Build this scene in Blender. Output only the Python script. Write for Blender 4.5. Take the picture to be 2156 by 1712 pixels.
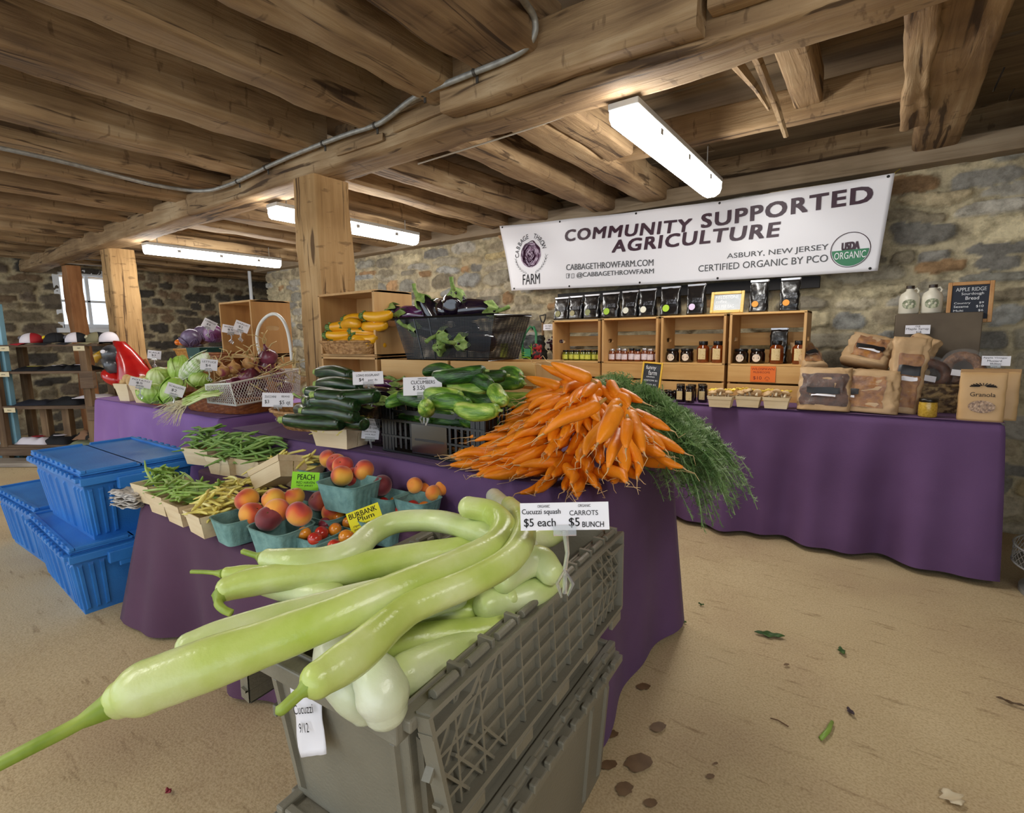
import bpy, bmesh, math, random
import numpy as np
from mathutils import Vector, Matrix, Euler, noise
for o in list(bpy.data.objects): bpy.data.objects.remove(o)
SC = bpy.context.scene
COL = SC.collection
PI = math.pi
# ---------------- camera ----------------
F = 1077.5; PT, YW, RL = [math.radians(a) for a in (7.70, 35.63, -0.81)]; CH = 1.12
fw = Vector((-math.sin(YW)*math.cos(PT), math.cos(YW)*math.cos(PT), -math.sin(PT)))
r0 = Vector((math.cos(YW), math.sin(YW), 0)); u0 = r0.cross(fw)
rt = r0*math.cos(RL) + u0*math.sin(RL); up = u0*math.cos(RL) - r0*math.sin(RL)
CAM = Vector((0, 0, CH))
cd = bpy.data.cameras.new('camera'); cam = bpy.data.objects.new('camera', cd); COL.objects.link(cam)
cd.sensor_fit = 'HORIZONTAL'; cd.sensor_width = 36; cd.lens = F/2156*36; cd.clip_start = .02; cd.clip_end = 60
cam.matrix_world = Matrix(((rt.x, up.x, -fw.x, 0), (rt.y, up.y, -fw.y, 0), (rt.z, up.z, -fw.z, CH), (0, 0, 0, 1)))
SC.camera = cam
def _ray(x, y): return rt*((x-1078)/F) - up*((y-856)/F) + fw
def P(x, y, z=.725):      # the point of the plane z seen at that pixel of the photograph
    d = _ray(x, y); return CAM + d*((z-CH)/d.z)
def PY(x, y, Y):
    d = _ray(x, y); return CAM + d*(Y/d.y)
def PX(x, y, X):
    d = _ray(x, y); return CAM + d*(X/d.x)
# ---------------- world, light, exposure ----------------
W = bpy.data.worlds.new('world'); SC.world = W; W.use_nodes = True
W.node_tree.nodes['Background'].inputs[0].default_value = (.80, .90, 1, 1)
W.node_tree.nodes['Background'].inputs[1].default_value = 1.15
vs = SC.view_settings; vs.view_transform = 'Standard'; vs.look = 'None'; vs.exposure = 0.85; vs.gamma = 1; vs.use_curve_mapping = False
LAMP = 19.0
# ---------------- helpers ----------------
def lin(c):
    if isinstance(c, str):
        c = c.lstrip('#'); c = [int(c[i:i+2], 16)/255 for i in (0, 2, 4)]
        c = [x/12.92 if x <= .04045 else ((x+.055)/1.055)**2.4 for x in c]
    return (c[0], c[1], c[2], 1)
MATS = {}
def _nt(name):
    m = bpy.data.materials.new(name); m.use_nodes = True; nt = m.node_tree
    return m, nt, nt.nodes['Principled BSDF'], nt.nodes, nt.links
def mat(name, c, rough=.6, metal=0, c2=None, scale=20, detail=4, bump=0, bscale=None, stretch=(1, 1, 1), spec=None, trans=0, alpha=1, emit=None, sheen=0, sss=0, lo=.35, hi=.65, coat=0, coords='Object'):
    if name in MATS: return MATS[name]
    m, nt, b, N, L = _nt(name)
    b.inputs['Base Color'].default_value = lin(c); b.inputs['Roughness'].default_value = rough; b.inputs['Metallic'].default_value = metal
    if spec is not None: b.inputs['Specular IOR Level'].default_value = spec
    if trans: b.inputs['Transmission Weight'].default_value = trans
    if alpha < 1: b.inputs['Alpha'].default_value = alpha
    if sheen: b.inputs['Sheen Weight'].default_value = sheen
    if coat: b.inputs['Coat Weight'].default_value = coat; b.inputs['Coat Roughness'].default_value = .15
    if sss: b.inputs['Subsurface Weight'].default_value = sss; b.inputs['Subsurface Radius'].default_value = (.01, .008, .003)
    if emit: b.inputs['Emission Color'].default_value = lin(emit[0]); b.inputs['Emission Strength'].default_value = emit[1]
    if c2 or bump:
        tc = N.new('ShaderNodeTexCoord'); mp = N.new('ShaderNodeMapping'); mp.inputs['Scale'].default_value = stretch
        L.new(tc.outputs[coords], mp.inputs[0])
        if c2:
            n = N.new('ShaderNodeTexNoise'); n.inputs['Scale'].default_value = scale; n.inputs['Detail'].default_value = detail
            L.new(mp.outputs[0], n.inputs[0]); r = N.new('ShaderNodeValToRGB')
            cs = [c] + (c2 if isinstance(c2, list) else [c2])
            r.color_ramp.elements[0].position = lo; r.color_ramp.elements[1].position = hi
            r.color_ramp.elements[0].color = lin(cs[0]); r.color_ramp.elements[1].color = lin(cs[-1])
            for i, cc in enumerate(cs[1:-1]):
                e = r.color_ramp.elements.new(lo+(hi-lo)*(i+1)/(len(cs)-1)); e.color = lin(cc)
            L.new(n.outputs[0], r.inputs[0]); L.new(r.outputs[0], b.inputs['Base Color'])
        if bump:
            n2 = N.new('ShaderNodeTexNoise'); n2.inputs['Scale'].default_value = bscale or scale*2; n2.inputs['Detail'].default_value = 6
            L.new(mp.outputs[0], n2.inputs[0]); bp = N.new('ShaderNodeBump'); bp.inputs['Strength'].default_value = bump; bp.inputs['Distance'].default_value = .01
            L.new(n2.outputs[0], bp.inputs['Height']); L.new(bp.outputs[0], b.inputs['Normal'])
    MATS[name] = m
    return m
def ramp_mix(nt, fac_out, cols, poss):
    r = nt.nodes.new('ShaderNodeValToRGB'); nt.links.new(fac_out, r.inputs[0])
    r.color_ramp.elements[0].position = poss[0]; r.color_ramp.elements[0].color = lin(cols[0])
    r.color_ramp.elements[1].position = poss[-1]; r.color_ramp.elements[1].color = lin(cols[-1])
    for c, p in zip(cols[1:-1], poss[1:-1]): r.color_ramp.elements.new(p).color = lin(c)
    return r
def wood(name, cols, axis, rough=.8, gs=1.0, bump=.5, knots=True, poss=(.28, .42, .55, .7)):
    if name in MATS: return MATS[name]
    m, nt, b, N, L = _nt(name)
    tc = N.new('ShaderNodeTexCoord'); mp = N.new('ShaderNodeMapping')
    s = [22*gs]*3; s[axis] = 1.3*gs; mp.inputs['Scale'].default_value = s
    oi = N.new('ShaderNodeObjectInfo'); ad = N.new('ShaderNodeVectorMath'); ad.operation = 'ADD'
    ml = N.new('ShaderNodeMath'); ml.operation = 'MULTIPLY'; ml.inputs[1].default_value = 37
    L.new(oi.outputs['Random'], ml.inputs[0]); L.new(tc.outputs['Object'], ad.inputs[0]); L.new(ml.outputs[0], ad.inputs[1]); L.new(ad.outputs[0], mp.inputs[0])
    n = N.new('ShaderNodeTexNoise'); n.inputs['Scale'].default_value = 1; n.inputs['Detail'].default_value = 8; n.inputs['Roughness'].default_value = .65; n.inputs['Distortion'].default_value = .6
    L.new(mp.outputs[0], n.inputs[0])
    n2 = N.new('ShaderNodeTexNoise'); n2.inputs['Scale'].default_value = 2.2*gs; n2.inputs['Detail'].default_value = 3
    L.new(ad.outputs[0], n2.inputs[0])
    mx = N.new('ShaderNodeMath'); mx.operation = 'MULTIPLY_ADD'; mx.inputs[1].default_value = .55; L.new(n2.outputs[0], mx.inputs[0])
    m3 = N.new('ShaderNodeMath'); m3.operation = 'MULTIPLY'; m3.inputs[1].default_value = .5; L.new(n.outputs[0], m3.inputs[0]); L.new(m3.outputs[0], mx.inputs[2])
    r = ramp_mix(nt, mx.outputs[0], cols, poss)
    src = r.outputs[0]
    if knots == 'hewn':
        m4 = N.new('ShaderNodeMapping'); s4 = [11]*3; s4[axis] = .9; m4.inputs['Scale'].default_value = s4; L.new(ad.outputs[0], m4.inputs[0])
        n4 = N.new('ShaderNodeTexNoise'); n4.inputs['Scale'].default_value = 1.6; n4.inputs['Detail'].default_value = 5; n4.inputs['Distortion'].default_value = 1.2; L.new(m4.outputs[0], n4.inputs[0])
        r4 = ramp_mix(nt, n4.outputs[0], ['#6a5844', '#ffffff'], [.35, .41])
        m5 = N.new('ShaderNodeMapping'); s5 = [9]*3; s5[axis] = 26; m5.inputs['Scale'].default_value = s5; L.new(ad.outputs[0], m5.inputs[0])
        n5 = N.new('ShaderNodeTexNoise'); n5.inputs['Scale'].default_value = 1.0; n5.inputs['Detail'].default_value = 3; L.new(m5.outputs[0], n5.inputs[0])
        r5 = ramp_mix(nt, n5.outputs[0], ['#7d6a54', '#ffffff'], [.30, .37])
        for rr in (r4, r5):
            mx2 = N.new('ShaderNodeMix'); mx2.data_type = 'RGBA'; mx2.blend_type = 'MULTIPLY'; mx2.inputs[0].default_value = .85 if rr is r4 else .5
            L.new(src, mx2.inputs[6]); L.new(rr.outputs[0], mx2.inputs[7]); src = mx2.outputs[2]
    L.new(src, b.inputs['Base Color']); b.inputs['Roughness'].default_value = rough
    if bump:
        bp = N.new('ShaderNodeBump'); bp.inputs['Strength'].default_value = bump; bp.inputs['Distance'].default_value = .012
        L.new(n.outputs[0], bp.inputs['Height']); L.new(bp.outputs[0], b.inputs['Normal'])
    MATS[name] = m
    return m
class MB:
    def __init__(s): s.v = []; s.f = []; s.m = []; s.cm = 0
    def add(s, vs, fs):
        k = len(s.v); s.v += [tuple(v) for v in vs]; s.f += [tuple(i+k for i in f) for f in fs]; s.m += [s.cm]*len(fs); return s
    def box(s, c, d, R=None, taper=(1, 1)):
        hx, hy, hz = d[0]/2, d[1]/2, d[2]/2; vs = []
        for z in (-1, 1):
            t = taper[0] if z < 0 else taper[1]
            for x, y in ((-1, -1), (1, -1), (1, 1), (-1, 1)):
                v = Vector((x*hx*t, y*hy*t, z*hz)); vs.append((R @ v if R else v)+Vector(c))
        return s.add(vs, [(0, 3, 2, 1), (4, 5, 6, 7), (0, 1, 5, 4), (1, 2, 6, 5), (2, 3, 7, 6), (3, 0, 4, 7)])
    def box2(s, a, b): return s.box([(a[i]+b[i])/2 for i in range(3)], [abs(b[i]-a[i]) for i in range(3)])
    def grid(s, fn, nu, nv, wrapu=False, wrapv=False):
        vs = [fn(i/(nu if wrapu else nu-1), j/(nv if wrapv else nv-1)) for j in range(nv) for i in range(nu)]
        fs = []
        for j in range(nv if wrapv else nv-1):
            for i in range(nu if wrapu else nu-1):
                a, b = i, (i+1) % nu; c, d = j, (j+1) % nv
                fs.append((c*nu+a, c*nu+b, d*nu+b, d*nu+a))
        return s.add(vs, fs)
    def tube(s, path, rad, n=8, caps=True, flat=1, ridge=0, nr=5):
        p = [Vector(q) for q in path]; k = len(p)
        if not hasattr(rad, '__len__'): rad = [rad]*k
        t = [(p[min(i+1, k-1)]-p[max(i-1, 0)]).normalized() for i in range(k)]
        u = t[0].orthogonal().normalized() if abs(t[0].z) > .95 else t[0].cross(Vector((0, 0, 1))).normalized()
        vs = []
        for i in range(k):
            u = (u-t[i]*u.dot(t[i])).normalized(); w = u.cross(t[i])
            for j in range(n):
                a = 2*PI*j/n; r = rad[i]*(1+ridge*math.cos(nr*a)); vs.append(p[i]+u*(r*math.cos(a))+w*(r*math.sin(a)*flat))
        fs = [(i*n+j, i*n+(j+1) % n, (i+1)*n+(j+1) % n, (i+1)*n+j) for i in range(k-1) for j in range(n)]
        if caps:
            fs.append(tuple(range(n))[::-1]); fs.append(tuple((k-1)*n+j for j in range(n)))
        return s.add(vs, fs)
    def lathe(s, prof, c=(0, 0, 0), n=24, R=None, fn=None):
        vs = []; k = len(prof)
        for i, (r, z) in enumerate(prof):
            for j in range(n):
                a = 2*PI*j/n; rr = r*(fn(a, i/(k-1)) if fn else 1)
                v = Vector((rr*math.cos(a), rr*math.sin(a), z)); vs.append((R @ v if R else v)+Vector(c))
        fs = [(i*n+j, i*n+(j+1) % n, (i+1)*n+(j+1) % n, (i+1)*n+j) for i in range(k-1) for j in range(n)]
        if prof[0][0] > 0: fs.append(tuple(range(n))[::-1])
        if prof[-1][0] > 0: fs.append(tuple((k-1)*n+j for j in range(n)))
        return s.add(vs, fs)
    def ball(s, c, r, n=12, m=8, R=None):
        if not hasattr(r, '__len__'): r = (r, r, r)
        vs = []
        for i in range(m+1):
            p = PI*i/m
            for j in range(n):
                a = 2*PI*j/n; v = Vector((r[0]*math.sin(p)*math.cos(a), r[1]*math.sin(p)*math.sin(a), -r[2]*math.cos(p))); vs.append((R @ v if R else v)+Vector(c))
        return s.add(vs, [(i*n+j, i*n+(j+1) % n, (i+1)*n+(j+1) % n, (i+1)*n+j) for i in range(m) for j in range(n)])
    def prism(s, pts, z0, z1, R=None, c=(0, 0, 0)):
        n = len(pts); vs = [Vector((x, y, z0)) for x, y in pts]+[Vector((x, y, z1)) for x, y in pts]
        vs = [(R @ v if R else v)+Vector(c) for v in vs]
        return s.add(vs, [tuple(range(n))[::-1], tuple(range(n, 2*n))]+[(i, (i+1) % n, n+(i+1) % n, n+i) for i in range(n)])
    def build(s, name, mats, parent=None, org=None, smooth=False, bevel=0, loc=None, ang=40, solid=0):
        me = bpy.data.meshes.new(name)
        vv = [Vector(v)-Vector(org) for v in s.v] if org is not None else s.v
        me.from_pydata([tuple(v) for v in vv], [], s.f)
        if not isinstance(mats, (list, tuple)): mats = [mats]
        for m in mats: me.materials.append(m)
        me.polygons.foreach_set('material_index', [min(i, len(mats)-1) for i in s.m])
        me.validate(); 
        if smooth:
            me.polygons.foreach_set('use_smooth', [True]*len(me.polygons))
            if smooth != 'all':
                try: me.set_sharp_from_angle(angle=math.radians(ang))
                except Exception: pass
        me.update()
        o = bpy.data.objects.new(name, me); COL.objects.link(o)
        if parent: o.parent = parent
        elif org is not None: o.location = org
        if loc is not None: o.location = loc
        if solid:
            md = o.modifiers.new('s', 'SOLIDIFY'); md.thickness = solid; md.offset = 0
        if bevel:
            md = o.modifiers.new('b', 'BEVEL'); md.width = bevel; md.segments = 2; md.limit_method = 'ANGLE'; md.angle_limit = .6
        return o
def tag(o, label=None, cat=None, group=None, kind=None):
    if label: o['label'] = label
    if cat: o['category'] = cat
    if group: o['group'] = group
    if kind: o['kind'] = kind
    return o
def empty(name, loc, rz=0, label=None, cat=None, group=None, rot=None):
    o = bpy.data.objects.new(name, None); COL.objects.link(o); o.location = loc; o.rotation_euler = rot or (0, 0, rz); o.empty_display_size = .05
    return tag(o, label, cat, group)
def copy_tree(o, loc=None, rot=None, label=None, group=None, scale=None, parent=None):
    c = o.copy(); COL.objects.link(c); c.parent = parent
    if loc is not None: c.location = loc
    if rot is not None: c.rotation_euler = rot
    if label: c['label'] = label
    if group: c['group'] = group
    if scale: c.scale = (scale,)*3 if not hasattr(scale, '__len__') else scale
    for ch in o.children: copy_tree(ch, parent=c)
    return c
_tc = {}
def text_mesh(body, size=1, bold=0, align='CENTER', spacing=1, shear=0, thick=0, xs=1):
    key = (body, bold, align, spacing, shear, thick)
    if key not in _tc:
        cu = bpy.data.curves.new('t', 'FONT'); cu.body = body; cu.size = 1; cu.align_x = align; cu.align_y = 'CENTER'; cu.offset = bold; cu.space_character = spacing; cu.shear = shear; cu.extrude = thick; cu.resolution_u = 3
        ob = bpy.data.objects.new('t', cu); COL.objects.link(ob)
        dg = bpy.context.evaluated_depsgraph_get(); me = ob.evaluated_get(dg).to_mesh()
        _tc[key] = ([v.co.copy() for v in me.vertices], [tuple(p.vertices) for p in me.polygons])
        ob.evaluated_get(dg).to_mesh_clear(); bpy.data.objects.remove(ob); bpy.data.curves.remove(cu)
    vs, fs = _tc[key]
    return [Vector((v.x*size*xs, v.y*size, v.z*size)) for v in vs], fs
def put_text(mb, body, fn, x, y, size, **k):     # fn maps flat sign coordinates to space
    vs, fs = text_mesh(body, size, **k); rot = k.get('rot', 0)
    mb.add([fn(v.x+x, v.y+y) for v in vs], fs)
def nz(x, y=0, z=0, s=1): return noise.noise(Vector((x*s, y*s, z*s)))
rnd = random.Random(7)
# ---------------- structure materials ----------------
BEAM = ['#3d2c1b', '#7d6244', '#a38661', '#c2a985']
M_BX = wood('hewn_wood_x', BEAM, 0, knots='hewn', bump=.8); M_BY = wood('hewn_wood_y', BEAM, 1, knots='hewn', bump=.8); M_BZ = wood('hewn_wood_z', ['#6b4c2c', '#a47f50', '#c09a68', '#d0ae80'], 2, knots='hewn', bump=.8)
M_BRD = wood('ceiling_board_wood', ['#3d2f20', '#6b5842', '#8c7a60', '#a08e74'], 0, gs=.7)
def stone_mat(name='fieldstone_wall'):
    m, nt, b, N, L = _nt(name)
    at = N.new('ShaderNodeAttribute'); at.attribute_name = 'Col'
    tc = N.new('ShaderNodeTexCoord'); n = N.new('ShaderNodeTexNoise'); n.inputs['Scale'].default_value = 14; n.inputs['Detail'].default_value = 8; n.inputs['Roughness'].default_value = .7
    L.new(tc.outputs['Object'], n.inputs[0]); r = ramp_mix(nt, n.outputs[0], ['#9a9691', '#ffffff'], [.32, .58])
    mx = N.new('ShaderNodeMix'); mx.data_type = 'RGBA'; mx.blend_type = 'MULTIPLY'; mx.inputs[0].default_value = .8
    L.new(at.outputs['Color'], mx.inputs[6]); L.new(r.outputs[0], mx.inputs[7]); L.new(mx.outputs[2], b.inputs['Base Color'])
    bp = N.new('ShaderNodeBump'); bp.inputs['Strength'].default_value = .7; bp.inputs['Distance'].default_value = .02
    L.new(n.outputs[0], bp.inputs['Height']); L.new(bp.outputs[0], b.inputs['Normal']); b.inputs['Roughness'].default_value = .9
    return m
M_ST = stone_mat()
def vnoise(u, v, sc, rs):
    g = rs.rand(64, 64); x = u*sc; y = v*sc; xi = np.floor(x).astype(int); yi = np.floor(y).astype(int); fx = x-xi; fy = y-yi
    fx = fx*fx*(3-2*fx); fy = fy*fy*(3-2*fy); xi %= 63; yi %= 63
    return (g[yi, xi]*(1-fx)+g[yi, xi+1]*fx)*(1-fy)+(g[yi+1, xi]*(1-fx)+g[yi+1, xi+1]*fx)*fy
def stone_wall(name, o, ud, n, W_, H_, seed, res=.012, holes=(), avg=(.20, .088), pal=None, side='back'):
    rs = np.random.RandomState(seed)
    nu = int(W_/res)+1; nv = int(H_/res)+1
    u, v = np.meshgrid(np.linspace(0, W_, nu), np.linspace(0, H_, nv)); U = u.ravel(); V = v.ravel()
    uw = U+.05*(vnoise(U, V, 6, rs)-.5)+.02*(vnoise(U, V, 20, rs)-.5); vw = V+.05*(vnoise(U, V, 5, rs)-.5)+.02*(vnoise(U, V, 22, rs)-.5)
    seeds = []; y = -.05
    while y < H_+.15:
        hh = rs.uniform(.7, 1.5)*avg[1]*1.15; x = -.2+rs.rand()*.2
        while x < W_+.2:
            ww = rs.uniform(.55, 2.1)*avg[0]; seeds.append((x+ww/2, y+hh/2+rs.uniform(-.02, .02), ww, hh)); x += ww
        y += hh
    S = np.array(seeds); f1 = np.full(U.shape, 9.); f2 = np.full(U.shape, 9.); idx = np.zeros(U.shape, int)
    for i, (sx, sy, sw, sh) in enumerate(S):
        mk = (np.abs(uw-sx) < sw*1.3+.1) & (np.abs(vw-sy) < sh*1.5+.08)
        a = np.abs(uw[mk]-sx)/(sw/2); b = np.abs(vw[mk]-sy)/(sh/2); d = (a**3+b**3)**(1/3)
        g1 = f1[mk]; g2 = f2[mk]; gi = idx[mk]; n1 = d < g1
        g2 = np.where(n1, g1, np.minimum(g2, d)); gi = np.where(n1, i, gi); g1 = np.where(n1, d, g1)
        f1[mk] = g1; f2[mk] = g2; idx[mk] = gi
    sw = S[idx, 2]; sh = S[idx, 3]; thr = 1.0-.12*rs.rand(len(S))[idx]
    body = np.clip((thr-f1)/.16, 0, 1)*np.clip((f2-f1)/.12, 0, 1); body = body*body*(3-2*body)
    dep = .012+.026*rs.rand(len(S))[idx]
    tx = (rs.rand(len(S))-.5)[idx]; ty = (rs.rand(len(S))-.5)[idx]
    h = body*(dep+.02*tx*(U-S[idx, 0])/sw+.025*ty*(V-S[idx, 1])/sh)+.012*(vnoise(U, V, 28, rs)-.5)*body+.007*(vnoise(U, V, 55, rs)-.5)+.03*(vnoise(U, V, 1.5, rs)-.5)
    pal = pal or ['#9a9689', '#a89d87', '#b5a584', '#a3967c', '#8f8b82', '#9c9078', '#c3b694', '#a88660', '#a3a29b', '#b4aea0', '#88806f', '#bca97c', '#a89f8a', '#b2a78e']
    pc = np.array([lin(c)[:3] for c in pal]); ci = rs.randint(0, len(pal), len(S)); sc = pc[ci]*rs.uniform(.85, 1.45, (len(S), 1))
    col = sc[idx]; mort = np.array(lin('#c6b897')[:3])*(.85+.3*vnoise(U, V, 9, rs))[:, None]
    k = np.clip(body*1.6, 0, 1)[:, None]; col = mort*(1-k)+col*k
    o = np.array(o, float); ud = np.array(ud, float); n = np.array(n, float)
    co = U[:, None]*ud+V[:, None]*np.array([0, 0, 1.])+h[:, None]*n
    ii = (np.arange(nv-1)[:, None]*nu+np.arange(nu-1)[None, :]).ravel()
    keep = np.ones(len(ii), bool); cu = U[ii]; cv = V[ii]
    for (a, b, c, d) in holes: keep &= ~((cu > a) & (cu < b) & (cv > c) & (cv < d))
    ii = ii[keep]; fs = np.stack([ii, ii+1, ii+nu+1, ii+nu], 1)
    if np.dot(np.cross(ud, [0, 0, 1.]), n) < 0: fs = fs[:, ::-1]
    me = bpy.data.meshes.new(name); me.vertices.add(len(co)); me.vertices.foreach_set('co', co.astype(np.float32).ravel())
    me.loops.add(fs.size); me.loops.foreach_set('vertex_index', fs.astype(np.int32).ravel()); me.polygons.add(len(fs))
    me.polygons.foreach_set('loop_start', np.arange(0, fs.size, 4, dtype=np.int32)); me.polygons.foreach_set('loop_total', np.full(len(fs), 4, np.int32))
    me.polygons.foreach_set('use_smooth', np.ones(len(fs), bool)); me.update(calc_edges=True)
    ca = me.color_attributes.new('Col', 'FLOAT_COLOR', 'POINT'); ca.data.foreach_set('color', np.concatenate([col, np.ones((len(col), 1))], 1).astype(np.float32).ravel())
    me.materials.append(M_ST); ob = bpy.data.objects.new(name, me); ob.location = tuple(o); COL.objects.link(ob); tag(ob, kind='structure'); return ob
stone_wall('wall_back', (-6.78, 3.85, -.02), (1, 0, 0), (0, -1, 0), 9.8, 2.08, 3)
stone_wall('wall_return', (-6.78, 3.87, -.02), (0, 1, 0), (-1, 0, 0), 1.4, 2.08, 5, res=.03)
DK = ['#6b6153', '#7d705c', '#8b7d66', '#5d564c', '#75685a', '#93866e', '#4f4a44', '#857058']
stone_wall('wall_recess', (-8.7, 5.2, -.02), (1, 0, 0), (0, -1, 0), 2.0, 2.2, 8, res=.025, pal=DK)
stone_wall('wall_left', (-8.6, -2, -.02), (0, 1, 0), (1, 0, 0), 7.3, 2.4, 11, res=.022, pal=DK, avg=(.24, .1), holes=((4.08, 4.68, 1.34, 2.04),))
# floor
def floor_mat():
    m, nt, b, N, L = _nt('packed_tan_floor')
    tc = N.new('ShaderNodeTexCoord'); o = tc.outputs['Object']
    n = N.new('ShaderNodeTexNoise'); n.inputs['Scale'].default_value = 1.6; n.inputs['Detail'].default_value = 5; L.new(o, n.inputs[0])
    r = ramp_mix(nt, n.outputs[0], ['#bda582', '#cbb68e', '#d2be97'], [.3, .5, .7])
    mp = N.new('ShaderNodeMapping'); mp.inputs['Rotation'].default_value = (0, 0, .35); mp.inputs['Scale'].default_value = (3, 16, 1); L.new(o, mp.inputs[0])
    s = N.new('ShaderNodeTexNoise'); s.inputs['Scale'].default_value = 1.5; s.inputs['Detail'].default_value = 7; s.inputs['Roughness'].default_value = .7; L.new(mp.outputs[0], s.inputs[0])
    r2 = ramp_mix(nt, s.outputs[0], ['#a08a70', '#ffffff'], [.28, .42])
    f = N.new('ShaderNodeTexNoise'); f.inputs['Scale'].default_value = 160; f.inputs['Detail'].default_value = 3; L.new(o, f.inputs[0])
    r3 = ramp_mix(nt, f.outputs[0], ['#c8bba8', '#ffffff'], [.3, .6])
    a = b.inputs['Base Color']; pr = r.outputs[0]
    for rr, fac in ((r2, .75), (r3, .6)):
        mx = N.new('ShaderNodeMix'); mx.data_type = 'RGBA'; mx.blend_type = 'MULTIPLY'; mx.inputs[0].default_value = fac
        L.new(pr, mx.inputs[6]); L.new(rr.outputs[0], mx.inputs[7]); pr = mx.outputs[2]
    L.new(pr, a); b.inputs['Roughness'].default_value = .75
    ad = N.new('ShaderNodeMath'); ad.operation = 'ADD'; L.new(s.outputs[0], ad.inputs[0]); L.new(f.outputs[0], ad.inputs[1])
    bp = N.new('ShaderNodeBump'); bp.inputs['Strength'].default_value = .3; bp.inputs['Distance'].default_value = .004; L.new(ad.outputs[0], bp.inputs['Height']); L.new(bp.outputs[0], b.inputs['Normal'])
    return m
m = MB(); m.grid(lambda a, b: (-9+13*a, -3.2+9*b, .006*nz(a*9, b*7, 0, 1)), 60, 50); tag(m.build('floor', floor_mat(), smooth='all'), kind='structure')
m = MB()
for i in range(26):      # floor boards of the storey above, running along the beam
    y0 = -3+i*.34; x = -9.
    while x < 3.5:
        l = rnd.uniform(1.2, 3); m.box2((x, y0, 2.34+rnd.uniform(0, .02)), (min(x+l-.006, 3.6), y0+.333, 2.40)); x += l
tag(m.build('ceiling', M_BRD), kind='structure')
m = MB(); m.box2((3.5, -3.2, -.05), (3.6, 5.5, 2.5)); tag(m.build('wall_right', mat('plain_stone', '#8a7f6a', .9, c2='#6b6153', scale=4, bump=.5)), kind='structure')
m = MB(); m.box2((-6.9, 3.72, 2.03), (3.4, 3.98, 2.14)); tag(m.build('trim_1', wood('plate_wood', ['#4d4030', '#7a6850', '#94826a', '#a5957c'], 0), bevel=.008), kind='structure')
m = MB(); m.box2((-9, -3.2, 2.0), (-8.62, 5.3, 2.4)); m.box2((-8.7, 5.2, 2.1), (3.6, 5.3, 2.45)); m.box2((-6.78, 3.99, 2.0), (3.5, 4.1, 2.45)); tag(m.build('trim_2', M_BX), kind='structure')
# window in the left wall
M_WW = mat('white_window_paint', '#e8ecf2', .5)
m = MB(); y0, y1, z0, z1 = 2.08, 2.68, 1.32, 2.02; X = -8.66
for a, b in (((X, y0-.05, z0), (X+.07, y0+.015, z1)), ((X, y1-.015, z0), (X+.07, y1+.05, z1)), ((X, y0-.05, z1-.02), (X+.07, y1+.05, z1+.06)), ((X, y0, z0+.0), (X+.07, y1, z0+.05)), ((X+.02, (y0+y1)/2-.02, z0), (X+.05, (y0+y1)/2+.02, z1)), ((X+.02, y0, (z0+z1)/2-.015), (X+.05, y1, (z0+z1)/2+.015))): m.box2(a, b)
wf = m.build('window_1', M_WW, bevel=.004); tag(wf, kind='structure')
m = MB(); m.box2((X-.02, y0-.08, z0-.06), (X+.16, y1+.08, z0)); m.build('window_sill', M_WW, wf, bevel=.005)
m = MB(); m.box2((X-.004, y0, z0), (X, y1, z1)); m.build('pane', mat('window_glass', '#ffffff', .05, trans=1, alpha=.25), wf)
# ---------------- timbers ----------------
def timber(name, a, b, w, h, mt, label, cat, group=None, wob=.010, seed=0, seg=None, parent=None, rough=.008, chip=0):
    a = Vector(a); b = Vector(b); L = (b-a).length; t = (b-a).normalized()
    sd = Vector((0, 0, 1)).cross(t).normalized() if abs(t.z) < .8 else Vector((1, 0, 0)); u = t.cross(sd)
    if abs(t.z) >= .8: sd = Vector((1, 0, 0)); u = Vector((0, 1, 0))
    k = seg or max(8, int(L/.07)); r = min(w, h)*.10
    sec = []
    for cx_, cy_, a0 in ((1, 1, 0), (-1, 1, 90), (-1, -1, 180), (1, -1, 270)):
        for q in range(3):
            an = math.radians(a0+45*q); sec.append((cx_*(w/2-r)+r*math.cos(an), cy_*(h/2-r)+r*math.sin(an)))
        c2, s2 = {(1, 1): (-1, 1), (-1, 1): (-1, -1), (-1, -1): (1, -1), (1, -1): (1, 1)}[(cx_, cy_)]
        ex, ey = sec[-1]; an = math.radians(a0+90); fx, fy = c2*(w/2-r)+r*math.cos(an), s2*(h/2-r)+r*math.sin(an)
        for q in (1, 2, 3): sec.append((ex+(fx-ex)*q/4, ey+(fy-ey)*q/4))
    n = len(sec); vs = []
    for i in range(k+1):
        s = i/k; p = a+(b-a)*s
        ox = wob*nz(s*L*.7, seed*3.1, 1); oy = wob*nz(s*L*.7, seed*3.1, 5)
        for j, (x, y) in enumerate(sec):
            q = nz(s*L*2.2+seed, x*9, y*9)*rough + nz(s*L*9+seed, x*25, y*25)*rough*.5 + (min(0, nz(s*L*1.2+seed*2, x*5, y*5)+.25)*chip)
            f = 1+q/(max(w, h)*.5); vs.append(p+sd*(x*f+ox)+u*(y*f+oy))
    fs = [(i*n+j, i*n+(j+1) % n, (i+1)*n+(j+1) % n, (i+1)*n+j) for i in range(k) for j in range(n)]+[tuple(range(n))[::-1], tuple(k*n+j for j in range(n))]
    m = MB(); m.add(vs, fs); o = m.build(name, mt, parent, org=None if parent else tuple(a), smooth=True, ang=50)
    if not parent: tag(o, label, cat, group)
    return o
timber('main_beam', (-8.55, 1.82, 2.07), (3.4, 1.82, 2.07), .2, .15, M_BX, 'long hewn main beam carrying the joists across the whole room on posts', 'beam', chip=.02, rough=.012)
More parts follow.
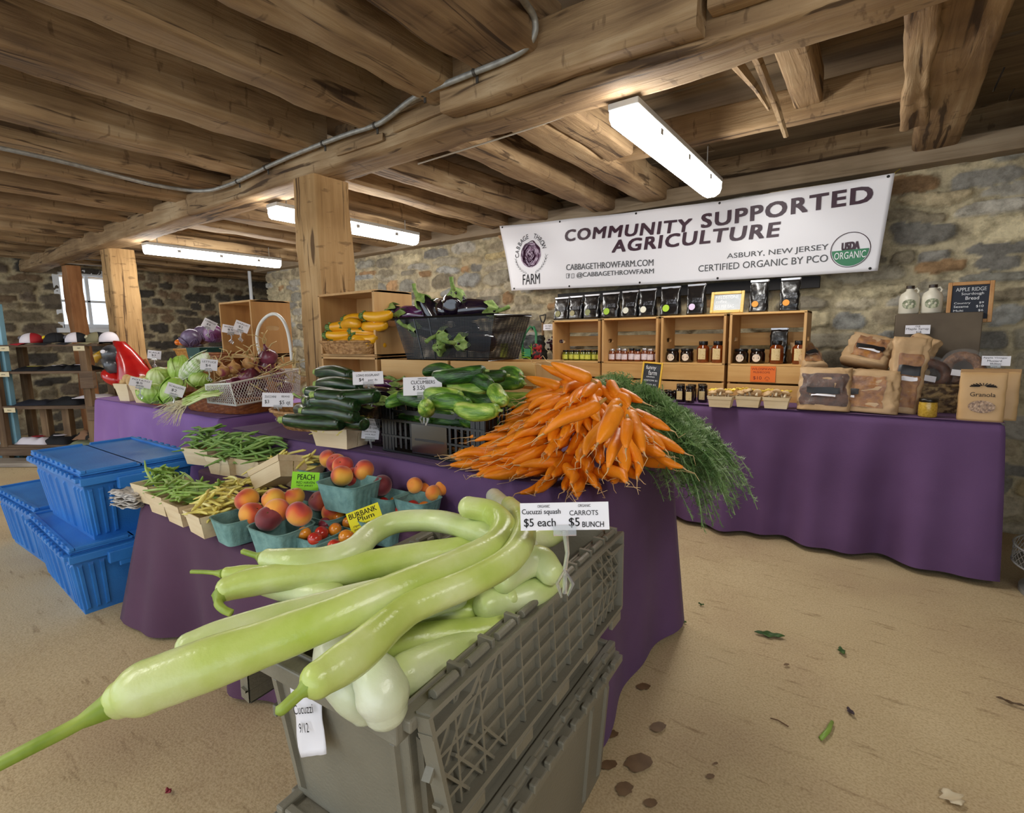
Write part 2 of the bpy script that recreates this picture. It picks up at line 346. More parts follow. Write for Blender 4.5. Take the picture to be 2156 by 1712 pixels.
timber('timber_facing', (-1.50, 1.67, 2.12), (-.49, 1.67, 2.10), .09, .19, M_BX, 'thick timber facing fixed on the front of the main beam near the big light', 'timber', seed=2)
timber('timber_facing', (-.47, 1.68, 2.13), (1.3, 1.68, 2.13), .07, .16, M_BX, 'second timber facing on the main beam, at the upper right', 'timber', seed=4)
for a, b in (((-2.03, 1.7, 2.045), (-1.63, 1.7, 2.06)), ((-1.60, 1.7, 2.075), (-1.46, 1.7, 2.08))):
    pass
timber('wooden_batten', (-2.28, 1.712, 2.052), (-1.93, 1.712, 2.052), .012, .03, M_BX, 'short sawn batten nailed to the main beam above and right of the near post', 'batten', seed=3)
timber('wooden_batten', (-1.86, 1.705, 2.065), (-1.5, 1.705, 2.075), .012, .035, M_BX, 'longer sawn batten nailed to the main beam just left of the timber facing', 'batten', seed=6)
timber('post', (-2.61, 1.835, -.01), (-2.61, 1.835, 2.0), .215, .23, M_BZ, 'thick hewn post nearest the camera, beside the crate of yellow squash', 'post', rough=.012, chip=.03, wob=.015)
timber('post', (-6.0, 1.93, -.01), (-6.0, 1.93, 2.0), .24, .22, M_BZ, 'square hewn post behind the red parrot figure', 'post', seed=5, rough=.012)
timber('post', (-7.55, 1.98, -.01), (-7.62, 1.98, 2.0), .19, .14, wood('red_brown_post', ['#5b351d', '#8a5730', '#a87245', '#b98a60'], 2), 'narrow crooked reddish post in front of the window', 'post', seed=9, rough=.02, wob=.06)
ORD = ['first', 'second', 'third', 'fourth', 'fifth', 'sixth', 'seventh', 'eighth', 'ninth', 'tenth', 'eleventh', 'twelfth', 'thirteenth', 'fourteenth', 'fifteenth']
i = 0
for x in (-.93, -1.30, -1.63, -2.08, -2.66, -3.2, -3.7, -4.19, -4.72, -5.25, -5.78, -6.35, -6.95, -7.6, -8.2):
    i += 1; w = .20+.04*nz(i*1.7)+(.06 if i == 2 else 0)
    if x == -.93: continue
    timber('ceiling_joist', (x+w/2, -3.0, 2.215), (x+w/2+.03*nz(i*3.3), 1.78, 2.215+.015*nz(i*2.1)), w, .22, M_BY, 'hewn near-side ceiling joist, %s from the right before the main beam' % ORD[i-2], 'joist', 'ceiling joists on the near side of the main beam', seed=i, wob=.02, rough=.012, chip=.012)
for x in (-1.50, -1.90, -2.48, -2.88, -3.35, -3.8, -4.3, -4.85, -5.35, -5.9, -6.45, -7.0, -7.6, -8.2):
    i += 1; w = .19+.03*nz(i*1.7); e = 3.95 if x > -6.7 else 5.1
    timber('ceiling_joist', (x+w/2, 1.84, 2.17), (x+w/2+.02, e, 2.155+.01*nz(i*2.1)), w, .18, M_BY, 'hewn ceiling joist between main beam and stone wall, %s from the banner end' % ORD[i-16], 'joist', 'ceiling joists between the main beam and the back wall', seed=i, wob=.02, rough=.012, chip=.012)
timber('ceiling_joist', (-1.21, 1.84, 2.17), (-1.21, 2.72, 2.17), .15, .2, M_BY, 'short joist end block against the header near the big light', 'joist', seed=77)
timber('ceiling_header', (-1.40, 2.92, 2.19), (.1, 2.92, 2.19), .11, .14, M_BX, 'header timber crossing behind the big light toward the right joist', 'header', seed=31, chip=.02)
timber('ceiling_joist', (.165, -3, 2.2), (.165, 3.95, 2.2), .2, .2, M_BY, 'wide joist at the upper right corner running to the stone wall', 'joist', seed=33, wob=.02, chip=.03)
timber('splintered_timber', (.03, 1.95, 2.15), (.05, 3.05, 2.07), .09, .10, M_BY, 'split and cracked timber fixed to the left side of the wide right joist', 'timber', seed=35, rough=.03, chip=.08, wob=.03)
timber('ceiling_joist', (-.34, 1.9, 2.24), (-.34, 2.86, 2.24), .11, .16, M_BY, 'short joist between main beam and header beside the broken lath', 'joist', seed=41)
timber('ceiling_joist', (.75, -3, 2.2), (.75, 3.95, 2.2), .2, .2, M_BY, 'joist right of the wide upper right joist', 'joist', seed=36)
mb = MB(); mb.tube([(-.43, 1.93, 2.12), (-.42, 2.1, 2.08), (-.40, 2.35, 2.02), (-.39, 2.6, 1.96)], [.02, .018, .016, .011], 5, flat=.5); mb.tube([(-.47, 1.93, 2.10), (-.47, 2.0, 2.05), (-.44, 2.2, 2.03), (-.42, 2.36, 2.0)], [.018, .022, .013, .006], 5)
tag(mb.build('broken_lath', M_BY, org=(-.43, 1.93, 2.12), smooth=True), 'splintered broken lath hanging down behind the main beam right of the big light', 'lath')
timber('stair_stringer', (-1.33, .6, 2.28), (-1.33, 1.74, 2.28), .05, .12, M_BX, 'dark board edge in the gap above the conduit at the top', 'board', seed=55)
# conduit
M_CON = mat('galvanised_conduit', '#a9a8a2', .45, metal=.35, c2='#8f8d86', scale=30)
pts = [PY(x, y, Y) for x, y, Y in ((1085, -30, 1.3), (1105, 5, 1.5), (1124, 35, 1.58), (1126, 70, 1.595), (1105, 103, 1.60), (1060, 128, 1.60), (1000, 152, 1.60), (940, 176, 1.60), (890, 196, 1.625), (855, 218, 1.65), (820, 246, 1.675), (790, 264, 1.68), (740, 280, 1.685), (680, 302, 1.685), (620, 326, 1.685), (560, 353, 1.685), (500, 382, 1.685), (465, 395, 1.68), (440, 401, 1.66))]
pts += [P(x, y, 2.085) for x, y in ((400, 401), (330, 390), (250, 371), (150, 345), (50, 322), (-60, 300), (-400, 240))]
def smooth_path(p, n=4):
    out = []; k = len(p)
    for i in range(k-1):
        a, b, c, d = p[max(i-1, 0)], p[i], p[i+1], p[min(i+2, k-1)]
        for j in range(n):
            t = j/n; out.append(.5*((2*b)+(c-a)*t+(2*a-5*b+4*c-d)*t*t+(3*b-a-3*c+d)*t**3))
    return out+[p[-1]]
cn = empty('electrical_conduit', pts[10], 0, 'bent grey metal conduit strapped along the front of the main beam', 'conduit')
m = MB(); m.tube(smooth_path(pts), .0115, 10); m.build('pipe', M_CON, cn, org=pts[10], smooth=True)
for i in (6, 8, 11, 13, 15, 16):
    t = (pts[i+1]-pts[i-1]).normalized(); m = MB(); m.tube([pts[i]-t*.006, pts[i]+t*.006], .0145, 10); m.box(pts[i]+Vector((0, .012, -.018)), (.012, .004, .03)); m.build('strap', mat('dark_strap', '#55504a', .5, metal=.6), cn, org=pts[10], smooth=True)
m = MB(); m.tube(smooth_path([P(*q, 2.04) for q in ((880, 345), (1078, 283), (1200, 240), (1300, 200), (1345, 190), (1500, 142))]), .004, 6)
tag(m.build('white_cable', mat('white_cable', '#d8d6d0', .5), org=tuple(P(1200, 240, 2.04)), smooth=True), 'thin white cable running along the back edge of the main beam', 'cable')
m = MB(); m.tube(smooth_path([PY(*q, 3.78) for q in ((1733, 352), (1760, 345), (1830, 350), (1905, 345), (2000, 333), (2156, 308), (2300, 290))]), .012, 8)
tag(m.build('black_cable', mat('black_rubber', '#15130f', .6), org=tuple(PY(1905, 345, 3.78)), smooth=True), 'black cable slung along the top of the stone wall at right', 'cable')
# ---------------- lights ----------------
M_EM = mat('lit_diffuser', '#ffffff', .4, emit=('#fffcf6', LAMP)); M_FX = mat('fixture_grey', '#b9bab8', .4)
def light(x, y, ln, label, z=1.93, ax='y'):
    t = empty('strip_light', (x, y, z), 0 if ax == 'y' else PI/2, label, 'light')
    pr = [(-.055, .03), (-.055, 0), (-.045, -.025), (-.02, -.04), (.02, -.04), (.045, -.025), (.055, 0), (.055, .03)]
    m = MB(); m.grid(lambda a, b: (pr[int(round(b*7))][0], -ln/2+ln*a, pr[int(round(b*7))][1]-.005), 6, 8)
    for s in (-1, 1): m.add([(p[0], s*ln/2, p[1]-.005) for p in pr], [tuple(range(8))])
    m.build('diffuser', M_EM, t, smooth=True)
    m = MB(); m.box2((-.06, -ln/2-.006, .025), (.06, ln/2+.006, .05)); m.build('housing', M_FX, t, bevel=.004)
    for s in (-1, 1):
        m = MB(); m.tube([(0, s*ln*.42, .05), (0, s*ln*.42, .2)], .003, 6); m.build('hanger', M_FX, t)
        for q in (-.3, 0, .3):
            if s > 0: m = MB(); m.box((.058, q*ln, .0), (.008, .03, .025)); m.build('clip', M_FX, t)
    return t
light(-.83, 2.50, 1.22, 'big lit strip light over the aisle in front of the banner')
light(-3.18, 2.48, 1.22, 'lit strip light partly hidden behind the near post')
light(-5.25, 2.50, 1.22, 'lit strip light farthest away above the left table')
light(.9, .2, 1.22, 'lit strip light out of sight to the right of the viewpoint')
light(-1.6, -.9, 1.22, 'lit strip light out of sight behind the viewpoint')
light(-5, -.6, 1.22, 'lit strip light out of sight on the near left side')
# ---------------- tablecloths ----------------
def cloth_mat(name, c, c2):
    m = mat(name, c, .85, c2=c2, scale=3, detail=3, bump=.15, bscale=350, sheen=.03, lo=.3, hi=.7); return m
M_PUR = cloth_mat('purple_cloth', '#5a3d66', '#684a76'); M_LIL = cloth_mat('lilac_purple_cloth', '#875f9f', '#956eae'); M_MAR = cloth_mat('plum_cloth', '#4e2f48', '#583650')
def tablecloth(name, x0, x1, y0, y1, z, mt, label, hem=.02, seed=0, amp=.012, flare=.02, n=5.0, corner=None, hemf=None, nseg=240):
    per = [];  r = .03
    pts = []
    def seg(ax, ay, bx, by, k): 
        for i in range(k): pts.append((ax+(bx-ax)*i/k, ay+(by-ay)*i/k))
    L1, L2 = x1-x0, y1-y0; k1 = max(12, int(L1/.02)); k2 = max(10, int(L2/.02))
    seg(x0, y0, x1, y0, k1); seg(x1, y0, x1, y1, k2); seg(x1, y1, x0, y1, k1); seg(x0, y1, x0, y0, k2)
    cx_, cy_ = (x0+x1)/2, (y0+y1)/2; K = len(pts); rows = []
    nn = []
    for i, (x, y) in enumerate(pts):
        a, b = pts[(i-3) % K], pts[(i+3) % K]; d = Vector((b[0]-a[0], b[1]-a[1])); nn.append(Vector((d.y, -d.x)).normalized())
    H = z-hem; NV = 26; vs = []
    for j in range(NV+1):
        t = j/NV
        for i, (x, y) in enumerate(pts):
            s = i*.02
            if t < .06: dn = r*math.sin(t/.06*PI/2); zz = z-r*(1-math.cos(t/.06*PI/2)); q = 0
            else: q = (t-.06)/.94; dn = r; zz = z-r-(H-r)*q
            if hemf: zz = max(zz, hemf(x, y)*q+zz*(1-q)) if q > 0 else zz
            wv = math.sin(s*n+3*nz(s*.6, seed)+q*.6)+.6*math.sin(s*n*2.3+seed+2*nz(s, seed+5)+q)
            dcx = min(abs(x-x0), abs(x-x1)); dcy = min(abs(y-y0), abs(y-y1)); dc = math.hypot(dcx, dcy)
            cor = math.exp(-dc*9)
            off = dn-r*.9+amp*wv*q**.7*(1-cor*.5)*2+flare*q+cor*.045*q*(corner if corner else 1)
            vs.append((x+nn[i].x*off, y+nn[i].y*off, zz+(.003*nz(x*6, y*6, seed) if q == 0 else 0)))
    fs = [(j*K+i, (j+1)*K+i, (j+1)*K+(i+1) % K, j*K+(i+1) % K) for j in range(NV) for i in range(K)]
    m = MB(); m.add(vs, fs)
    m.grid(lambda a, b: (x0+(x1-x0)*a, y0+(y1-y0)*b, z+.0025*nz(a*L1*6, b*6, seed)*(1 if 0 < a < 1 and 0 < b < 1 else 1)), k1+1, k2+1)
    o = m.build(name, mt, org=((x0+x1)/2, (y0+y1)/2, 0), smooth='all'); 
    bm = bmesh.new(); bm.from_mesh(o.data); bmesh.ops.remove_doubles(bm, verts=bm.verts, dist=.004); bmesh.ops.recalc_face_normals(bm, faces=bm.faces); bm.to_mesh(o.data); bm.free()
    for p in o.data.polygons: p.use_smooth = True
    return tag(o, label, 'tablecloth')
TZ = .725
tablecloth('tablecloth', -2.75, .46, 2.985, 3.72, TZ, M_PUR, 'deep purple floor-length tablecloth along the stone wall under the bread bags', seed=1, amp=.02, n=13, hem=.03)
tablecloth('tablecloth', -2.40, -.60, 1.13, 1.84, TZ, M_PUR, 'purple tablecloth under the carrots and cucumber crate', seed=4, amp=.008, hem=.02, n=8)
tablecloth('tablecloth', -4.62, -2.76, 1.24, 1.98, TZ, M_LIL, 'bright purple tablecloth on the left table under cabbages and onions', seed=7, amp=.014, hem=.05, n=11)
tablecloth('tablecloth', -2.33, -.90, .73, 1.10, .5, M_MAR, 'plum coloured tablecloth on the low front bench under beans and peaches', seed=9, amp=.018, hem=.02, n=10, corner=2.6, flare=.0)
# ---------------- shared builders ----------------
def face(p, off=0):       # turn about z so that the local -Y side looks at the aisle where the viewer stands
    return math.atan2(CAM.y-p[1], CAM.x-p[0])+PI/2+off
def fit_text(mb, body, A, B, h, upv, nrm, off=.002, bold=0, shear=0, spacing=1):
    vs, fs = text_mesh(body, 1, bold=0, shear=shear, spacing=spacing)
    x0 = min(v.x for v in vs); x1 = max(v.x for v in vs); y0 = min(v.y for v in vs); y1 = max(v.y for v in vs)
    if y1-y0 < .01: y1 = y0+.7
    A = Vector(A); B = Vector(B); d = B-A
    for bo in ((-bold, bold) if bold else (0,)):
      mb.add([A+d*((v.x-x0)/(x1-x0))+d.normalized()*(bo*h)+upv*(h*((v.y-y0)/(y1-y0)-.5))+nrm*off for v in vs], fs)
M_WHT = mat('white_card', '#eceaf0', .5); M_INK = mat('black_ink', '#17151a', .7); M_CLR = mat('clear_plastic', '#e8ecee', .12, trans=.75, spec=.8, alpha=.75)
M_BAL = wood('balsa_veneer', ['#bfa278', '#d8c098', '#e4d0aa', '#ecdcba'], 0, gs=1.2, bump=.2)
M_PINE = wood('pine_slat', ['#a9773f', '#c89653', '#d8aa68', '#e3bb7e'], 0, gs=.8, bump=.15, rough=.55)
M_PLY = wood('crate_panel', ['#9a6a3a', '#b98a52', '#c99c62', '#d3aa72'], 2, gs=.6, bump=.1, rough=.6)
def card(loc, w, h, lines, label, rz=None, tilt=-.15, roll=0, clip=.0, color=None, ink=None, frame=None, name='price_sign', bottom_z=None, cat='sign', mt=None, thick=.002, extra=None, nocutoff=0):
    """lines: (text, x, y, width, height) in card units 0..1"""
    loc = Vector(loc); rz = face(loc) if rz is None else rz
    t = empty(name, loc, 0, label, cat, rot=(tilt, roll, rz))
    R = Euler((tilt, roll, rz)).to_matrix()
    m = MB(); m.box((0, 0, 0), (w, thick, h)); m.build('card', mt or color and mat('card_'+color[1:], color, .5) or M_WHT, t)
    if frame:
        m = MB(); fwid = .018 if w > .12 else .011
        for a, b in (((-w/2-fwid/2, 0, 0), (fwid, .014, h+2*fwid)), ((w/2+fwid/2, 0, 0), (fwid, .014, h+2*fwid)), ((0, 0, h/2+fwid/2), (w, .014, fwid)), ((0, 0, -h/2-fwid/2), (w, .014, fwid))): m.box(a, b)
        m.build('frame', frame, t, bevel=.003)
    if lines:
        m = MB()
        for ln in lines:
            tx, x, y, ww, hh = ln[:5]
            fit_text(m, tx, ((x-.5)*w, 0, (y-.5)*h), ((x-.5+ww)*w, 0, (y-.5)*h), hh*h, Vector((0, 0, 1)), Vector((0, -1, 0)), thick/2+.0008, bold=ln[5] if len(ln) > 5 else .0)
        if extra: extra(m, w, h)
        m.build('lettering', ink or M_INK, t)
    if clip:
        m = MB(); Ri = R.inverted(); dn = Ri @ Vector((0, 0, -clip)); c0 = Vector((0, .004, -h/2-.0))
        m.box((0, 0, -h/2), (.035, .012, .016)); m.tube([c0, c0+dn*.35+Vector((.004, 0, 0)), c0+dn*.6, c0+dn*.95], [.005, .0035, .0035, .004], 6)
        for s in (-1, 1): m.tube([c0+dn*.6, c0+dn*.8+Vector((s*.012, 0, 0)), c0+dn+Vector((s*.005, s*.006, 0))], [.004, .006, .003], 6, flat=.5)
        m.build('clip', M_CLR, t, smooth=True)
    return t
def panel_hole(mb, w, h, th, hw, hh, cz, ax='x', pos=0, n=28):
    out = []; inn = []
    for i in range(n):
        a = 2*PI*i/n; c, s = math.cos(a), math.sin(a); k = 1/max(abs(c)/(w/2), abs(s)/(h/2)); out.append((c*k, s*k+h/2))
        k2 = (abs(c/hw)**4+abs(s/hh)**4)**-.25; inn.append((c*k2, s*k2+cz))
    # corners
    vs = []
    for q in (-th/2, th/2):
        for (x, z) in out+inn: vs.append((pos+q, x, z) if ax == 'x' else (x, pos+q, z))
    N2 = 2*n; fs = []
    for i in range(n):
        j = (i+1) % n
        fs += [(i, j, n+j, n+i), (N2+i, N2+n+i, N2+n+j, N2+j), (i, N2+i, N2+j, j), (n+i, n+j, N2+n+j, N2+n+i)]
    mb.add(vs, fs)
def crate(name, loc, rz, w, h, d, label, solid=False, lower=False, group=None, slats=3, cat='crate', mts=(None, None)):
    """open to -Y when lower is False; lower crates stand upright and show their slatted side"""
    t = empty(name, loc, rz, label, cat, group); th = .014; m1 = mts[0] or M_PINE; m2 = mts[1] or M_PLY
    for s in (-1, 1):
        m = MB(); k = h if not lower else h
        panel_hole(m, d, k, th, .045 if d > .2 else .03, .014, k*.5 if not lower else k*.72, 'x', s*(w/2-th/2)) if not lower else m.box((s*(w/2-th/2), 0, h/2), (th, d-.02, h))
        m.build('end_panel', m2, t)
    if lower:
        for side in (-1, 1):
            m = MB(); g = .012; sh = (h-g*(slats-1))/slats
            for i in range(slats): m.box((0, side*(d/2-.005), sh*(i+.5)+g*i), (w, .010, sh))
            m.build('slatted_side', m1, t, bevel=.0015)
        m = MB(); m.box((0, 0, .006), (w-.03, d-.03, .012)); m.build('base', m1, t)
    else:
        for zc in (.006, h-.006):
            m = MB(); g = .012; sd = (d-g*2)/3
            for i in range(1 if solid else 3):
                if solid: m.box((0, 0, zc), (w, d, .012))
                else: m.box((0, -d/2+sd*(i+.5)+g*i, zc), (w, sd, .012))
            m.build('slats', m1, t, bevel=.0015)
        m = MB(); g = .026 if not solid else .03; k = 3; sh = (h-.024-g*(k-1))/k
        for i in range(k): m.box((0, d/2-.005, .012+sh*(i+.5)+g*i), (w-.03, .010, sh))
        m.build('back_slats', m1, t, bevel=.0015)
    return t
def lathe_obj(name, prof, mt, parent, n=20, fn=None, smooth='all', R=None, c=(0, 0, 0)):
    m = MB(); m.lathe(prof, c, n, R, fn); return m.build(name, mt, parent, smooth=smooth, ang=50)
def jar(name, r, h, content, lid, label, cat='jar', lab=None, labshape='band', shoulder=.82, loc=(0, 0, 0), rz=0, group=None, oct_=False):
    t = empty(name, loc, rz, label, cat, group); fn = None
    if oct_: fn = lambda a, q: .94+.06*math.cos(8*a)
    lathe_obj('glass_body', [(r*.9, 0), (r, .006), (r, h*.62), (r*.95, h*.72), (r*shoulder, h*.80), (r*shoulder, h*.84), (0, h*.845)], content, t, 20, fn)
    lathe_obj('lid', [(r*shoulder*1.06, h*.83), (r*shoulder*1.08, h*.84), (r*shoulder*1.08, h*.97), (r*shoulder*1.02, h), (0, h)], lid, t, 20, smooth=True)
    if lab:
        m = MB()
        if labshape == 'round':
            rr = min(r*.75, h*.26); n = 16; m.add([(0, -r-.0015, h*.38)]+[((r+.001)*math.sin(x/(r)), -(r+.001)*math.cos(x/r), h*.38+z) for x, z in [(rr*math.cos(2*PI*i/n), rr*math.sin(2*PI*i/n)) for i in range(n)]], [(0, 1+i, 1+(i+1) % n) for i in range(n)])
        else:
            wa = 1.0 if labshape == 'band' else .62; z0, z1 = (h*.14, h*.58) if labshape == 'band' else (h*.16, h*.66)
            m.grid(lambda a, b: ((r+.0012)*math.sin((a-.5)*2*wa), -(r+.0012)*math.cos((a-.5)*2*wa), z0+(z1-z0)*b), 10, 2)
        m.build('paper_label', lab, t, smooth='all')
    return t
def bag_fn(w, d, h, top=.1, lump=.006, seed=0, topw=1.0, k=.6, belly=0):
    def f(a, t):     # a angle 0..1, t height 0..1
        an = 2*PI*a; c, s = math.cos(an), math.sin(an); dd = d*((1-t)**k*(1-top)+top); ww = w*(1+(topw-1)*t); e = .45
        x = ww/2*abs(c)**e*(1 if c > 0 else -1); y = (dd/2+belly*math.sin(PI*min(1, t*1.1)))*abs(s)**e*(1 if s > 0 else -1)
        q = lump*(noise.noise(Vector((x*28+seed, y*28, t*h*28)))+.6*noise.noise(Vector((x*60+seed, y*60, t*h*60))))*min(1, t*6+.1)
        r = math.hypot(x, y)+1e-6; return Vector((x*(1+q/r), y*(1+q/r)-.0, t*h+q*.5))
    return f
def bag_mesh(mb, f, na=40, nt=18, bottom=True):
    mb.grid(lambda a, b: f(a, b), na, nt, wrapu=True)
    k = len(mb.v)-na*nt; mb.add([], []); 
    mb.f.append(tuple(k+i for i in range(na))[::-1]); mb.m.append(mb.cm); mb.f.append(tuple(k+(nt-1)*na+i for i in range(na))); mb.m.append(mb.cm)
def wicker(mb, L, Wd, h, flare=1.25, rows=12, n=64, sq=2.6, amp=.003, th=True):
    def f(a, t):
        an = 2*PI*a; c, s = math.cos(an), math.sin(an); k = 1/(abs(c)**sq+abs(s)**sq)**(1/sq); fl = 1+(flare-1)*t
        wv = amp*math.sin(an*n/2)*(1 if int(t*rows) % 2 else -1)+amp*.4*math.sin(t*rows*2*PI)
        x = c*k*L/2*fl; y = s*k*Wd/2*fl; r = math.hypot(x, y); return Vector((x*(1+wv/r), y*(1+wv/r), h*t))
    mb.grid(f, n*2, rows*2+1, wrapu=True)
    mb.grid(lambda a, t: f(a, t)*1 if False else Vector((f(a, t).x*.96, f(a, t).y*.96, f(a, t).z)), n*2, rows*2+1, wrapu=True)
    mb.grid(lambda a, t: Vector((f(a, 0).x*t, f(a, 0).y*t, .003)), n, 4, wrapu=True)
    rim = [f(i/48, 1) for i in range(49)]; return rim
def rim_tube(path, r, n=8, braid=True):
    m = MB(); m.tube(path, r, n, caps=False)
    if braid:
        pass
    return m
def rnd_rot(r=rnd): return (r.uniform(0, 6.28), r.uniform(0, 6.28), r.uniform(0, 6.28))
# ---------------- banner ----------------
M_VIN = mat('white_vinyl', '#e6e4e8', .35, spec=.4); BY = 3.66
bn = empty('banner', (-1.35, BY, 1.8), 0, 'long white vinyl banner reading COMMUNITY SUPPORTED AGRICULTURE on the stone wall', 'banner')
_c = [PY(x, y, BY) for x, y in ((1052, 476), (1884, 366), (1077, 612), (1848, 570))]
def bpt(u, v, off=0):
    p = (_c[0]*(1-u)+_c[1]*u)*v+(_c[2]*(1-u)+_c[3]*u)*(1-v)
    sag = -.025*4*u*(1-u)*v + (-.03*math.sin(PI*min(1, u*1.0))*(1-v)*.3)
    yy = .012*math.sin(u*9+v*2)+.010*math.sin(u*23+v*5)*(.3+v)-.02*math.exp(-((u-1)**2+(v-1)**2)*60)
    return Vector((p.x, BY+yy*.7-off, p.z+sag))
m = MB(); m.grid(lambda a, b: bpt(a, b)-bn.location, 120, 24); m.build('sheet', M_VIN, bn, smooth='all', solid=.002)
def bproj(mb, body, pl, pr, hpx, bold=0, shear=0, spacing=1):
    A, B = PY(*pl, BY), PY(*pr, BY); dd = (B-A); vs, fs = text_mesh(body, 1, bold=0, shear=shear, spacing=spacing)
    x0 = min(v.x for v in vs); x1 = max(v.x for v in vs); y0 = min(v.y for v in vs); y1 = max(v.y for v in vs)
    hA = (PY(pl[0], pl[1]-hpx[0]/2, BY)-PY(pl[0], pl[1]+hpx[0]/2, BY)).z; hB = (PY(pr[0], pr[1]-hpx[1]/2, BY)-PY(pr[0], pr[1]+hpx[1]/2, BY)).z; h = (hA+hB)/2
    k = bold*2.4
    for bx_, bz_ in (((-k, -k), (k, -k), (-k, k), (k, k), (0, 0)) if bold > .015 else ((-k, 0), (k, 0)) if bold else ((0, 0),)):
        out = []
        for v in vs:
            a = (v.x-x0)/(x1-x0); p = A+dd*a+Vector((bx_*h, 0, bz_*h*.6+h*((v.y-y0)/(y1-y0)-.5))); out.append(surf(p))
        mb.add(out, fs)
def surf(p, off=.0045):      # carry a flat point onto the rippled banner sheet
    u = (p.x-_c[0].x)/(_c[1].x-_c[0].x); v = .5
    for _ in range(4):
        xl = _c[2].x+(_c[0].x-_c[2].x)*v; xr = _c[3].x+(_c[1].x-_c[3].x)*v; u = (p.x-xl)/(xr-xl)
        zt = _c[0].z*(1-u)+_c[1].z*u-.1*u*(1-u); zb = _c[2].z*(1-u)+_c[3].z*u; v = (p.z-zb)/(zt-zb)
    q = bpt(min(1, max(0, u)), min(1, max(0, v))); return Vector((p.x, q.y-off, p.z))-bn.location
M_MAU = mat('maroon_print', '#3a1c2c', .5); M_GRY = mat('grey_print', '#4d4d50', .5)
m = MB(); bproj(m, 'COMMUNITY', (1191, 497), (1457, 474), (23, 26), .025, .12, 1.15); bproj(m, 'SUPPORTED', (1478, 466), (1836, 408), (26, 37), .025, 0, 1.15); bproj(m, 'AGRICULTURE', (1291, 520), (1641, 482), (24, 31), .025, .1, 1.15)
m.build('headline_lettering', M_MAU, bn)
m = MB(); bproj(m, 'CABBAGETHROWFARM.COM', (1192, 563), (1377, 553), (13, 13), .008); bproj(m, '@CABBAGETHROWFARM', (1214, 580), (1378, 572), (13, 13), .008); bproj(m, 'ASBURY, NEW JERSEY', (1531, 541), (1744, 521), (13, 16), .004); bproj(m, 'CERTIFIED ORGANIC BY PCO', (1471, 566), (1743, 543), (13, 16), .004)
bproj(m, 'f', (1196, 581), (1200, 581), (9, 9), .01)
for q in (0, 1):
    A = PY(1193+11*q, 581, BY); 
    rr = [(-.011, -.017), (.011, -.017), (.011, .017), (-.011, .017)]
    for i in range(4):
        a, b = rr[i], rr[(i+1) % 4]; a = Vector((A.x+.008+a[0], BY, A.z+a[1])); b = Vector((A.x+.008+b[0], BY, A.z+b[1])); pp = [surf(a), surf(b)]; m.tube(pp, .0014, 4)
m.build('small_lettering', M_GRY, bn)
# farm emblem
def disc(mb, C, r, a0, a1, off, n=30):
    pts = [Vector((C.x+r*math.cos(a0+(a1-a0)*i/n), BY, C.z+r*math.sin(a0+(a1-a0)*i/n))) for i in range(n+1)]
    mb.add([surf(C, off)]+[surf(p, off) for p in pts], [(0, i+1, i+2) for i in range(n)])
def bring(mb, cx_, cy_, rx, ry, w, n=40, a0=0, a1=2*PI):
    C0 = PY(cx_, cy_, BY); pts = [surf(C0+Vector((rx*math.cos(a0+(a1-a0)*i/n), 0, ry*math.sin(a0+(a1-a0)*i/n)))) for i in range(n+1)]; mb.tube(pts, w, 4, flat=.3)
C0 = PY(1117, 537, BY); m = MB()
for k in range(11):          # cabbage head with leaf veins
    s = .092*(1-k*.085)
    pts = [surf(C0+Vector(((s+.006*math.sin(5*a+k*2))*math.cos(a)*.95+.008*math.sin(k), 0, (s*1.12+.006*math.sin(6*a+k))*math.sin(a)+.006*math.cos(k*1.3)))) for a in [(.35*k+2*PI*i/36*(.62+.3*((k*7) % 3)/2)) for i in range(37)]]
    m.tube(pts, [.0075-.0004*k if i % 9 else .003 for i in range(37)], 4, flat=.3)
m.build('cabbage_emblem', mat('cabbage_print', '#4a2440', .5), bn)
m = MB(); disc(m, C0, .10, 0, 2*PI, .0035); m.build('cabbage_tint', mat('cabbage_tint', '#a892a8', .5, c2='#6a3f62', scale=30, lo=.45, hi=.6), bn)
m = MB(); bproj(m, 'FARM', (1100, 589), (1136, 586), (22, 22), .0)
for word, a0, da in (('CABBAGE', 178, -12.5), ('THROW', 72, -12.5)):
    for i, ch in enumerate(word):
        a = math.radians(a0+da*i); p = C0+Vector((.135*math.cos(a), 0, .152*math.sin(a))); vs, fs = text_mesh(ch, .056, xs=.8); th = a-PI/2
        m.add([surf(p+Vector((v.x*math.cos(th)-v.y*math.sin(th), 0, v.x*math.sin(th)+v.y*math.cos(th)))) for v in vs], fs)
for s in (-1, 1):
    for i in range(8):
        a = math.radians(-10-9*i) if s > 0 else math.radians(190+9*i)
        p = C0+Vector((.155*math.cos(a), 0, .15*math.sin(a))); tn = Vector((-math.sin(a), 0, math.cos(a)))*s
        for k in (-1, 1): q = p+tn*.02+Vector((math.cos(a), 0, math.sin(a)))*.014*k; m.tube([surf(p), surf(q)], [.002, .0009], 4, flat=.3)
        if i < 7: m.tube([surf(p), surf(p-tn*.026)], .0012, 4, flat=.3)
m.build('emblem_lettering', M_INK, bn)
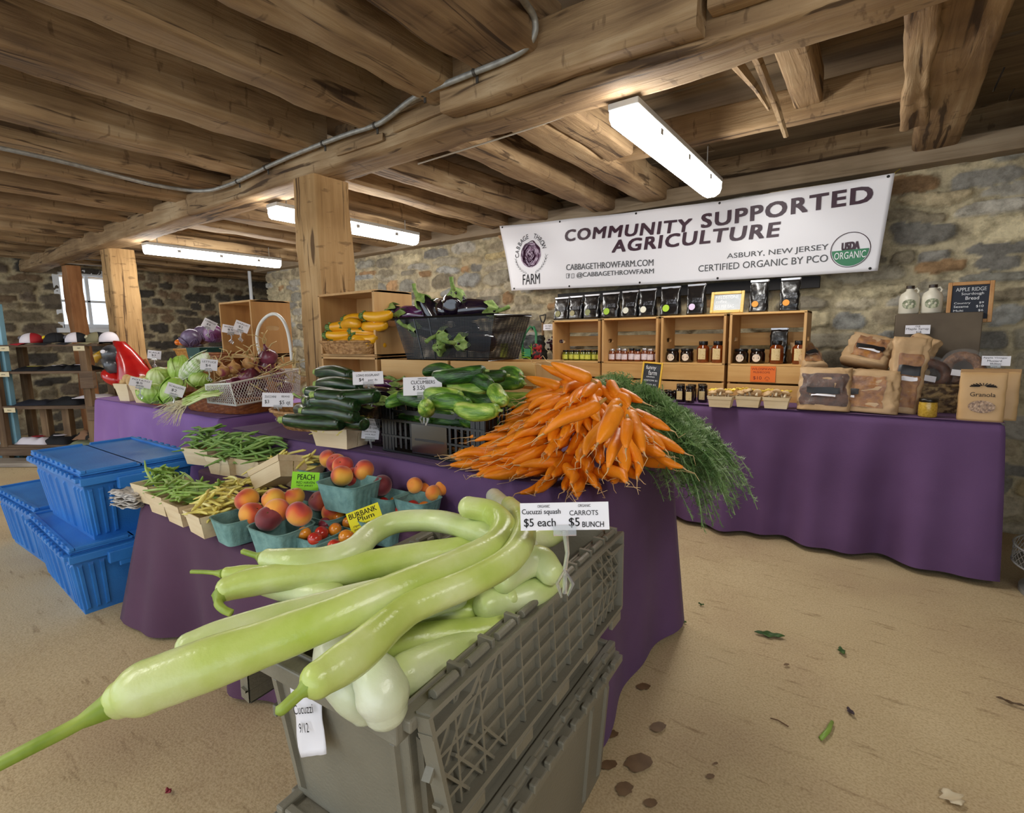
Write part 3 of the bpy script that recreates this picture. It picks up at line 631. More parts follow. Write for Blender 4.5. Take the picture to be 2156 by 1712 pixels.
# organic seal
SG = PY(1790, 526, BY); Rr = .098
def disc(mb, C, r, a0, a1, off, n=30):
    pts = [Vector((C.x+r*math.cos(a0+(a1-a0)*i/n), BY, C.z+r*math.sin(a0+(a1-a0)*i/n))) for i in range(n+1)]
    mb.add([surf(C, off)]+[surf(p, off) for p in pts], [(0, i+1, i+2) for i in range(n)])
m = MB(); disc(m, SG, Rr*.93, PI+.0, 2*PI, .005); m.build('seal_green_half', mat('seal_green', '#2f7a52', .5), bn)
m = MB(); bring(m, 1790, 526, Rr, Rr, .003); fit = []
bproj(m, 'USDA', (1773, 520), (1809, 516), (16, 16), .03); m.build('seal_ring', M_MAU, bn)
m = MB()
vs, fs = text_mesh('ORGANIC', 1); x0 = min(v.x for v in vs); x1 = max(v.x for v in vs); y0 = min(v.y for v in vs); y1 = max(v.y for v in vs)
m.add([surf(SG+Vector((((v.x-x0)/(x1-x0)-.5)*.155, 0, -.03+((v.y-y0)/(y1-y0)-.5)*.04+.02*((v.x-x0)/(x1-x0)-.5)*0)), .0062) for v in vs], fs); m.build('seal_lettering', M_WHT, bn)
for u, v in [(q, .975) for q in (.01, .22, .45, .66, .99)]+[(q, .03) for q in (.012, .22, .45, .66, .985)]:
    m = MB(); p = bpt(u, v)-bn.location; m.ball(p+Vector((0, -.003, 0)), (.008, .003, .008), 8, 4); m.build('grommet', mat('dark_grommet', '#2c2a28', .4, metal=.8), bn)
m = MB(); m.tube([bpt(1, 1), PY(1892, 358, 3.74), PY(1905, 350, 3.78)], .003, 5); m.build('tie_string', mat('yellow_string', '#b8a64a', .8), bn, org=bn.location)
# dark rail below the banner
m = MB(); a, b = PY(1165, 628, 3.74), PY(1700, 590, 3.74); m.box2((-2.2, 3.74, 1.40), (-.33, 3.79, 1.47)); tag(m.build('dark_rail', mat('dark_rail', '#141012', .7), org=(-1.2, 3.76, 1.43)), 'dark board on the stone wall just under the banner behind the black bags', 'board')
# ---------------- far table goods ----------------
FY = 3.42
UX = [(-1.985, -1.60), (-1.585, -1.185), (-1.165, -.765), (-.745, -.34)]
nm = ['crate on its side holding yellow-labelled jars', 'crate on its side holding white-labelled sauce jars', 'crate on its side with honey jars, behind the small framed chalkboard', 'crate on its side at the right end, above the orange sign']
nl = ['slatted crate under the crate of yellow-labelled jars', 'slatted crate under the crate of white-labelled jars', 'slatted crate behind the small framed chalkboard', 'slatted crate carrying the orange mushroom sign']
for i, (a, b) in enumerate(UX):
    dy = .0
    crate('wooden_crate', ((a+b)/2, FY+dy, TZ), 0, b-a, .205, .24, nl[i], lower=True, slats=2)
    crate('wooden_crate', ((a+b)/2, FY+dy, TZ+.206), 0, b-a, .315-.003*(3-i), .24, 'pine '+nm[i])
crate('wooden_crate', (-2.25, FY+.02, TZ), 0, .46, .205, .24, 'slatted crate under the black net bag, leftmost on the far table', lower=True, slats=2)
ZT = TZ+.206+.315; ZS = TZ+.206+.0125
M_BLK = mat('black_foil_bag', '#0c0c0f', .22, spec=.7, bump=.25, bscale=25, coat=.4); M_SIL = mat('silver_tie', '#c8c8cc', .3, metal=.8)
def coffee(x, y, z, w, h, col, label, rz=0, d=.075, shine=0):
    t = empty('coffee_bag', (x, y, z), rz, label, 'bag'); m = MB(); f = bag_fn(w, d, h, .12, .006, x*9, .93, .8); bag_mesh(m, f, 36, 16); m.build('foil_body', M_BLK, t, smooth='all')
    m = MB(); m.box((0, 0, h+.004), (w*.95, .012, .013)); m.ball((w*.47, -.004, h+.004), .006, 8, 5); m.build('tin_tie', M_SIL, t, bevel=.002)
    if col:
        m = MB(); n = 20; r = w*.17; yy = -d*.5-.004; k = [Vector((-w*.14+r*math.cos(2*PI*i/n), yy+(h*.27+r*math.sin(2*PI*i/n))*d*.33/h, h*.27+r*math.sin(2*PI*i/n))) for i in range(n)]
        m.add(k+[v+Vector((0, .003, 0)) for v in k], [tuple(range(n))]+[(i, (i+1) % n, n+(i+1) % n, n+i) for i in range(n)]); m.build('round_sticker', mat('sticker_'+col[1:], col, .5), t)
        m = MB(); m.box((w*.10, -d*.36-.002, h*.50), (w*.5, .002, h*.16), R=Matrix.Rotation(-.33*d/h*1.2, 3, 'X')); m.build('printed_panel', mat('bag_print', '#5e6068', .4, c2='#141418', scale=60, detail=6, lo=.45, hi=.5), t)
    return t
CF = [(1184, 32, '#8f8d5a', 'leftmost black coffee bag on the crates, olive sticker'), (1214, 30, '#a39b70', 'second black coffee bag from the left on the crates'), (1247, 34, '#8e9462', 'third black coffee bag from the left on the crates'), (1287, 42, '#a3c93a', 'black coffee bag with a lime green sticker, left of the two white-stickered bags'), (1327, 36, '#dcdccd', 'left one of the two black coffee bags with white stickers'), (1364, 38, '#e3e2cf', 'right one of the two black coffee bags with white stickers'), (1412, 44, '#a9cf3c', 'black coffee bag with a lime green sticker beside the lilac-stickered bag'), (1466, 40, '#d9c6e6', 'tall black coffee bag with a lilac sticker left of the framed coffee sign')]
for px, w_, c, lb in CF:
    a = PY(px-w_/2, 660, 3.40); b = PY(px+w_/2, 660, 3.40); wv = min(.135, (b.x-a.x)); coffee((a.x+b.x)/2, 3.40, ZT+.001, wv, .155+.028*(px-1184)/282, c, lb, rz=-.08)
for px, lb in ((1597, 'black coffee bag with an orange sticker right beside the framed coffee sign'), (1662, 'black coffee bag with an orange sticker at the right end of the crates')):
    q = PY(px, 650, 3.38); coffee(q.x, 3.38, ZT+.001, .105, .178, '#f0982a', lb)
q = PY(1531, 641, 3.36); M_YF = mat('yellow_wood_frame', '#d9b356', .5, c2='#e6c676', scale=30, stretch=(1, 1, 8)); M_CHK = mat('chalkboard', '#2b2e33', .7, c2='#3a3e44', scale=12); M_CHL = mat('chalk_white', '#eef0f2', .8)
card((q.x, 3.36, ZT+.068), .155, .10, [('FIELDSTONE', .06, .82, .85, .2), ('coffee', .08, .56, .4, .2), ('$15 PER BAG', .06, .22, .7, .25)], 'framed coffee price board reading FIELDSTONE on the crates between black bags', rz=.05, tilt=-.28, frame=M_YF, name='chalkboard_sign', mt=mat('chalky_glare_board', '#9aa0a6', .4, c2='#c9cdd0', scale=9), ink=M_CHL)  # pale mottled board colour has both whitewash and glare painted in
M_DK = mat('dark_preserve', '#1c0d08', .12, coat=.6); M_HON = mat('amber_honey', '#5a2408', .1, coat=.7, c2='#7a330a', scale=20); M_YLJ = mat('green_relish', '#6d7426', .15, coat=.5); M_SAU = mat('rusty_sauce', '#7a3d1e', .15, coat=.5)
M_BLID = mat('black_lid', '#0e0e10', .3); M_LY = mat('yellow_green_label', '#c9d13c', .5, c2='#dfe36e', scale=60); M_LW = mat('pinkish_white_label', '#e4dadf', .5, c2='#c9b6c0', scale=90, lo=.5, hi=.7); M_LC = mat('cream_label', '#ead9c2', .5, c2='#d7a58c', scale=120, lo=.55, hi=.7); M_LP = mat('kraft_label', '#d8c08c', .5, c2='#b99a5a', scale=120, lo=.55, hi=.7)
for i in range(7):
    jar('jar', .026, .075, M_YLJ, M_BLID, 'small black-lidded jar with a yellow-green label in the leftmost crate', lab=M_LY, loc=(-1.93+.048*i, 3.40+.01*(i % 2), ZS), group='yellow-labelled jars in the leftmost crate')
for i in range(8):
    jar('jar', .025, .085+.004*(i % 2), M_SAU, M_BLID if i in (3, 4) else M_SIL, 'sauce jar with a pinkish white label in the second crate', lab=M_LW, loc=(-1.545+.047*i, 3.39+.012*(i % 2), ZS), group='white-labelled sauce jars in the second crate', shoulder=.7)
for ci, nmn in ((2, 'third'), (3, 'right end')):
    x0 = UX[ci][0]
    for k in range(2):
        jar('jar', .042, .088, M_DK, M_BLID, '%s squat dark jar with a round pink label in the %s crate' % (('left', 'right')[k], nmn), lab=M_LC, labshape='round', shoulder=.85, loc=(x0+.06+.088*k, 3.36+.02*k, ZS))
        jar('honey_jar', .038, .135, M_HON, M_BLID, '%s tall honey jar with a tan paper label in the %s crate' % (('left', 'right')[k], nmn), lab=M_LP, labshape='tall', shoulder=.66, loc=(x0+.252+.088*k+(.03 if ci == 3 and k else 0), 3.37, ZS))
coffee(UX[3][0]+.25, 3.455, ZS, .10, .2, None, 'unstickered black bag standing behind the honey jars in the right end crate')
q = PY(1606, 782, 3.29); card((q.x, 3.295, .885), .135, .092, [('WILDSPAWN', .04, .83, .9, .15), ('MUSHROOMS', .12, .62, .66, .13), ('$10', .12, .24, .34, .24), ], 'orange paper sign reading WILDSPAWN MUSHROOMS $10 on the crate', rz=0, tilt=0, color='#ee7423', ink=mat('red_ink', '#7d2410', .6), name='paper_sign', extra=lambda mm, w, h: [mm.tube([(w*(.18+.09*math.cos(a)), -.0016, h*(-.32+.16*math.sin(a))) for a in [PI*i/10 for i in range(11)]], .0012, 4), mm.tube([(w*.16, -.0016, -h*.32), (w*.14, -.0016, -h*.42)], .001, 4), mm.tube([(w*.2, -.0016, -h*.32), (w*.22, -.0016, -h*.42)], .001, 4)])
# framed chalkboard reading funny farm
q = P(1370, 838, TZ); card((q.x+.005, q.y-.01, TZ+.135), .105, .165, [('funny', .12, .84, .6, .2), ('farm', .3, .66, .5, .18), ('APIARIES', .2, .50, .5, .05), ('HONEYCOMB  $15', .08, .36, .8, .07), ('1lb HONEY  $12', .08, .2, .75, .07)], 'small yellow-framed chalkboard reading funny farm behind the carrot tops', tilt=-.15, frame=mat('bright_yellow_frame', '#e8b93c', .5), name='chalkboard_sign', mt=M_CHK, ink=M_CHL, rz=.12, roll=.07)
for i in range(9):
    a, b = divmod(i, 3); jar('jar', .024, .055, M_DK, M_BLID, 'tiny dark preserve jar on the far table beside the framed chalkboard', loc=(-1.16+.055*b+.02*a, 3.06+.055*a, TZ+.001), group='tiny dark jars beside the chalkboard', lab=None)
for i, (x, y) in enumerate(((-.945, 3.04), (-.885, 3.02), (-.97, 3.12), (-.90, 3.11), (-.83, 3.09), (-.86, 3.18))):
    jar('honey_jar', .027, .10, M_DK, M_BLID, 'tall dark jar with a tan label grouped left of the mushroom baskets', loc=(x, y, TZ+.001), group='tall dark jars left of the mushrooms', lab=M_LP, labshape='tall')
def quart(name, loc, rz, label, L=.15, Wd=.10, H=.07, mt=None, kind='wood', group=None, rot=None, cat='basket', tp=.84):
    t = empty(name, loc, rz, label, cat, group, rot=rot); mt = mt or M_BAL; th = .0025
    def wall(m, s, ax, z0, z1, o, gap=0, parts=1):
        f0 = tp+(1-tp)*z0/H; f1 = tp+(1-tp)*z1/H; hl = (L if ax == 'y' else Wd)/2; hw = (Wd if ax == 'y' else L)/2
        for q in range(parts):
            a = -1+2*q/parts+gap; b = -1+2*(q+1)/parts-gap; vs = []
            for off in (0, -th):
                for (u, f, z) in ((a, f0, z0), (b, f0, z0), (b, f1, z1), (a, f1, z1)):
                    d_ = s*(hw*f+off+o); e = u*(hl*f+o); vs.append((e, d_, z) if ax == 'y' else (d_, e, z))
            m.add(vs, [(0, 1, 2, 3), (7, 6, 5, 4), (0, 4, 5, 1), (1, 5, 6, 2), (2, 6, 7, 3), (3, 7, 4, 0)])
    if kind == 'wood':
        m = MB()
        for s in (-1, 1): wall(m, s, 'y', 0, H*.97, 0, 0); wall(m, s, 'x', 0, H*.97, 0, .04, 2)
        m.box((0, 0, .002), (L*tp-.003, Wd*tp-.003, .003)); m.build('veneer_body', mt, t)
        m = MB()
        for s in (-1, 1): wall(m, s, 'y', H*.72, H, .0028); wall(m, s, 'x', H*.72, H, .0028)
        m.build('rim_band', M_BAL if mt is M_BAL else mt, t)
    else:
        m = MB(); sq = 5
        def f(a, b):
            an = 2*PI*a; c, s = math.cos(an), math.sin(an); k = 1/(abs(c)**sq+abs(s)**sq)**(1/sq)
            if b < .5: z = b*2*H; fl = tp+(1-tp)*b*2; ins = 0
            elif b < .62: z = H; fl = 1.0+.03*(1 if b < .56 else -1.2); ins = 0
            else: q = (b-.62)/.38; z = H-(H-.004)*q; fl = .965-(1-tp)*q; ins = .002
            rb = .0025*max(0, math.cos(an*22))*(1 if .08 < b < .38 else 0)*(1 if math.cos(an*2.0) < 2 else 0)
            return Vector((c*k*(L/2*fl-rb), s*k*(Wd/2*fl-rb), z))
        m.grid(f, 88, 34, wrapu=True); m.grid(lambda a, b: Vector((f(a, 0).x*b, f(a, 0).y*b, .004)), 44, 2, wrapu=True); m.build('pulp_body', mt, t, smooth='all')
    return t
# mushrooms
M_MTAN = mat('tan_mushroom', '#b98f60', .6, c2='#d8b98c', scale=25); M_MYEL = mat('yellow_oyster', '#e8c42e', .5, c2='#f3dc6a', scale=30); M_MWHT = mat('mushroom_stem', '#e2d2b4', .6)
def mushroom(loc, r, rot):
    t = empty('mushroom', loc, 0, None, 'mushroom', rot=rot); lathe_obj('cap', [(r*.2, r*.1), (r*.75, 0), (r, r*.15), (r*.95, r*.4), (r*.6, r*.75), (0, r*.85)], M_MTAN, t, 14); lathe_obj('stem', [(r*.28, -r*.9), (r*.22, -r*.3), (r*.25, r*.1)], M_MWHT, t, 10, smooth='all'); return t
def oyster(loc, r, rot, label, group):
    m = MB()
    for k in range(3):
        c = Vector((r*.5*math.cos(k*2.1), r*.5*math.sin(k*2.1), k*r*.2)); m.grid(lambda a, b: c+Vector((r*b*math.cos(2*PI*a), r*b*math.sin(2*PI*a), r*(.5*b*b+.14*b*math.sin(a*2*PI*5+k)))), 26, 6, wrapu=True)
    o = m.build('oyster_mushroom', M_MYEL, org=(0, 0, 0), smooth='all', solid=.002); o.location = loc; o.rotation_euler = rot; return tag(o, label, 'mushroom', group)
for i, (px, py) in enumerate(((1514, 858), (1573, 858), (1632, 861))):
    q = P(px, py, TZ); q.y += .035; nmq = ('left', 'middle', 'right')[i]
    quart('wooden_basket', (q.x, q.y, TZ+.001), .03, '%s one of the three wooden punnets of mushrooms on the far table' % nmq, .125, .085, .06, cat='basket')
    rr = random.Random(i)
    for k in range(5):
        mm = mushroom((q.x-.042+.021*k, q.y-.012+.02*(k % 2), TZ+.07+.006*(k % 3)), .021+.004*rr.random(), (rr.uniform(-1.2, .3), rr.uniform(-.5, .5), 0)); tag(mm, 'tan capped mushroom in the %s wooden punnet' % nmq, None, 'tan mushrooms in the %s punnet' % nmq)
    for k in range(4):
        oyster((q.x-.045+.03*k, q.y+.025, TZ+.078), .016+.005*rr.random(), (rr.uniform(-.3, .3), 0, rr.random()*6), 'yellow ruffled oyster mushroom in the %s wooden punnet' % nmq, 'yellow oyster mushrooms in the %s punnet' % nmq)
# bread bags
M_KR = mat('kraft_paper', '#b08f66', .65, c2='#c2a27a', scale=9, bump=.5, bscale=22); M_BRW = mat('bread_crust', '#7a4a24', .55, c2='#a8702f', scale=30, bump=.4); M_BRD2 = mat('dark_bread', '#3c2114', .5, c2='#5e3620', scale=35, bump=.4); M_FILM = mat('cellophane', '#f4f4f6', .12, alpha=.06, spec=1, bump=1, bscale=30); M_BLB = mat('black_bread_label', '#1a181a', .4)
def bread_bag(loc, rot, w, d, h, label, win=(.62, .88), wz=(.12, .85), bread=None, seed=0, lab=.4, k=.45, topw=.95, lump=.011):
    t = empty('paper_bread_bag', loc, 0, label, 'bag', rot=rot); f = bag_fn(w, d, h, .15, lump, seed, topw, k); m = MB(); bag_mesh(m, f, 56, 26); m.build('paper_body', M_KR, t, smooth='all')
    def off(q, e): r = math.hypot(q.x, q.y)+1e-6; return Vector((q.x*(1+e/r), q.y*(1+e/r)-e*.4, q.z))
    m = MB(); m.grid(lambda a, b: off(f(win[0]+(win[1]-win[0])*a, wz[0]+(wz[1]-wz[0])*b), .0015), 16, 14); m.build('bread', bread or M_BRW, t, smooth='all')
    m = MB(); m.grid(lambda a, b: off(f(win[0]+(win[1]-win[0])*a, wz[0]+(wz[1]-wz[0])*b), .004+.003*nz(a*9+seed, b*9)), 20, 18); m.build('film_window', M_FILM, t, smooth='all')
    if lab:
        m = MB(); c = (win[0]+win[1])/2; m.grid(lambda a, b: off(f(c-.045+.09*a, lab+.13*b), .008), 6, 3); m.build('printed_label', M_BLB, t, smooth='all')
        m = MB(); m.grid(lambda a, b: off(f(c-.025+.05*a, lab-.07+.05*b), .0085), 6, 3); m.build('white_label', M_WHT, t, smooth='all')
    return t
q = P(1729, 868, TZ); bread_bag((q.x, q.y+.075, TZ), (-.12, .0, .05), .235, .15, .22, 'large brown paper bread bag with a starry window, front left of the bread', seed=3, bread=M_BRD2)
q = P(1828, 872, TZ); bread_bag((q.x, q.y+.075, TZ), (-.1, .03, -.05), .235, .15, .21, 'brown paper bread bag lying open-windowed, front centre beside the baguette bag', seed=9, win=(.6, .78))
bread_bag((-.29, 3.32, TZ+.19), (-.9, .0, .55), .13, .09, .24, 'flattened paper bread bag on top of the bread pile at the left', seed=14, win=(.65, .85))
bread_bag((-.07, 3.36, TZ+.22), (-.6, .2, -.2), .22, .11, .19, 'crumpled paper bread bag topmost at the middle of the bread pile', seed=21, win=(.7, .82))
bread_bag((.10, 3.40, TZ+.20), (-.5, .3, -.9), .16, .10, .20, 'paper bread bag on the pile just behind the baguette bag', seed=27, win=(.64, .8))
for x, lb in ((-.22, 'left'), (-.02, 'middle'), (.13, 'right')):
    bread_bag((x, 3.36, TZ), (0, 0, .1), .17, .13, .20, '%s paper bread bag standing in the back row under the pile' % lb, seed=x*50)
q = P(1895, 872, TZ); bread_bag((q.x, q.y+.05, TZ), (-.10, .09, .12), .125, .09, .37, 'tall narrow paper bag with a baguette in its window', seed=33, win=(.68, .82), wz=(.08, .78), lab=.5, k=.3, topw=1.2)
# wicker basket with wreath breads
M_WDK = mat('dark_wicker', '#5b4630', .6, c2='#a58a5c', scale=40, lo=.42, hi=.6, bump=.5); M_WIK = mat('tan_wicker', '#8a5c2c', .55, c2='#c0915a', scale=45, lo=.35, hi=.6, bump=.6, bscale=120)
bx = P(1968, 870, TZ); bt = empty('wicker_basket', (bx.x+.02, bx.y+.12, TZ), 0, 'dark striped wicker basket holding the bagged bread wreaths', 'basket'); m = MB(); rim = wicker(m, .27, .17, .135, 1.15, 9, 26, 4, .006); m.build('woven_body', M_WDK, bt, smooth='all')
m = rim_tube(rim, .007); m.build('rim', M_WDK, bt, smooth='all')
def wreath(loc, rot, label, dark):
    t = empty('bread_wreath', loc, 0, label, 'bread', rot=rot); m = MB(); m.grid(lambda a, b: Vector(((.062+.024*math.cos(2*PI*b))*math.cos(2*PI*a), (.062+.024*math.cos(2*PI*b))*math.sin(2*PI*a), .024*math.sin(2*PI*b)))*(1+.05*nz(a*20, b*6)), 36, 12, True, True); m.build('crust', dark, t, smooth='all')
    m = MB(); m.grid(lambda a, b: Vector(((.10+.012*nz(a*9, b*5))*math.cos(2*PI*a)*math.sin(PI*b), (.10+.012*nz(a*9, b*7, 2))*math.sin(2*PI*a)*math.sin(PI*b), -.035*math.cos(PI*b)+.01*nz(a*12, b*9))), 40, 16, wrapu=True); m.build('film_bag', M_FILM, t, smooth='all')
    m = MB(); m.box((-.01, -.03, .038), (.05, .03, .002)); m.build('paper_label', M_WHT, t); return t
wreath((bt.location.x-.04, bt.location.y-.01, TZ+.175), (1.2, .2, .1), 'dark round bread in clear film, left in the wicker basket', M_BRD2)
wreath((bt.location.x+.08, bt.location.y+.02, TZ+.21), (1.3, .1, -.2), 'ring-shaped bread in clear film, right in the wicker basket', mat('seeded_bread', '#5a3a26', .6, c2='#8a6242', scale=60, bump=.6))
q = P(1953, 880, TZ); jar('mustard_jar', .036, .085, mat('mustard', '#b08d2a', .25, c2='#c9a640', scale=120, coat=.5), mat('black_gold_lid', '#1a140c', .3), 'jar of grainy yellow mustard with a black lid in front of the wicker basket', loc=(q.x, q.y+.035, TZ+.001), shoulder=.95)
# granola
M_KR2 = mat('smooth_kraft', '#c09a68', .5, c2='#cca878', scale=6, bump=.1, bscale=12)
def granola(loc, rz, label, front=True):
    t = empty('granola_bag', loc, rz, label, 'bag'); w, d, h = .155, .07, .215; f = bag_fn(w, d, h, .06, .002, loc[0]*7, 1.0, .55); m = MB(); bag_mesh(m, f, 44, 20); m.build('pouch', M_KR2, t, smooth='all')
    m = MB(); m.box((0, 0, h-.004), (w, .006, .03)); m.build('seal_strip', mat('kraft_seal', '#a9814f', .5), t, bevel=.001)
    if front:
        def fy(z): tt = z/h; return -(d*((1-tt)**.55*.94+.06))/2-.0035
        m = MB(); n = 24; vs = [Vector((.045*math.cos(2*PI*i/n), 0, .065+.027*math.sin(2*PI*i/n))) for i in range(n)]; vs = [Vector((v.x, fy(v.z), v.z)) for v in vs]; m.add([Vector((0, fy(.065)-.001, .065))]+vs, [(0, i+1, (i+1) % n+1) for i in range(n)]); m.build('oval_window', mat('granola_clusters', '#6d4a30', .4, c2=['#a5805a', '#caa888'], scale=110, bump=.8, coat=.6), t)
        m = MB(); vs, fs = text_mesh('Granola', .026); m.add([Vector((v.x, fy(.115+v.y)-.001, .117+v.y)) for v in vs], fs)
        for i in range(11):
            a = math.radians(8+16.4*i); p0 = (.012*math.cos(a), .152+.004*math.sin(a)); p1 = (.045*math.cos(a), .150+.018*math.sin(a)); m.tube([Vector((p0[0], fy(p0[1])-.001, p0[1])), Vector((p1[0], fy(p1[1])-.001, p1[1]))], [.0012, .0022], 4)
        m.build('printing', M_INK, t)
    return t
q = P(2064, 888, TZ); granola((q.x, q.y+.04, TZ), -.02, 'front kraft pouch printed Granola with an oval window'); granola((q.x+.055, q.y+.13, TZ), -.1, 'second kraft pouch standing just behind the Granola pouch', False)
# grey-brown box with syrup jugs
m = MB(); m.box2((-.03+.09, 3.52, TZ), (.415, 3.70, 1.215)); bxo = m.build('display_box', mat('grey_brown_board', '#5a4d3e', .7, c2='#6b5d4b', scale=6), org=(.24, 3.6, TZ), bevel=.004); tag(bxo, 'tall plain grey-brown box against the stone wall carrying the syrup jugs', 'box')
M_CRM = mat('cream_jug', '#e6dfcc', .35); M_OLV = mat('olive_label', '#7d8468', .5, c2='#c8c8a8', scale=70, lo=.45, hi=.6)
for k, x in enumerate((.115, .212)):
    t = empty('syrup_jug', (x, 3.60, 1.216), 0, ('left', 'right')[k]+' cream plastic maple syrup jug on the tall box', 'jug'); lathe_obj('body', [(.038, 0), (.044, .006), (.045, .085), (.038, .108), (.018, .124), (.017, .136)], M_CRM, t, 24, fn=lambda a, q: 1+.03*math.cos(4*a)); lathe_obj('cap', [(.019, .136), (.019, .152), (0, .153)], mat('brown_cap', '#33241a', .4), t, 16, smooth=True)
    m = MB(); m.tube([(.030, 0, .105), (.038, 0, .125), (.028, 0, .138), (.015, 0, .132)], .005, 8); m.build('handle', M_CRM, t, smooth='all')
    m = MB(); n = 20; m.add([(0, -.0475, .052)]+[(.0468*math.sin(x_/.046), -.0468*math.cos(x_/.046), .052+z_) for x_, z_ in [(.034*math.cos(2*PI*i/n), .026*math.sin(2*PI*i/n)) for i in range(n)]], [(0, i+1, (i+1) % n+1) for i in range(n)]); m.build('oval_label', M_OLV, t, smooth='all')
q = PY(1932, 694, 3.5); card(q, .105, .047, [('OUR', .4, .85, .2, .2), ('Maple Syrup', .04, .55, .9, .3), ('$19', .45, .18, .2, .28)], 'small white card reading Maple Syrup $19 on the front of the tall box', rz=0, tilt=0, name='price_sign')
q = PY(2042, 636, 3.56); card((q.x, 3.57, q.z), .145, .175, [('APPLE RIDGE', .1, .88, .82, .11, .01), ('Sourdough', .26, .74, .6, .1), ('Bread', .38, .62, .36, .1), ('Country      $9', .08, .47, .8, .07), ('Sesame     $10', .08, .37, .8, .08), ('Multi          $6', .08, .25, .8, .07), ('Baguette   $6', .08, .15, .8, .07), ('Focaccia   $6', .08, .05, .8, .07)], 'wood-framed chalkboard price list headed APPLE RIDGE on the tall box', rz=-.05, tilt=-.12, frame=mat('brown_frame', '#b5814a', .5, c2='#c4935c', scale=20), name='chalkboard_sign', mt=mat('blue_black_board', '#242a36', .7), ink=M_CHL)
q = PY(2097, 760, 3.30); card(q, .10, .046, [('Apple Vinegar', .04, .8, .85, .2), ('Mustard', .2, .5, .5, .2), ('$8.00/jar', .3, .2, .4, .2)], 'small white card reading Mustard behind the granola pouches', rz=-.1, tilt=-.1, clip=.08)
q = PY(1154, 689, 3.33); card(q, .085, .045, [('DAY OLD', .2, .7, .6, .25), ('BREAD', .25, .3, .5, .2)], 'small white card clipped at the left end of the crates', rz=0, tilt=-.1)
# black net bag with straps, spade handle
nb = empty('tool_bag', (-2.20, 3.38, TZ+.206), 0, 'black net tote with green straps on the leftmost far crate', 'bag'); m = MB(); f = bag_fn(.19, .12, .20, .5, .02, 4, .8, .5); bag_mesh(m, f, 40, 18); m.build('net_body', mat('black_net', '#14161a', .6, c2='#333a36', scale=50), nb, smooth='all')
m = MB()
for s in (-1, 1): m.tube([(s*.06, -.07, .03), (s*.065, -.075, .14), (s*.05, -.05, .22), (s*.015, -.03, .27), (0, -.01, .25)], [.010]*5, 6, flat=.3)
m.build('strap', mat('green_strap', '#2f7a4c', .5), nb, smooth='all')
m = MB(); m.box((-.01, -.082, .07), (.06, .003, .06)); m.build('green_tag', mat('green_tag', '#2f8a5a', .5), nb)
m = MB()
for i in range(14): a = rnd.random()*6; m.tube([(.05*math.cos(a)*rnd.random()+.02, -.07-.01*rnd.random(), .02+.1*rnd.random()), (.09*math.cos(a), -.085, .02+.12*rnd.random())], [.004, .001], 4)
m.build('lime_trim', mat('lime_trim', '#9ad02c', .5), nb)
gv = empty('garden_gloves', (-2.135, 3.30, TZ+.207), .1, 'pair of red and black garden gloves hanging on the black net tote', 'gloves'); m = MB()
for s in (0, 1):
    for k in range(4): m.tube([(s*.03+k*.011-.02, 0, .10), (s*.03+k*.012-.02, -.004, .045), (s*.03+k*.013-.022, 0, .004+.006*(k % 2))], [.006, .0065, .005], 6)
    m.ball((s*.03-.002, 0, .11), (.026, .012, .03), 10, 6)
m.build('gloves', mat('red_black_glove', '#b0201c', .6, c2='#141414', scale=40, lo=.45, hi=.55), gv, smooth='all')
sp = empty('hand_spade', (-2.17, 3.46, TZ+.206), 0, 'hand spade with a dark D-grip handle sticking up from the net tote', 'tool'); m = MB(); m.tube([(0, 0, .0), (0, 0, .30)], .010, 8); m.build('shaft', mat('ash_shaft', '#8a6a45', .5), sp, smooth=True)
m = MB(); m.tube([(0, 0, .29), (-.018, 0, .32), (-.028, 0, .355), (.028, 0, .36), (.018, 0, .32), (0, 0, .29)], .006, 8); m.build('grip', mat('dark_grip', '#2a2422', .4), sp, smooth='all')
fb = empty('dark_foliage_bunch', (-2.08, 3.49, TZ+.206), 0, 'dark purple dried flower bunch beside the net tote', 'flowers'); m = MB()
for i in range(60): a = rnd.random()*6.28; r = .07*rnd.random()**.5; m.ball((r*math.cos(a), r*math.sin(a)*.6, .12+.09*rnd.random()-r*.6), (.010, .010, .008), 6, 4)
m.build('petals', mat('dark_purple_petals', '#3a2230', .7, c2='#6b3a5a', scale=60), fb, smooth='all')
m = MB()
for i in range(12): a = i*.5; m.tube([(0, 0, 0), (.05*math.cos(a), .03*math.sin(a), .15)], .002, 4)
m.build('stems', mat('dark_stem', '#2c3a24', .7), fb)
q = PY(1060, 740, 3.25); card((-2.52+.04, 3.36, TZ+.206+.075), .075, .13, [('Farm', .2, .8, .6, .08), ('Herbs', .2, .65, .55, .07), ('Tea', .25, .5, .4, .07)], 'yellow-green leaflet standing left of the net tote', rz=0, tilt=-.1, color='#a9ba35', ink=mat('green_ink', '#4c5c1c', .6), name='leaflet')
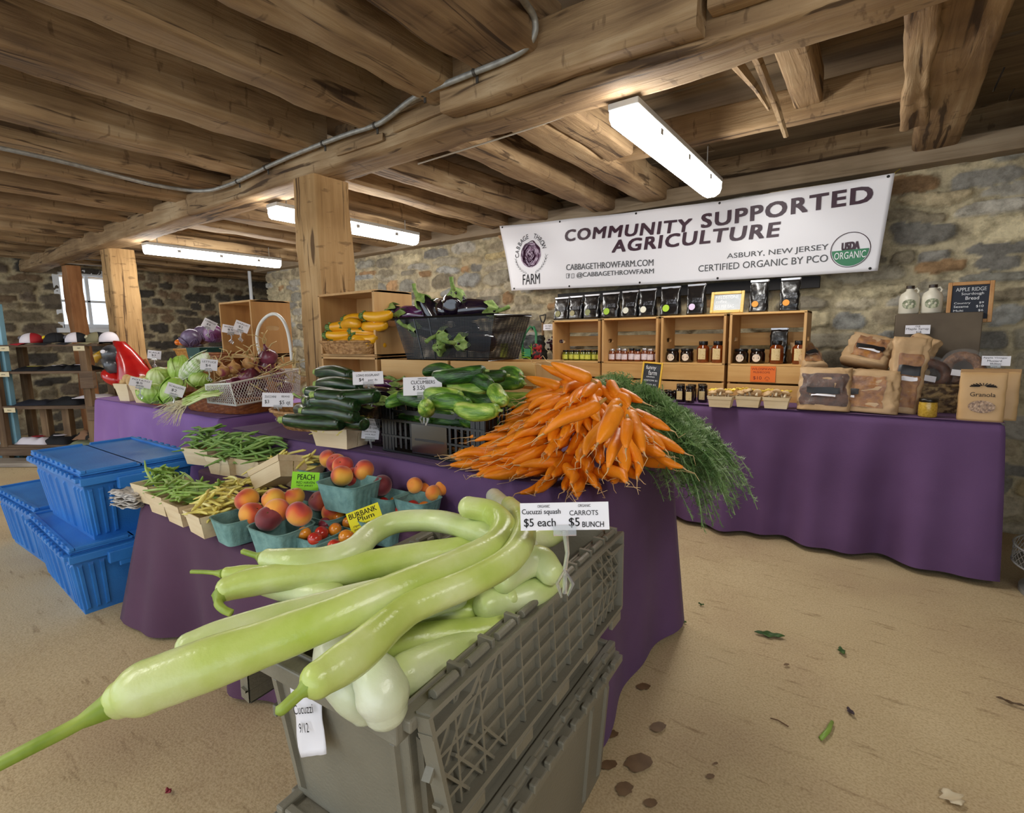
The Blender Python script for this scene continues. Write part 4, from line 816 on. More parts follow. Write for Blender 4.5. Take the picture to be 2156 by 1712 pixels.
# wire basket tower at the right edge
def mesh_band(m, cx_, cy_, z0, z1, r, n=46, dia=True, w=.0012, a0=0, a1=2*PI):
    for i in range(n):
        a = a0+(a1-a0)*i/n; da = (a1-a0)/n*2.5
        for s in (-1, 1): m.tube([(cx_+r*math.cos(a+s*da*q/3), cy_+r*math.sin(a+s*da*q/3), z0+(z1-z0)*q/3) for q in range(4)], w, 3, caps=False)
    for z in (z0, z1): m.tube([(cx_+r*math.cos(a0+(a1-a0)*i/40), cy_+r*math.sin(a0+(a1-a0)*i/40), z) for i in range(41)], .004, 6, caps=False)
M_WIR = mat('galvanised_mesh', '#a7a8a6', .4, metal=.5); ts = empty('wire_basket_stand', (.76, 2.98, 0), 0, 'three-tier round wire basket stand at the right edge beside the purple table', 'stand')
for z, r in ((.13, .23), (.40, .20), (.68, .17)):
    m = MB(); mesh_band(m, 0, 0, z, z+.075, r); m.build('basket_tier', M_WIR, ts)
    m = MB(); m.lathe([(r, z), (0, z-.002)], n=40); m.build('tier_floor', mat('mesh_floor', '#6f6f6c', .5, metal=.4, alpha=.6), ts)
m = MB(); m.tube([(0, 0, .02), (0, 0, .98)], .008, 8); m.lathe([(.2, 0), (.2, .02), (0, .02)], n=30); m.build('centre_pole', M_WIR, ts, smooth=True)

# ---------------- upper middle table ----------------
def veg(name, path, rad, mt, n=14, parent=None, bump=.0, ridge=0, k=4):
    pp = smooth_path([Vector(p) for p in path], k); rr = []
    for i in range(len(pp)):
        t = i/(len(pp)-1)*(len(rad)-1); a = int(t); f = t-a; b = min(a+1, len(rad)-1); rr.append(rad[a]*(1-f)+rad[b]*f)
    m = MB(); m.tube(pp, rr, n, ridge=ridge); o = m.build(name, mt, parent, smooth='all'); return o
M_CAR = mat('carrot_orange', '#e07606', .45, c2='#f29416', scale=8, stretch=(1, 1, 1), bump=.25, bscale=60, spec=.5, lo=.3, hi=.7); M_ROOT = mat('pale_root_hair', '#dcb884', .7)
protoC = []
for i in range(7):
    L_ = .095+.009*i; c = .02*math.sin(i*2.1); t = empty('carrot', (0, 0, -5)); rr = .0140+.0014*(i % 4)
    veg('root', [(0, 0, 0), (.012, 0, 0), (L_*.35, c*.5, 0), (L_*.7, c, c*.3), (L_, c*.6, -.002)], [.006, rr, rr*1.03, rr*.85, .0035], M_CAR, 10, t, k=3)
    m = MB(); e = Vector((L_, c*.6, -.002)); m.tube([e-Vector((.004, 0, 0)), e+Vector((.015, .004*math.sin(i), .0)), e+Vector((.03, .010*math.sin(i*1.7), -.004)), e+Vector((.04+.01*(i % 3), .018*math.sin(i*2.3), -.002))], [.0032, .0012, .0007, .0004], 5); m.build('root_tip', M_ROOT, t, smooth='all')
    m = MB(); m.tube([(.004, 0, 0), (-.018, 0, .003)], [.0055, .0035], 6); m.build('crown_stub', mat('carrot_crown', '#a8762c', .6), t, smooth='all'); protoC.append(t)
rc = random.Random(5); CC = Vector((-.70, 1.40, 0)); first = {i: True for i in range(7)}; nC = 0
def put_carrot(crown, direc, lab, grp):
    global nC
    i = rc.randrange(7); d = direc.normalized(); y = Vector((0, 0, 1)).cross(d).normalized(); z = d.cross(y); R = Matrix((d, y, z)).transposed() @ Matrix.Rotation(rc.uniform(0, 6.28), 3, 'X')
    e = R.to_euler()
    if first[i]: o = protoC[i]; first[i] = False; o.location = crown; o.rotation_euler = e; tag(o, lab, 'carrot', grp)
    else: o = copy_tree(protoC[i], crown, e, lab, grp)
    o['category'] = 'carrot'; nC += 1
layers = [(.742, .30, 24), (.746, .20, 14), (.768, .275, 23), (.795, .245, 21), (.82, .215, 19), (.847, .185, 17), (.873, .155, 15), (.9, .125, 13), (.925, .095, 11), (.948, .065, 9), (.97, .035, 6)]
for li, (z, rcrown, cnt) in enumerate(layers):
    for k in range(cnt):
        a = math.radians(158+((310 if li < 4 else 338)-158)*(k+.5*(li % 2))/(cnt-.5)+rc.uniform(-4, 4)); el = 1.0+.24*max(0, -math.cos(a))**1.2
        u = Vector((math.cos(a), math.sin(a), 0)); c = CC+Vector((.05*math.cos(a), 0, 0))+u*(rcrown*el*.80); c.z = z+.006+rc.uniform(-.004, .012)
        if math.degrees(a) > 285 and li < 4: c.x = min(c.x, -.64)
        sl = -.05-.028*li if li > 0 else -.02
        put_carrot(c, u+Vector((rc.uniform(-.35, .35), rc.uniform(-.35, .35), sl+rc.uniform(-.12, .08))), 'orange carrot with a thin pale root tip in the big fanned carrot heap', 'carrots heaped at the corner of the middle table')
for k in range(70):
    li = rc.randrange(1, 10); z, rcrown, _ = layers[li]; a = math.radians(rc.uniform(160, 325)); u = Vector((math.cos(a), math.sin(a), 0)); c = CC+u*(rcrown*rc.uniform(.55, 1.0)*(1+.2*max(0, -math.cos(a)))); c.z = z+.018
    b = a+rc.gauss(0, .45); put_carrot(c, Vector((math.cos(b), math.sin(b), -.05-.03*li+rc.uniform(-.1, .15))), 'orange carrot with a thin pale root tip in the big fanned carrot heap', 'carrots heaped at the corner of the middle table')
for (px, py, z, dx, dy, dz) in ((1245, 800, 1.0, -.8, -.3, .35), (1210, 800, .99, -1, .1, .3), (1262, 850, .985, -.5, -.6, -.35), (1300, 860, .97, .1, -1, -.5), (1322, 885, .93, .35, -1, -.6), (1325, 868, .94, .6, -.8, -.5), (1345, 965, .77, .9, -.35, -.1), (1318, 950, .80, .3, -1, -.4), (1330, 915, .87, .5, -.9, -.7), (1305, 905, .9, .2, -1, -.6), (1310, 930, .85, .5, -.9, -.5), (1290, 880, .93, 0, -1, -.6), (1300, 845, .96, .3, -1, -.4), (1180, 815, .97, -1, .2, .15)):
    put_carrot(P(px, py, z), Vector((dx, dy, dz)), 'orange carrot with a thin pale root tip in the big fanned carrot heap', 'carrots heaped at the corner of the middle table')
# feathery greens
def fronds(name, specs, mt, seed, label, cat, org):
    r = random.Random(seed); m = MB()
    for (p0, d, L_) in specs:
        p0 = Vector(p0); d = Vector(d).normalized(); pts = []; v = d.copy(); p = p0.copy()
        for i in range(9):
            pts.append(p.copy()); v = (v+Vector((r.uniform(-.12, .12), r.uniform(-.12, .12), -.10-.03*i))).normalized(); p = p+v*(L_/8)
            p.z = min(p.z, 1.035-.55*max(0, p.x+.78)-.25*max(0, p.y-1.6))
            if p.z < .735 and p.x < -.60 and p.y < 1.84: p.z = .735+.01*r.random()
        m.tube(pts, [.0018]*5+[.0009]*4, 4, caps=False)
        for i in range(2, 9):
            t = (pts[i]-pts[i-1]).normalized()
            for q in range(9):
                a = Vector((r.uniform(-1, 1), r.uniform(-1, 1), r.uniform(-.6, .8))).normalized(); a = (a+t*.6).normalized(); l = r.uniform(.016, .036)*(1.15-i/12); b = pts[i]+(pts[i-1]-pts[i])*r.random(); s = a.cross(t).normalized()*l*.10; e = b+a*l
                for w_ in (.35, .6, .85):
                    c0 = b+a*l*w_; o2 = (s.normalized()*l*.32+a*l*.2)
                    m.add([c0-a*l*.04, c0+a*l*.07, c0+o2], [(0, 1, 2)]); m.add([c0-a*l*.04, c0+a*l*.07, c0-o2+a*l*.4], [(0, 1, 2)])
                m.add([b-s, b+s, e], [(0, 1, 2)])
    return tag(m.build(name, mt, org=org), label, cat, kind='stuff')
M_CG = mat('carrot_green', '#5c8044', .55, c2=['#7c9c5c', '#b0c494'], scale=14, lo=.35, hi=.7)
r = random.Random(12); sp_ = []
for i in range(330):
    a = r.uniform(-.55, 2.5); rad = r.random()**.6; base = CC+Vector((.06+.10*r.random(), .02+.12*r.random(), 0)); base.z = .78+(.20 if a > 1.3 else .13)*r.random()
    d = Vector((math.cos(a)*1.1, math.sin(a)*1.0, r.uniform(-.1, .65) if a > 1.3 else r.uniform(-.45, .12)))
    sp_.append((base+Vector((math.cos(a), math.sin(a), 0))*.10*rad, d, r.uniform(.16, .33)))
fronds('carrot_greens', sp_, M_CG, 3, 'mass of feathery green carrot tops behind and right of the carrots', 'carrot tops', (-.55, 1.55, .9))
# cucumbers in the black crate
bc = empty('vented_crate', (-1.185, 1.385, TZ), 0, 'black vented plastic crate full of cucumbers', 'crate'); M_BP = mat('black_plastic', '#0d0d0e', .3, spec=.6, bump=.1, bscale=8)
w_, d_, h_ = .47, .40, .185
for sx in (-1, 1):
    for sy in (-1, 1):
        m = MB()
        for q in range(3): m.box((sx*(w_/2-.008-.018*q), sy*(d_/2-.006), h_/2), (.008, .012, h_)); m.box((sx*(w_/2-.006), sy*(d_/2-.008-.018*q), h_/2), (.012, .008, h_))
        m.box((sx*(w_/2-.03), sy*(d_/2-.004), h_/2), (.06, .004, h_)); m.box((sx*(w_/2-.004), sy*(d_/2-.03), h_/2), (.004, .06, h_)); m.build('corner_post', M_BP, bc, bevel=.001)
m = MB()
for s in (-1, 1):
    for z in (.006, .06, .115):
        m.box((0, s*(d_/2-.004), z), (w_, .012, .007)); m.box((s*(w_/2-.004), 0, z), (.012, d_, .007))
    m.box((0, s*(d_/2-.005), .148), (w_-.1, .006, .008)); m.box((s*(w_/2-.004), 0, h_-.004), (.012, d_, .008))
    for i in range(14):
        x = -w_/2+.07+i*(w_-.14)/13
        if abs(x) > .085 or s > 0: m.box((x, s*(d_/2-.004), .07), (.010, .005, .10))
        y = -d_/2+.06+i*(d_-.12)/13; m.box((s*(w_/2-.004), y, .09), (.005, .008, .17))
    m.add([(-w_/2, s*(d_/2-.001), h_), (-w_/2+.09, s*(d_/2-.001), h_), (-w_/2+.13, s*(d_/2-.001), h_-.03), (w_/2-.13, s*(d_/2-.001), h_-.03), (w_/2-.09, s*(d_/2-.001), h_), (w_/2, s*(d_/2-.001), h_), (w_/2, s*(d_/2-.001), h_-.012), (w_/2-.085, s*(d_/2-.001), h_-.012), (w_/2-.125, s*(d_/2-.001), h_-.045), (-w_/2+.125, s*(d_/2-.001), h_-.045), (-w_/2+.085, s*(d_/2-.001), h_-.012), (-w_/2, s*(d_/2-.001), h_-.012)], [(0, 11, 10, 1), (1, 10, 9, 2), (2, 9, 8, 3), (3, 8, 7, 4), (4, 7, 6, 5)])
m.build('ribbed_walls', M_BP, bc, solid=0)
m = MB(); m.box((0, 0, .004), (w_-.01, d_-.01, .006)); m.build('floor_panel', M_BP, bc)
m = MB(); m.grid(lambda a, b: Vector((-.08+.16*a, -d_/2-.003+.004*math.sin(a*PI), .012+.10*b)), 12, 4); m.build('smooth_plate', mat('glossy_black_plate', '#1b1c1f', .12, spec=1, coat=.6), bc, smooth='all')
def cucmat(name, a, b, c): return mat(name, a, .3, c2=[b, c], scale=2.2, detail=3, stretch=(6, 30, 30), bump=.3, bscale=10, spec=.6, lo=.38, hi=.72)
MC = [cucmat('dark_cucumber', '#16330f', '#2c5a1a', '#5f8a34'), cucmat('mid_cucumber', '#2f5c1b', '#5c8c2c', '#a3bf56'), cucmat('pale_cucumber', '#5e8a28', '#9aba4a', '#d3d87c')]
def pr_veg(name, L_, rad, mt, bend=.02, n=14, extra=None, label=None, cat=None, ridge=0):
    t = empty(name, (0, 0, 0), 0, label, cat)
    veg('body', [(-L_/2, 0, 0), (-L_/2+.01, 0, 0), (-L_/4, bend*.6, 0), (0, bend, 0), (L_/4, bend*.6, 0), (L_/2-.01, 0, 0), (L_/2, 0, 0)], rad, mt, n, t, ridge=ridge)
    if extra: extra(t)
    return t
def orient(o, c, d, roll=0):
    d = Vector(d).normalized(); y = Vector((0, 0, 1)).cross(d)
    y = y.normalized() if y.length > .01 else Vector((0, 1, 0)); z = d.cross(y); o.location = c; o.rotation_euler = (Matrix((d, y, z)).transposed() @ Matrix.Rotation(roll, 3, 'X')).to_euler(); return o
def tip(t, L_, mt, r=.004):
    m = MB(); m.tube([(L_/2-.003, 0, 0), (L_/2+.012, 0, .002)], [r*1.3, r], 6); m.build('stem', mt, t, smooth='all')
M_STM = mat('pale_green_stem', '#93a65a', .6)
cuc = []
for i in range(3):
    L_ = (.18, .16, .15)[i]; cuc.append(pr_veg('cucumber', L_, [.006, .018, .024, .026, .025, .019, .006], MC[i], .014, extra=lambda t, L_=L_: tip(t, L_, M_STM)))
CU = [(1003, 860, .925, (1, .05, 0), 2, 'pale cucumber lying along the front rim of the black crate'), (1010, 838, .945, (1, -.15, 0), 0, 'glossy dark cucumber above the front rim of the black crate'), (945, 850, .93, (1, .1, 0), 1, 'short mid-green cucumber in the front row beside the glossy dark one'), (897, 852, .925, (.6, -.6, .1), 2, 'stubby pale cucumber near the front left of the crate behind the clip'), (862, 842, .92, (.5, .8, .1), 1, 'blunt green cucumber at the front left corner of the crate'), (985, 815, .97, (1, .12, 0), 2, 'yellow-patched cucumber near the top of the crate'), (933, 832, .95, (1, .0, 0), 2, 'yellow-green cucumber end left of the yellow-patched one'), (1052, 832, .955, (.75, -.75, -.15), 2, 'striped pale cucumber sloping down at the right of the crate'), (965, 787, 1.01, (1, .35, .12), 0, 'long dark cucumber topmost on the heap'), (1010, 788, 1.0, (.9, .5, -.05), 0, 'thick dark cucumber topmost at the right of the heap'), (925, 785, .99, (1, -.1, 0), 0, 'dark cucumber topmost at the left of the heap'), (930, 810, .97, (.5, .8, .1), 0, 'dark cucumber under the topmost ones behind the price card'), (1075, 790, .98, (.8, -.4, -.1), 1, 'mid-green cucumber at the right back of the heap'), (1065, 805, .965, (1, -.1, 0), 1, 'green cucumber below the one at the right back'), (1080, 838, .93, (1, .2, 0), 2, 'pale mottled cucumber beside the carrots'), (1000, 808, .98, (.9, -.3, 0), 0, 'dark cucumber in the middle of the heap'), (890, 835, .94, (1, .3, 0), 0, 'dark cucumber half hidden by the price card holder')]
for px, py, z, d, k, lb in CU: orient(copy_tree(cuc[k], label=lb, group='cucumbers in the black crate'), P(px, py, z), d, px)['category'] = 'cucumber'
for i in range(12):
    orient(copy_tree(cuc[i % 2], label='cucumber deep inside the black crate', group='cucumbers deep in the crate'), (-1.34+.10*(i % 4), 1.27+.11*(i//4), .83+.02*(i % 2)), (1, .3*math.sin(i), 0), i)['category'] = 'cucumber'
for c in cuc:
    for ch in list(c.children): bpy.data.objects.remove(ch)
    bpy.data.objects.remove(c)
def mesh_basket(loc, L_, Wd, h, label, rz=0, tp=.82):
    t = empty('black_mesh_basket', loc, rz, label, 'basket')
    m, nt, b, N, L = _nt('black_mesh') if 'black_mesh' not in MATS else (MATS['black_mesh'],)+(None,)*4
    if nt:
        b.inputs['Base Color'].default_value = lin('#141518'); b.inputs['Metallic'].default_value = .2; b.inputs['Roughness'].default_value = .35
        tc = N.new('ShaderNodeTexCoord'); wv = []
        sx = N.new('ShaderNodeSeparateXYZ'); L.new(tc.outputs['Object'], sx.inputs[0]); ad = N.new('ShaderNodeMath'); ad.operation = 'ADD'; L.new(sx.outputs[0], ad.inputs[0]); L.new(sx.outputs[1], ad.inputs[1])
        outs = []
        for src in (ad.outputs[0], sx.outputs[2]):
            m1 = N.new('ShaderNodeMath'); m1.operation = 'MULTIPLY'; m1.inputs[1].default_value = 1100; s1 = N.new('ShaderNodeMath'); s1.operation = 'SINE'; L.new(src, m1.inputs[0]); L.new(m1.outputs[0], s1.inputs[0]); g = N.new('ShaderNodeMath'); g.operation = 'GREATER_THAN'; g.inputs[1].default_value = -.25; L.new(s1.outputs[0], g.inputs[0]); outs.append(g.outputs[0])
        mu = N.new('ShaderNodeMath'); mu.operation = 'MULTIPLY'; L.new(outs[0], mu.inputs[0]); L.new(outs[1], mu.inputs[1]); su = N.new('ShaderNodeMath'); su.operation = 'SUBTRACT'; su.inputs[0].default_value = 1; L.new(mu.outputs[0], su.inputs[1]); L.new(su.outputs[0], b.inputs['Alpha']); MATS['black_mesh'] = m
    M_MESH = MATS['black_mesh']; mm = MB()
    c0 = [(sx_*L_/2*tp, sy*Wd/2*tp, 0) for sx_, sy in ((-1, -1), (1, -1), (1, 1), (-1, 1))]; c1 = [(sx_*L_/2, sy*Wd/2, h) for sx_, sy in ((-1, -1), (1, -1), (1, 1), (-1, 1))]
    mm.add(c0+c1, [(0, 1, 5, 4), (1, 2, 6, 5), (2, 3, 7, 6), (3, 0, 4, 7), (0, 3, 2, 1)]); mm.build('mesh_sides', M_MESH, t)
    mm = MB()
    for cc, r_ in ((c0, .003), (c1, .005)): mm.tube([cc[0], cc[1], cc[2], cc[3], cc[0]], r_, 6, caps=False)
    for f in (.22, .38): 
        for sy in (-1, 1): mm.tube([((f-.5)*L_*tp, sy*Wd/2*tp, 0), ((f-.5)*L_, sy*Wd/2, h+.002)], .0035, 5)
    mm.build('wire_frame', M_BP, t, smooth=True); return t
# wood crates behind, on the middle table
crate('wooden_crate', (-2.165, 1.735, TZ), 0, .44, .31, .24, 'lower plywood crate on its side behind the zucchini', solid=True, mts=(M_PLY, M_PLY))
crate('wooden_crate', (-2.165, 1.735, TZ+.312), 0, .44, .315, .24, 'upper plywood crate on its side holding the basket of yellow squash', solid=True, mts=(M_PLY, M_PLY))
crate('wooden_crate', (-1.715, 1.735, TZ), 0, .43, .30, .22, 'pine slatted crate under the left half of the eggplant basket', lower=True, slats=3)
crate('wooden_crate', (-1.27, 1.735, TZ), 0, .43, .30, .22, 'pine slatted crate under the right half of the eggplant basket', lower=True, slats=3)
# yellow squash basket
wb = empty('wicker_basket', (-2.17, 1.66, TZ+.325), 0, 'brown wicker basket of yellow squash inside the upper plywood crate', 'basket'); m = MB(); rim = wicker(m, .36, .17, .06, 1.2, 7, 36, 2.6, .003); m.build('woven_body', M_WIK, wb, smooth='all'); rim_tube(rim, .006).build('rim', M_WIK, wb, smooth='all')
M_YS = mat('yellow_squash_skin', '#e8a012', .32, c2='#f2b322', scale=10, spec=.6); M_SG = mat('green_squash_stem', '#3c5526', .6, c2='#7a9a4a', scale=60)
def ysq(t):
    m = MB(); m.tube([(-.080, 0, 0), (-.092, 0, 0), (-.112, 0, 0)], [.023, .014, .017], 8); 
    for k in range(6): a = k*PI/3; m.tube([(-.082, .018*math.cos(a), .018*math.sin(a)), (-.098, .022*math.cos(a), .022*math.sin(a))], [.008, .003], 4)
    m.build('stem', M_SG, t, smooth='all')
ys = pr_veg('yellow_squash', .17, [.016, .021, .024, .026, .026, .02, .006], M_YS, .008, extra=ysq)
YS = [(690, 712, (1, -.1, .05)), (715, 722, (1, .1, 0)), (745, 722, (1, -.1, 0)), (770, 727, (1, .1, 0)), (700, 705, (1, .1, 0)), (755, 713, (1, 0, 0)), (765, 705, (1, .1, -.05)), (710, 688, (1, .2, 0)), (725, 683, (1, -.2, 0)), (735, 672, (1, -.05, 0)), (775, 686, (1, 0, 0)), (782, 664, (1, .1, 0)), (755, 697, (1, .1, 0))]
for i, (px, py, d) in enumerate(YS):
    p = PY(px+14, py, 1.66-.02*(i % 3)); orient(copy_tree(ys, label='yellow squash with a dark green stem end, in the basket in the upper crate', group='yellow squash in the wicker basket'), p, d, i)['category'] = 'squash'
for ch in list(ys.children): bpy.data.objects.remove(ch)
bpy.data.objects.remove(ys)
# eggplants
M_EGG = mat('eggplant_skin', '#120a18', .12, spec=.8, coat=.5, c2='#1d1026', scale=5); M_EGP = mat('purple_eggplant_skin', '#4a1a48', .12, spec=.8, coat=.5, c2='#6e2f6a', scale=9); M_CAL = mat('calyx_green', '#6d8a3c', .6, c2='#a2b868', scale=50)
def egg(kind, L_, R_):
    t = empty('eggplant', (0, 0, 0)); veg('fruit', [(-L_/2, 0, 0), (-L_/2+.012, 0, 0), (-L_/5, 0, .006), (L_*.15, 0, .01), (L_*.35, 0, .004), (L_/2, 0, 0)], [R_*.3, R_*.85, R_*1.05, R_*.8, R_*.55, R_*.3], kind, 18, t)
    m = MB(); n = 30; m.grid(lambda a, b: Vector((L_/2-.045*b*(1+.35*math.cos(5*2*PI*a))+.008, (R_*.22+R_*.66*b)*math.cos(2*PI*a), (R_*.22+R_*.66*b)*math.sin(2*PI*a)+.004)), n, 6, wrapu=True); m.tube([(L_/2-.0, 0, 0), (L_/2+.03, 0, .006), (L_/2+.055, .004, .02)], [R_*.24, R_*.17, R_*.2], 8); m.build('calyx_and_stem', M_CAL, t, smooth='all'); return t
eg = [egg(M_EGG, .19, .048), egg(M_EGP, .21, .040), egg(M_EGG, .24, .022), egg(M_EGP, .22, .022)]
mesh_basket((-1.53, 1.75, TZ+.302), .58, .26, .185, 'black wire mesh basket heaped with eggplants on the pine crates')
for px, py, z, d, k, lb in ((870, 648, 1.25, (1, .1, .15), 1, 'purple striped eggplant at the left of the heaped mesh basket'), (905, 655, 1.24, (-.5, -.3, .8), 0, 'dark eggplant with its green stem pointing straight up'), (930, 650, 1.25, (-1, .3, .2), 0, 'dark eggplant lying behind the upright green stem'), (955, 632, 1.27, (-.3, .4, .1), 0, 'roundest dark eggplant topmost on the heap'), (968, 650, 1.25, (.2, -.6, .8), 0, 'dark eggplant with its stem up at the right of the heap'), (1005, 658, 1.235, (1, .2, -.02), 0, 'dark eggplant at the right end of the mesh basket'), (850, 660, 1.23, (-.7, -.4, .4), 0, 'dark eggplant at the left end of the mesh basket'), (880, 664, 1.22, (-.8, -.6, .1), 1, 'purple tinged eggplant with a pale calyx at the front of the heap'), (905, 690, 1.15, (-.6, -.7, .2), 0, 'dark eggplant seen through the mesh at the left'), (965, 700, 1.14, (-.5, -.8, -.1), 0, 'dark eggplant seen through the middle of the mesh'), (935, 735, 1.08, (.5, -.8, 0), 0, 'dark eggplant at the bottom of the mesh basket'), (1000, 725, 1.10, (-.3, -.9, 0), 0, 'dark eggplant seen through the mesh at the right')):
    p = PY(px, py, 1.75 if z > 1.2 else 1.70); p.z = z; orient(copy_tree(eg[k], label=lb, group='eggplants in the mesh basket'), p, d, px)['category'] = 'eggplant'
mesh_basket((-1.62, 1.38, TZ), .34, .36, .17, 'low black wire mesh basket of long eggplants left of the cucumber crate')
for px, py, z, d, k, lb in ((812, 812, .93, (1, -.25, 0), 3, 'glossy bright purple long eggplant beside the cucumbers'), (790, 800, .935, (1, .1, 0), 2, 'long black eggplant behind the bright purple one'), (740, 830, .915, (-1, .1, .05), 2, 'long black eggplant lying at the left of the low mesh basket'), (770, 842, .905, (1, 0, 0), 2, 'long black eggplant under the card holder'), (800, 830, .91, (1, -.1, 0), 2, 'long black eggplant under the bright purple one'), (745, 850, .89, (1, .1, 0), 3, 'pinkish long eggplant seen at the rim of the low mesh basket'), (700, 842, .90, (-1, -.3, 0), 2, 'long black eggplant with its stem over the zucchini')):
    orient(copy_tree(eg[k], label=lb, group='long eggplants in the low mesh basket'), P(px, py, z), d, 0)['category'] = 'eggplant'
for e_ in eg:
    for ch in list(e_.children): bpy.data.objects.remove(ch)
    bpy.data.objects.remove(e_)
# zucchini
zb = empty('wicker_basket', (-2.08, 1.40, TZ), .1, 'round tan wicker basket of dark zucchini behind the beans', 'basket'); m = MB(); rim = wicker(m, .34, .30, .085, 1.35, 9, 46, 2.3, .003); m.build('woven_body', M_WIK, zb, smooth='all'); rim_tube(rim, .007).build('rim', M_WIK, zb, smooth='all')
M_ZU = mat('zucchini_skin', '#0f240e', .3, c2=['#1c3a18', '#3b6130'], scale=3, stretch=(8, 60, 60), spec=.6, lo=.4, hi=.75)
def zst(t):
    m = MB(); m.tube([(-.128, 0, 0), (-.142, 0, 0), (-.158, 0, .002)], [.018, .012, .014], 6); m.build('stem', mat('zucchini_stem', '#6f8f38', .6, c2='#a3b860', scale=60), t, smooth='all')
zu = pr_veg('zucchini', .26, [.018, .023, .026, .027, .027, .024, .010], M_ZU, .010, extra=zst)
ZU = [(705, 788, .985, (1, -.12, -.02), 'topmost long zucchini, behind the low mesh basket'), (715, 812, .955, (1, -.05, 0), 'second zucchini from the top, stem to the left'), (690, 832, .93, (1, -.1, -.03), 'zucchini lying above the card holder, stem to the left'), (700, 850, .905, (1, .0, 0), 'zucchini with a lime coloured stem end in the middle of the pile'), (695, 872, .87, (1, .05, 0), 'thick zucchini low in the pile behind the yellow bean basket'), (660, 888, .84, (1, .2, 0), 'zucchini at the bottom of the wicker basket on the right'), (640, 870, .85, (.9, -.4, .0), 'zucchini at the left rim of the wicker basket'), (655, 845, .895, (.9, -.5, .05), 'short-looking zucchini with its stem facing out at the left'), (725, 885, .84, (1, -.1, 0), 'zucchini at the foot of the pile beside the low mesh basket'), (730, 832, .935, (1, .2, .02), 'zucchini under the second topmost one')]
for px, py, z, d, lb in ZU: orient(copy_tree(zu, label=lb, group='zucchini in the wicker basket'), P(px, py, z), d, px*.1)['category'] = 'zucchini'
for i in range(8): orient(copy_tree(zu, label='zucchini buried in the wicker basket under the others', group='zucchini buried in the basket'), (-2.02+.01*i, 1.30+.05*(i % 4), .77+.05*(i//4)), (1, .1*math.sin(i*3), 0), i)['category'] = 'zucchini'
for ch in list(zu.children): bpy.data.objects.remove(ch)
bpy.data.objects.remove(zu)
# price cards on the middle table
card(P(775, 796, .99), .10, .055, [('LONG EGGPLANT', .12, .7, .76, .18), ('$4', .2, .35, .16, .3), ('per lb', .5, .3, .3, .18)], 'white price card above the long eggplants, clipped to the mesh basket', tilt=-.75, clip=.07)
card(P(890, 813, .975), .118, .062, [('ORGANIC', .38, .9, .25, .08), ('CUCUMBERS', .2, .7, .62, .2), ('$ 3.50', .25, .38, .3, .28), ('each', .62, .25, .22, .16)], 'white price card reading CUCUMBERS above the black crate', tilt=-.55, clip=.09)
card(P(585, 842, .86), .125, .062, [('ZUCCHINI', .08, .72, .36, .16), ('BEANS', .62, .75, .26, .13), ('$3', .08, .35, .14, .28), ('$5 qt', .55, .28, .36, .36)], 'white double price card with $5 qt in front of the zucchini', tilt=-.15, clip=.07, roll=.08)
card(P(781, 903, .795), .062, .075, [('ORGANIC', .3, .92, .3, .06), ('PEACH FARM', .08, .72, .84, .15), ('GROWER + SHARE', .1, .55, .8, .12), ('PICKED THIS WEEK', .12, .36, .7, .06), ('LOCAL FRUIT', .2, .22, .6, .06)], 'small upright white card on the purple cloth edge left of the black crate', tilt=-.1, clip=.10, roll=.15)
# ---------------- low bench: beans, peaches, plums ----------------
LZ = .502
m = MB()
m.box2((-2.36, .955, .49), (-1.02, 1.125, .575)); o = m.build('cloth_riser', M_MAR, org=(-1.7, 1.04, .5), bevel=.012); tag(o, 'plum cloth covered step at the back of the low bench', 'riser')
RZ = .577
M_GB = mat('green_bean_skin', '#77993c', .4, c2=['#90b04e', '#b8cc80'], scale=9, stretch=(1, 1, 1)); M_YB = mat('yellow_bean_skin', '#d8c65a', .4, c2=['#e6d878', '#efe6a2'], scale=9); M_DGB = mat('dark_green_bean_skin', '#5f8438', .4, c2=['#789a48', '#a0b86c'], scale=9)
def bean_protos(mt, nm):
    out = []
    for i in range(6):
        rr = random.Random(i*3+len(nm)); L_ = .105+.012*i*.5; c = rr.uniform(-.022, .022); m = MB(); pth = smooth_path([Vector((-L_/2, c*.2, 0)), Vector((-L_/4, c*.8, c*.2)), Vector((0, c, 0)), Vector((L_/4, c*.7, -c*.2)), Vector((L_/2-.008, 0, 0)), Vector((L_/2+.004, -c*.3, .002))], 3)
        n = len(pth); m.tube(pth, [.0014+.0036*min(1, 4*(j/(n-1)), 5*(1-j/(n-1)))*(1+.07*math.sin(j*2.1)) for j in range(n)], 7); o = m.build(nm, mt, smooth='all'); out.append(o)
    return out
gb = bean_protos(M_GB, 'green_bean'); db = bean_protos(M_DGB, 'green_bean'); yb = bean_protos(M_YB, 'yellow_bean'); used_b = set()
def pile_beans(protos, c, L_, Wd, z0, hgt, n, label, group, seed, rot=None, bias=None, cat='bean'):
    r = random.Random(seed); R = rot.to_matrix() if rot else None
    for i in range(n):
        p = protos[r.randrange(6)]; t = i/n; x = r.uniform(-.5, .5)*L_*(1-.25*t); y = r.uniform(-.5, .5)*Wd*(1-.25*t); z = hgt*(.15+.85*t)*(1-.9*((x/L_)**2+(y/Wd)**2)*1.2)
        a = (bias if bias is not None else 0)+r.gauss(0, .55 if bias is not None else 1.6); e = Euler((r.uniform(0, 6.28), r.gauss(-.1, .22), a)); v = Vector((x, y, z0+z))
        if R: v = R @ v; e = (R @ e.to_matrix()).to_euler()
        if p.name not in used_b: o = p; used_b.add(p.name)
        else: o = p.copy(); COL.objects.link(o)
        o.location = Vector(c)+v; o.rotation_euler = e; tag(o, label, cat, group)
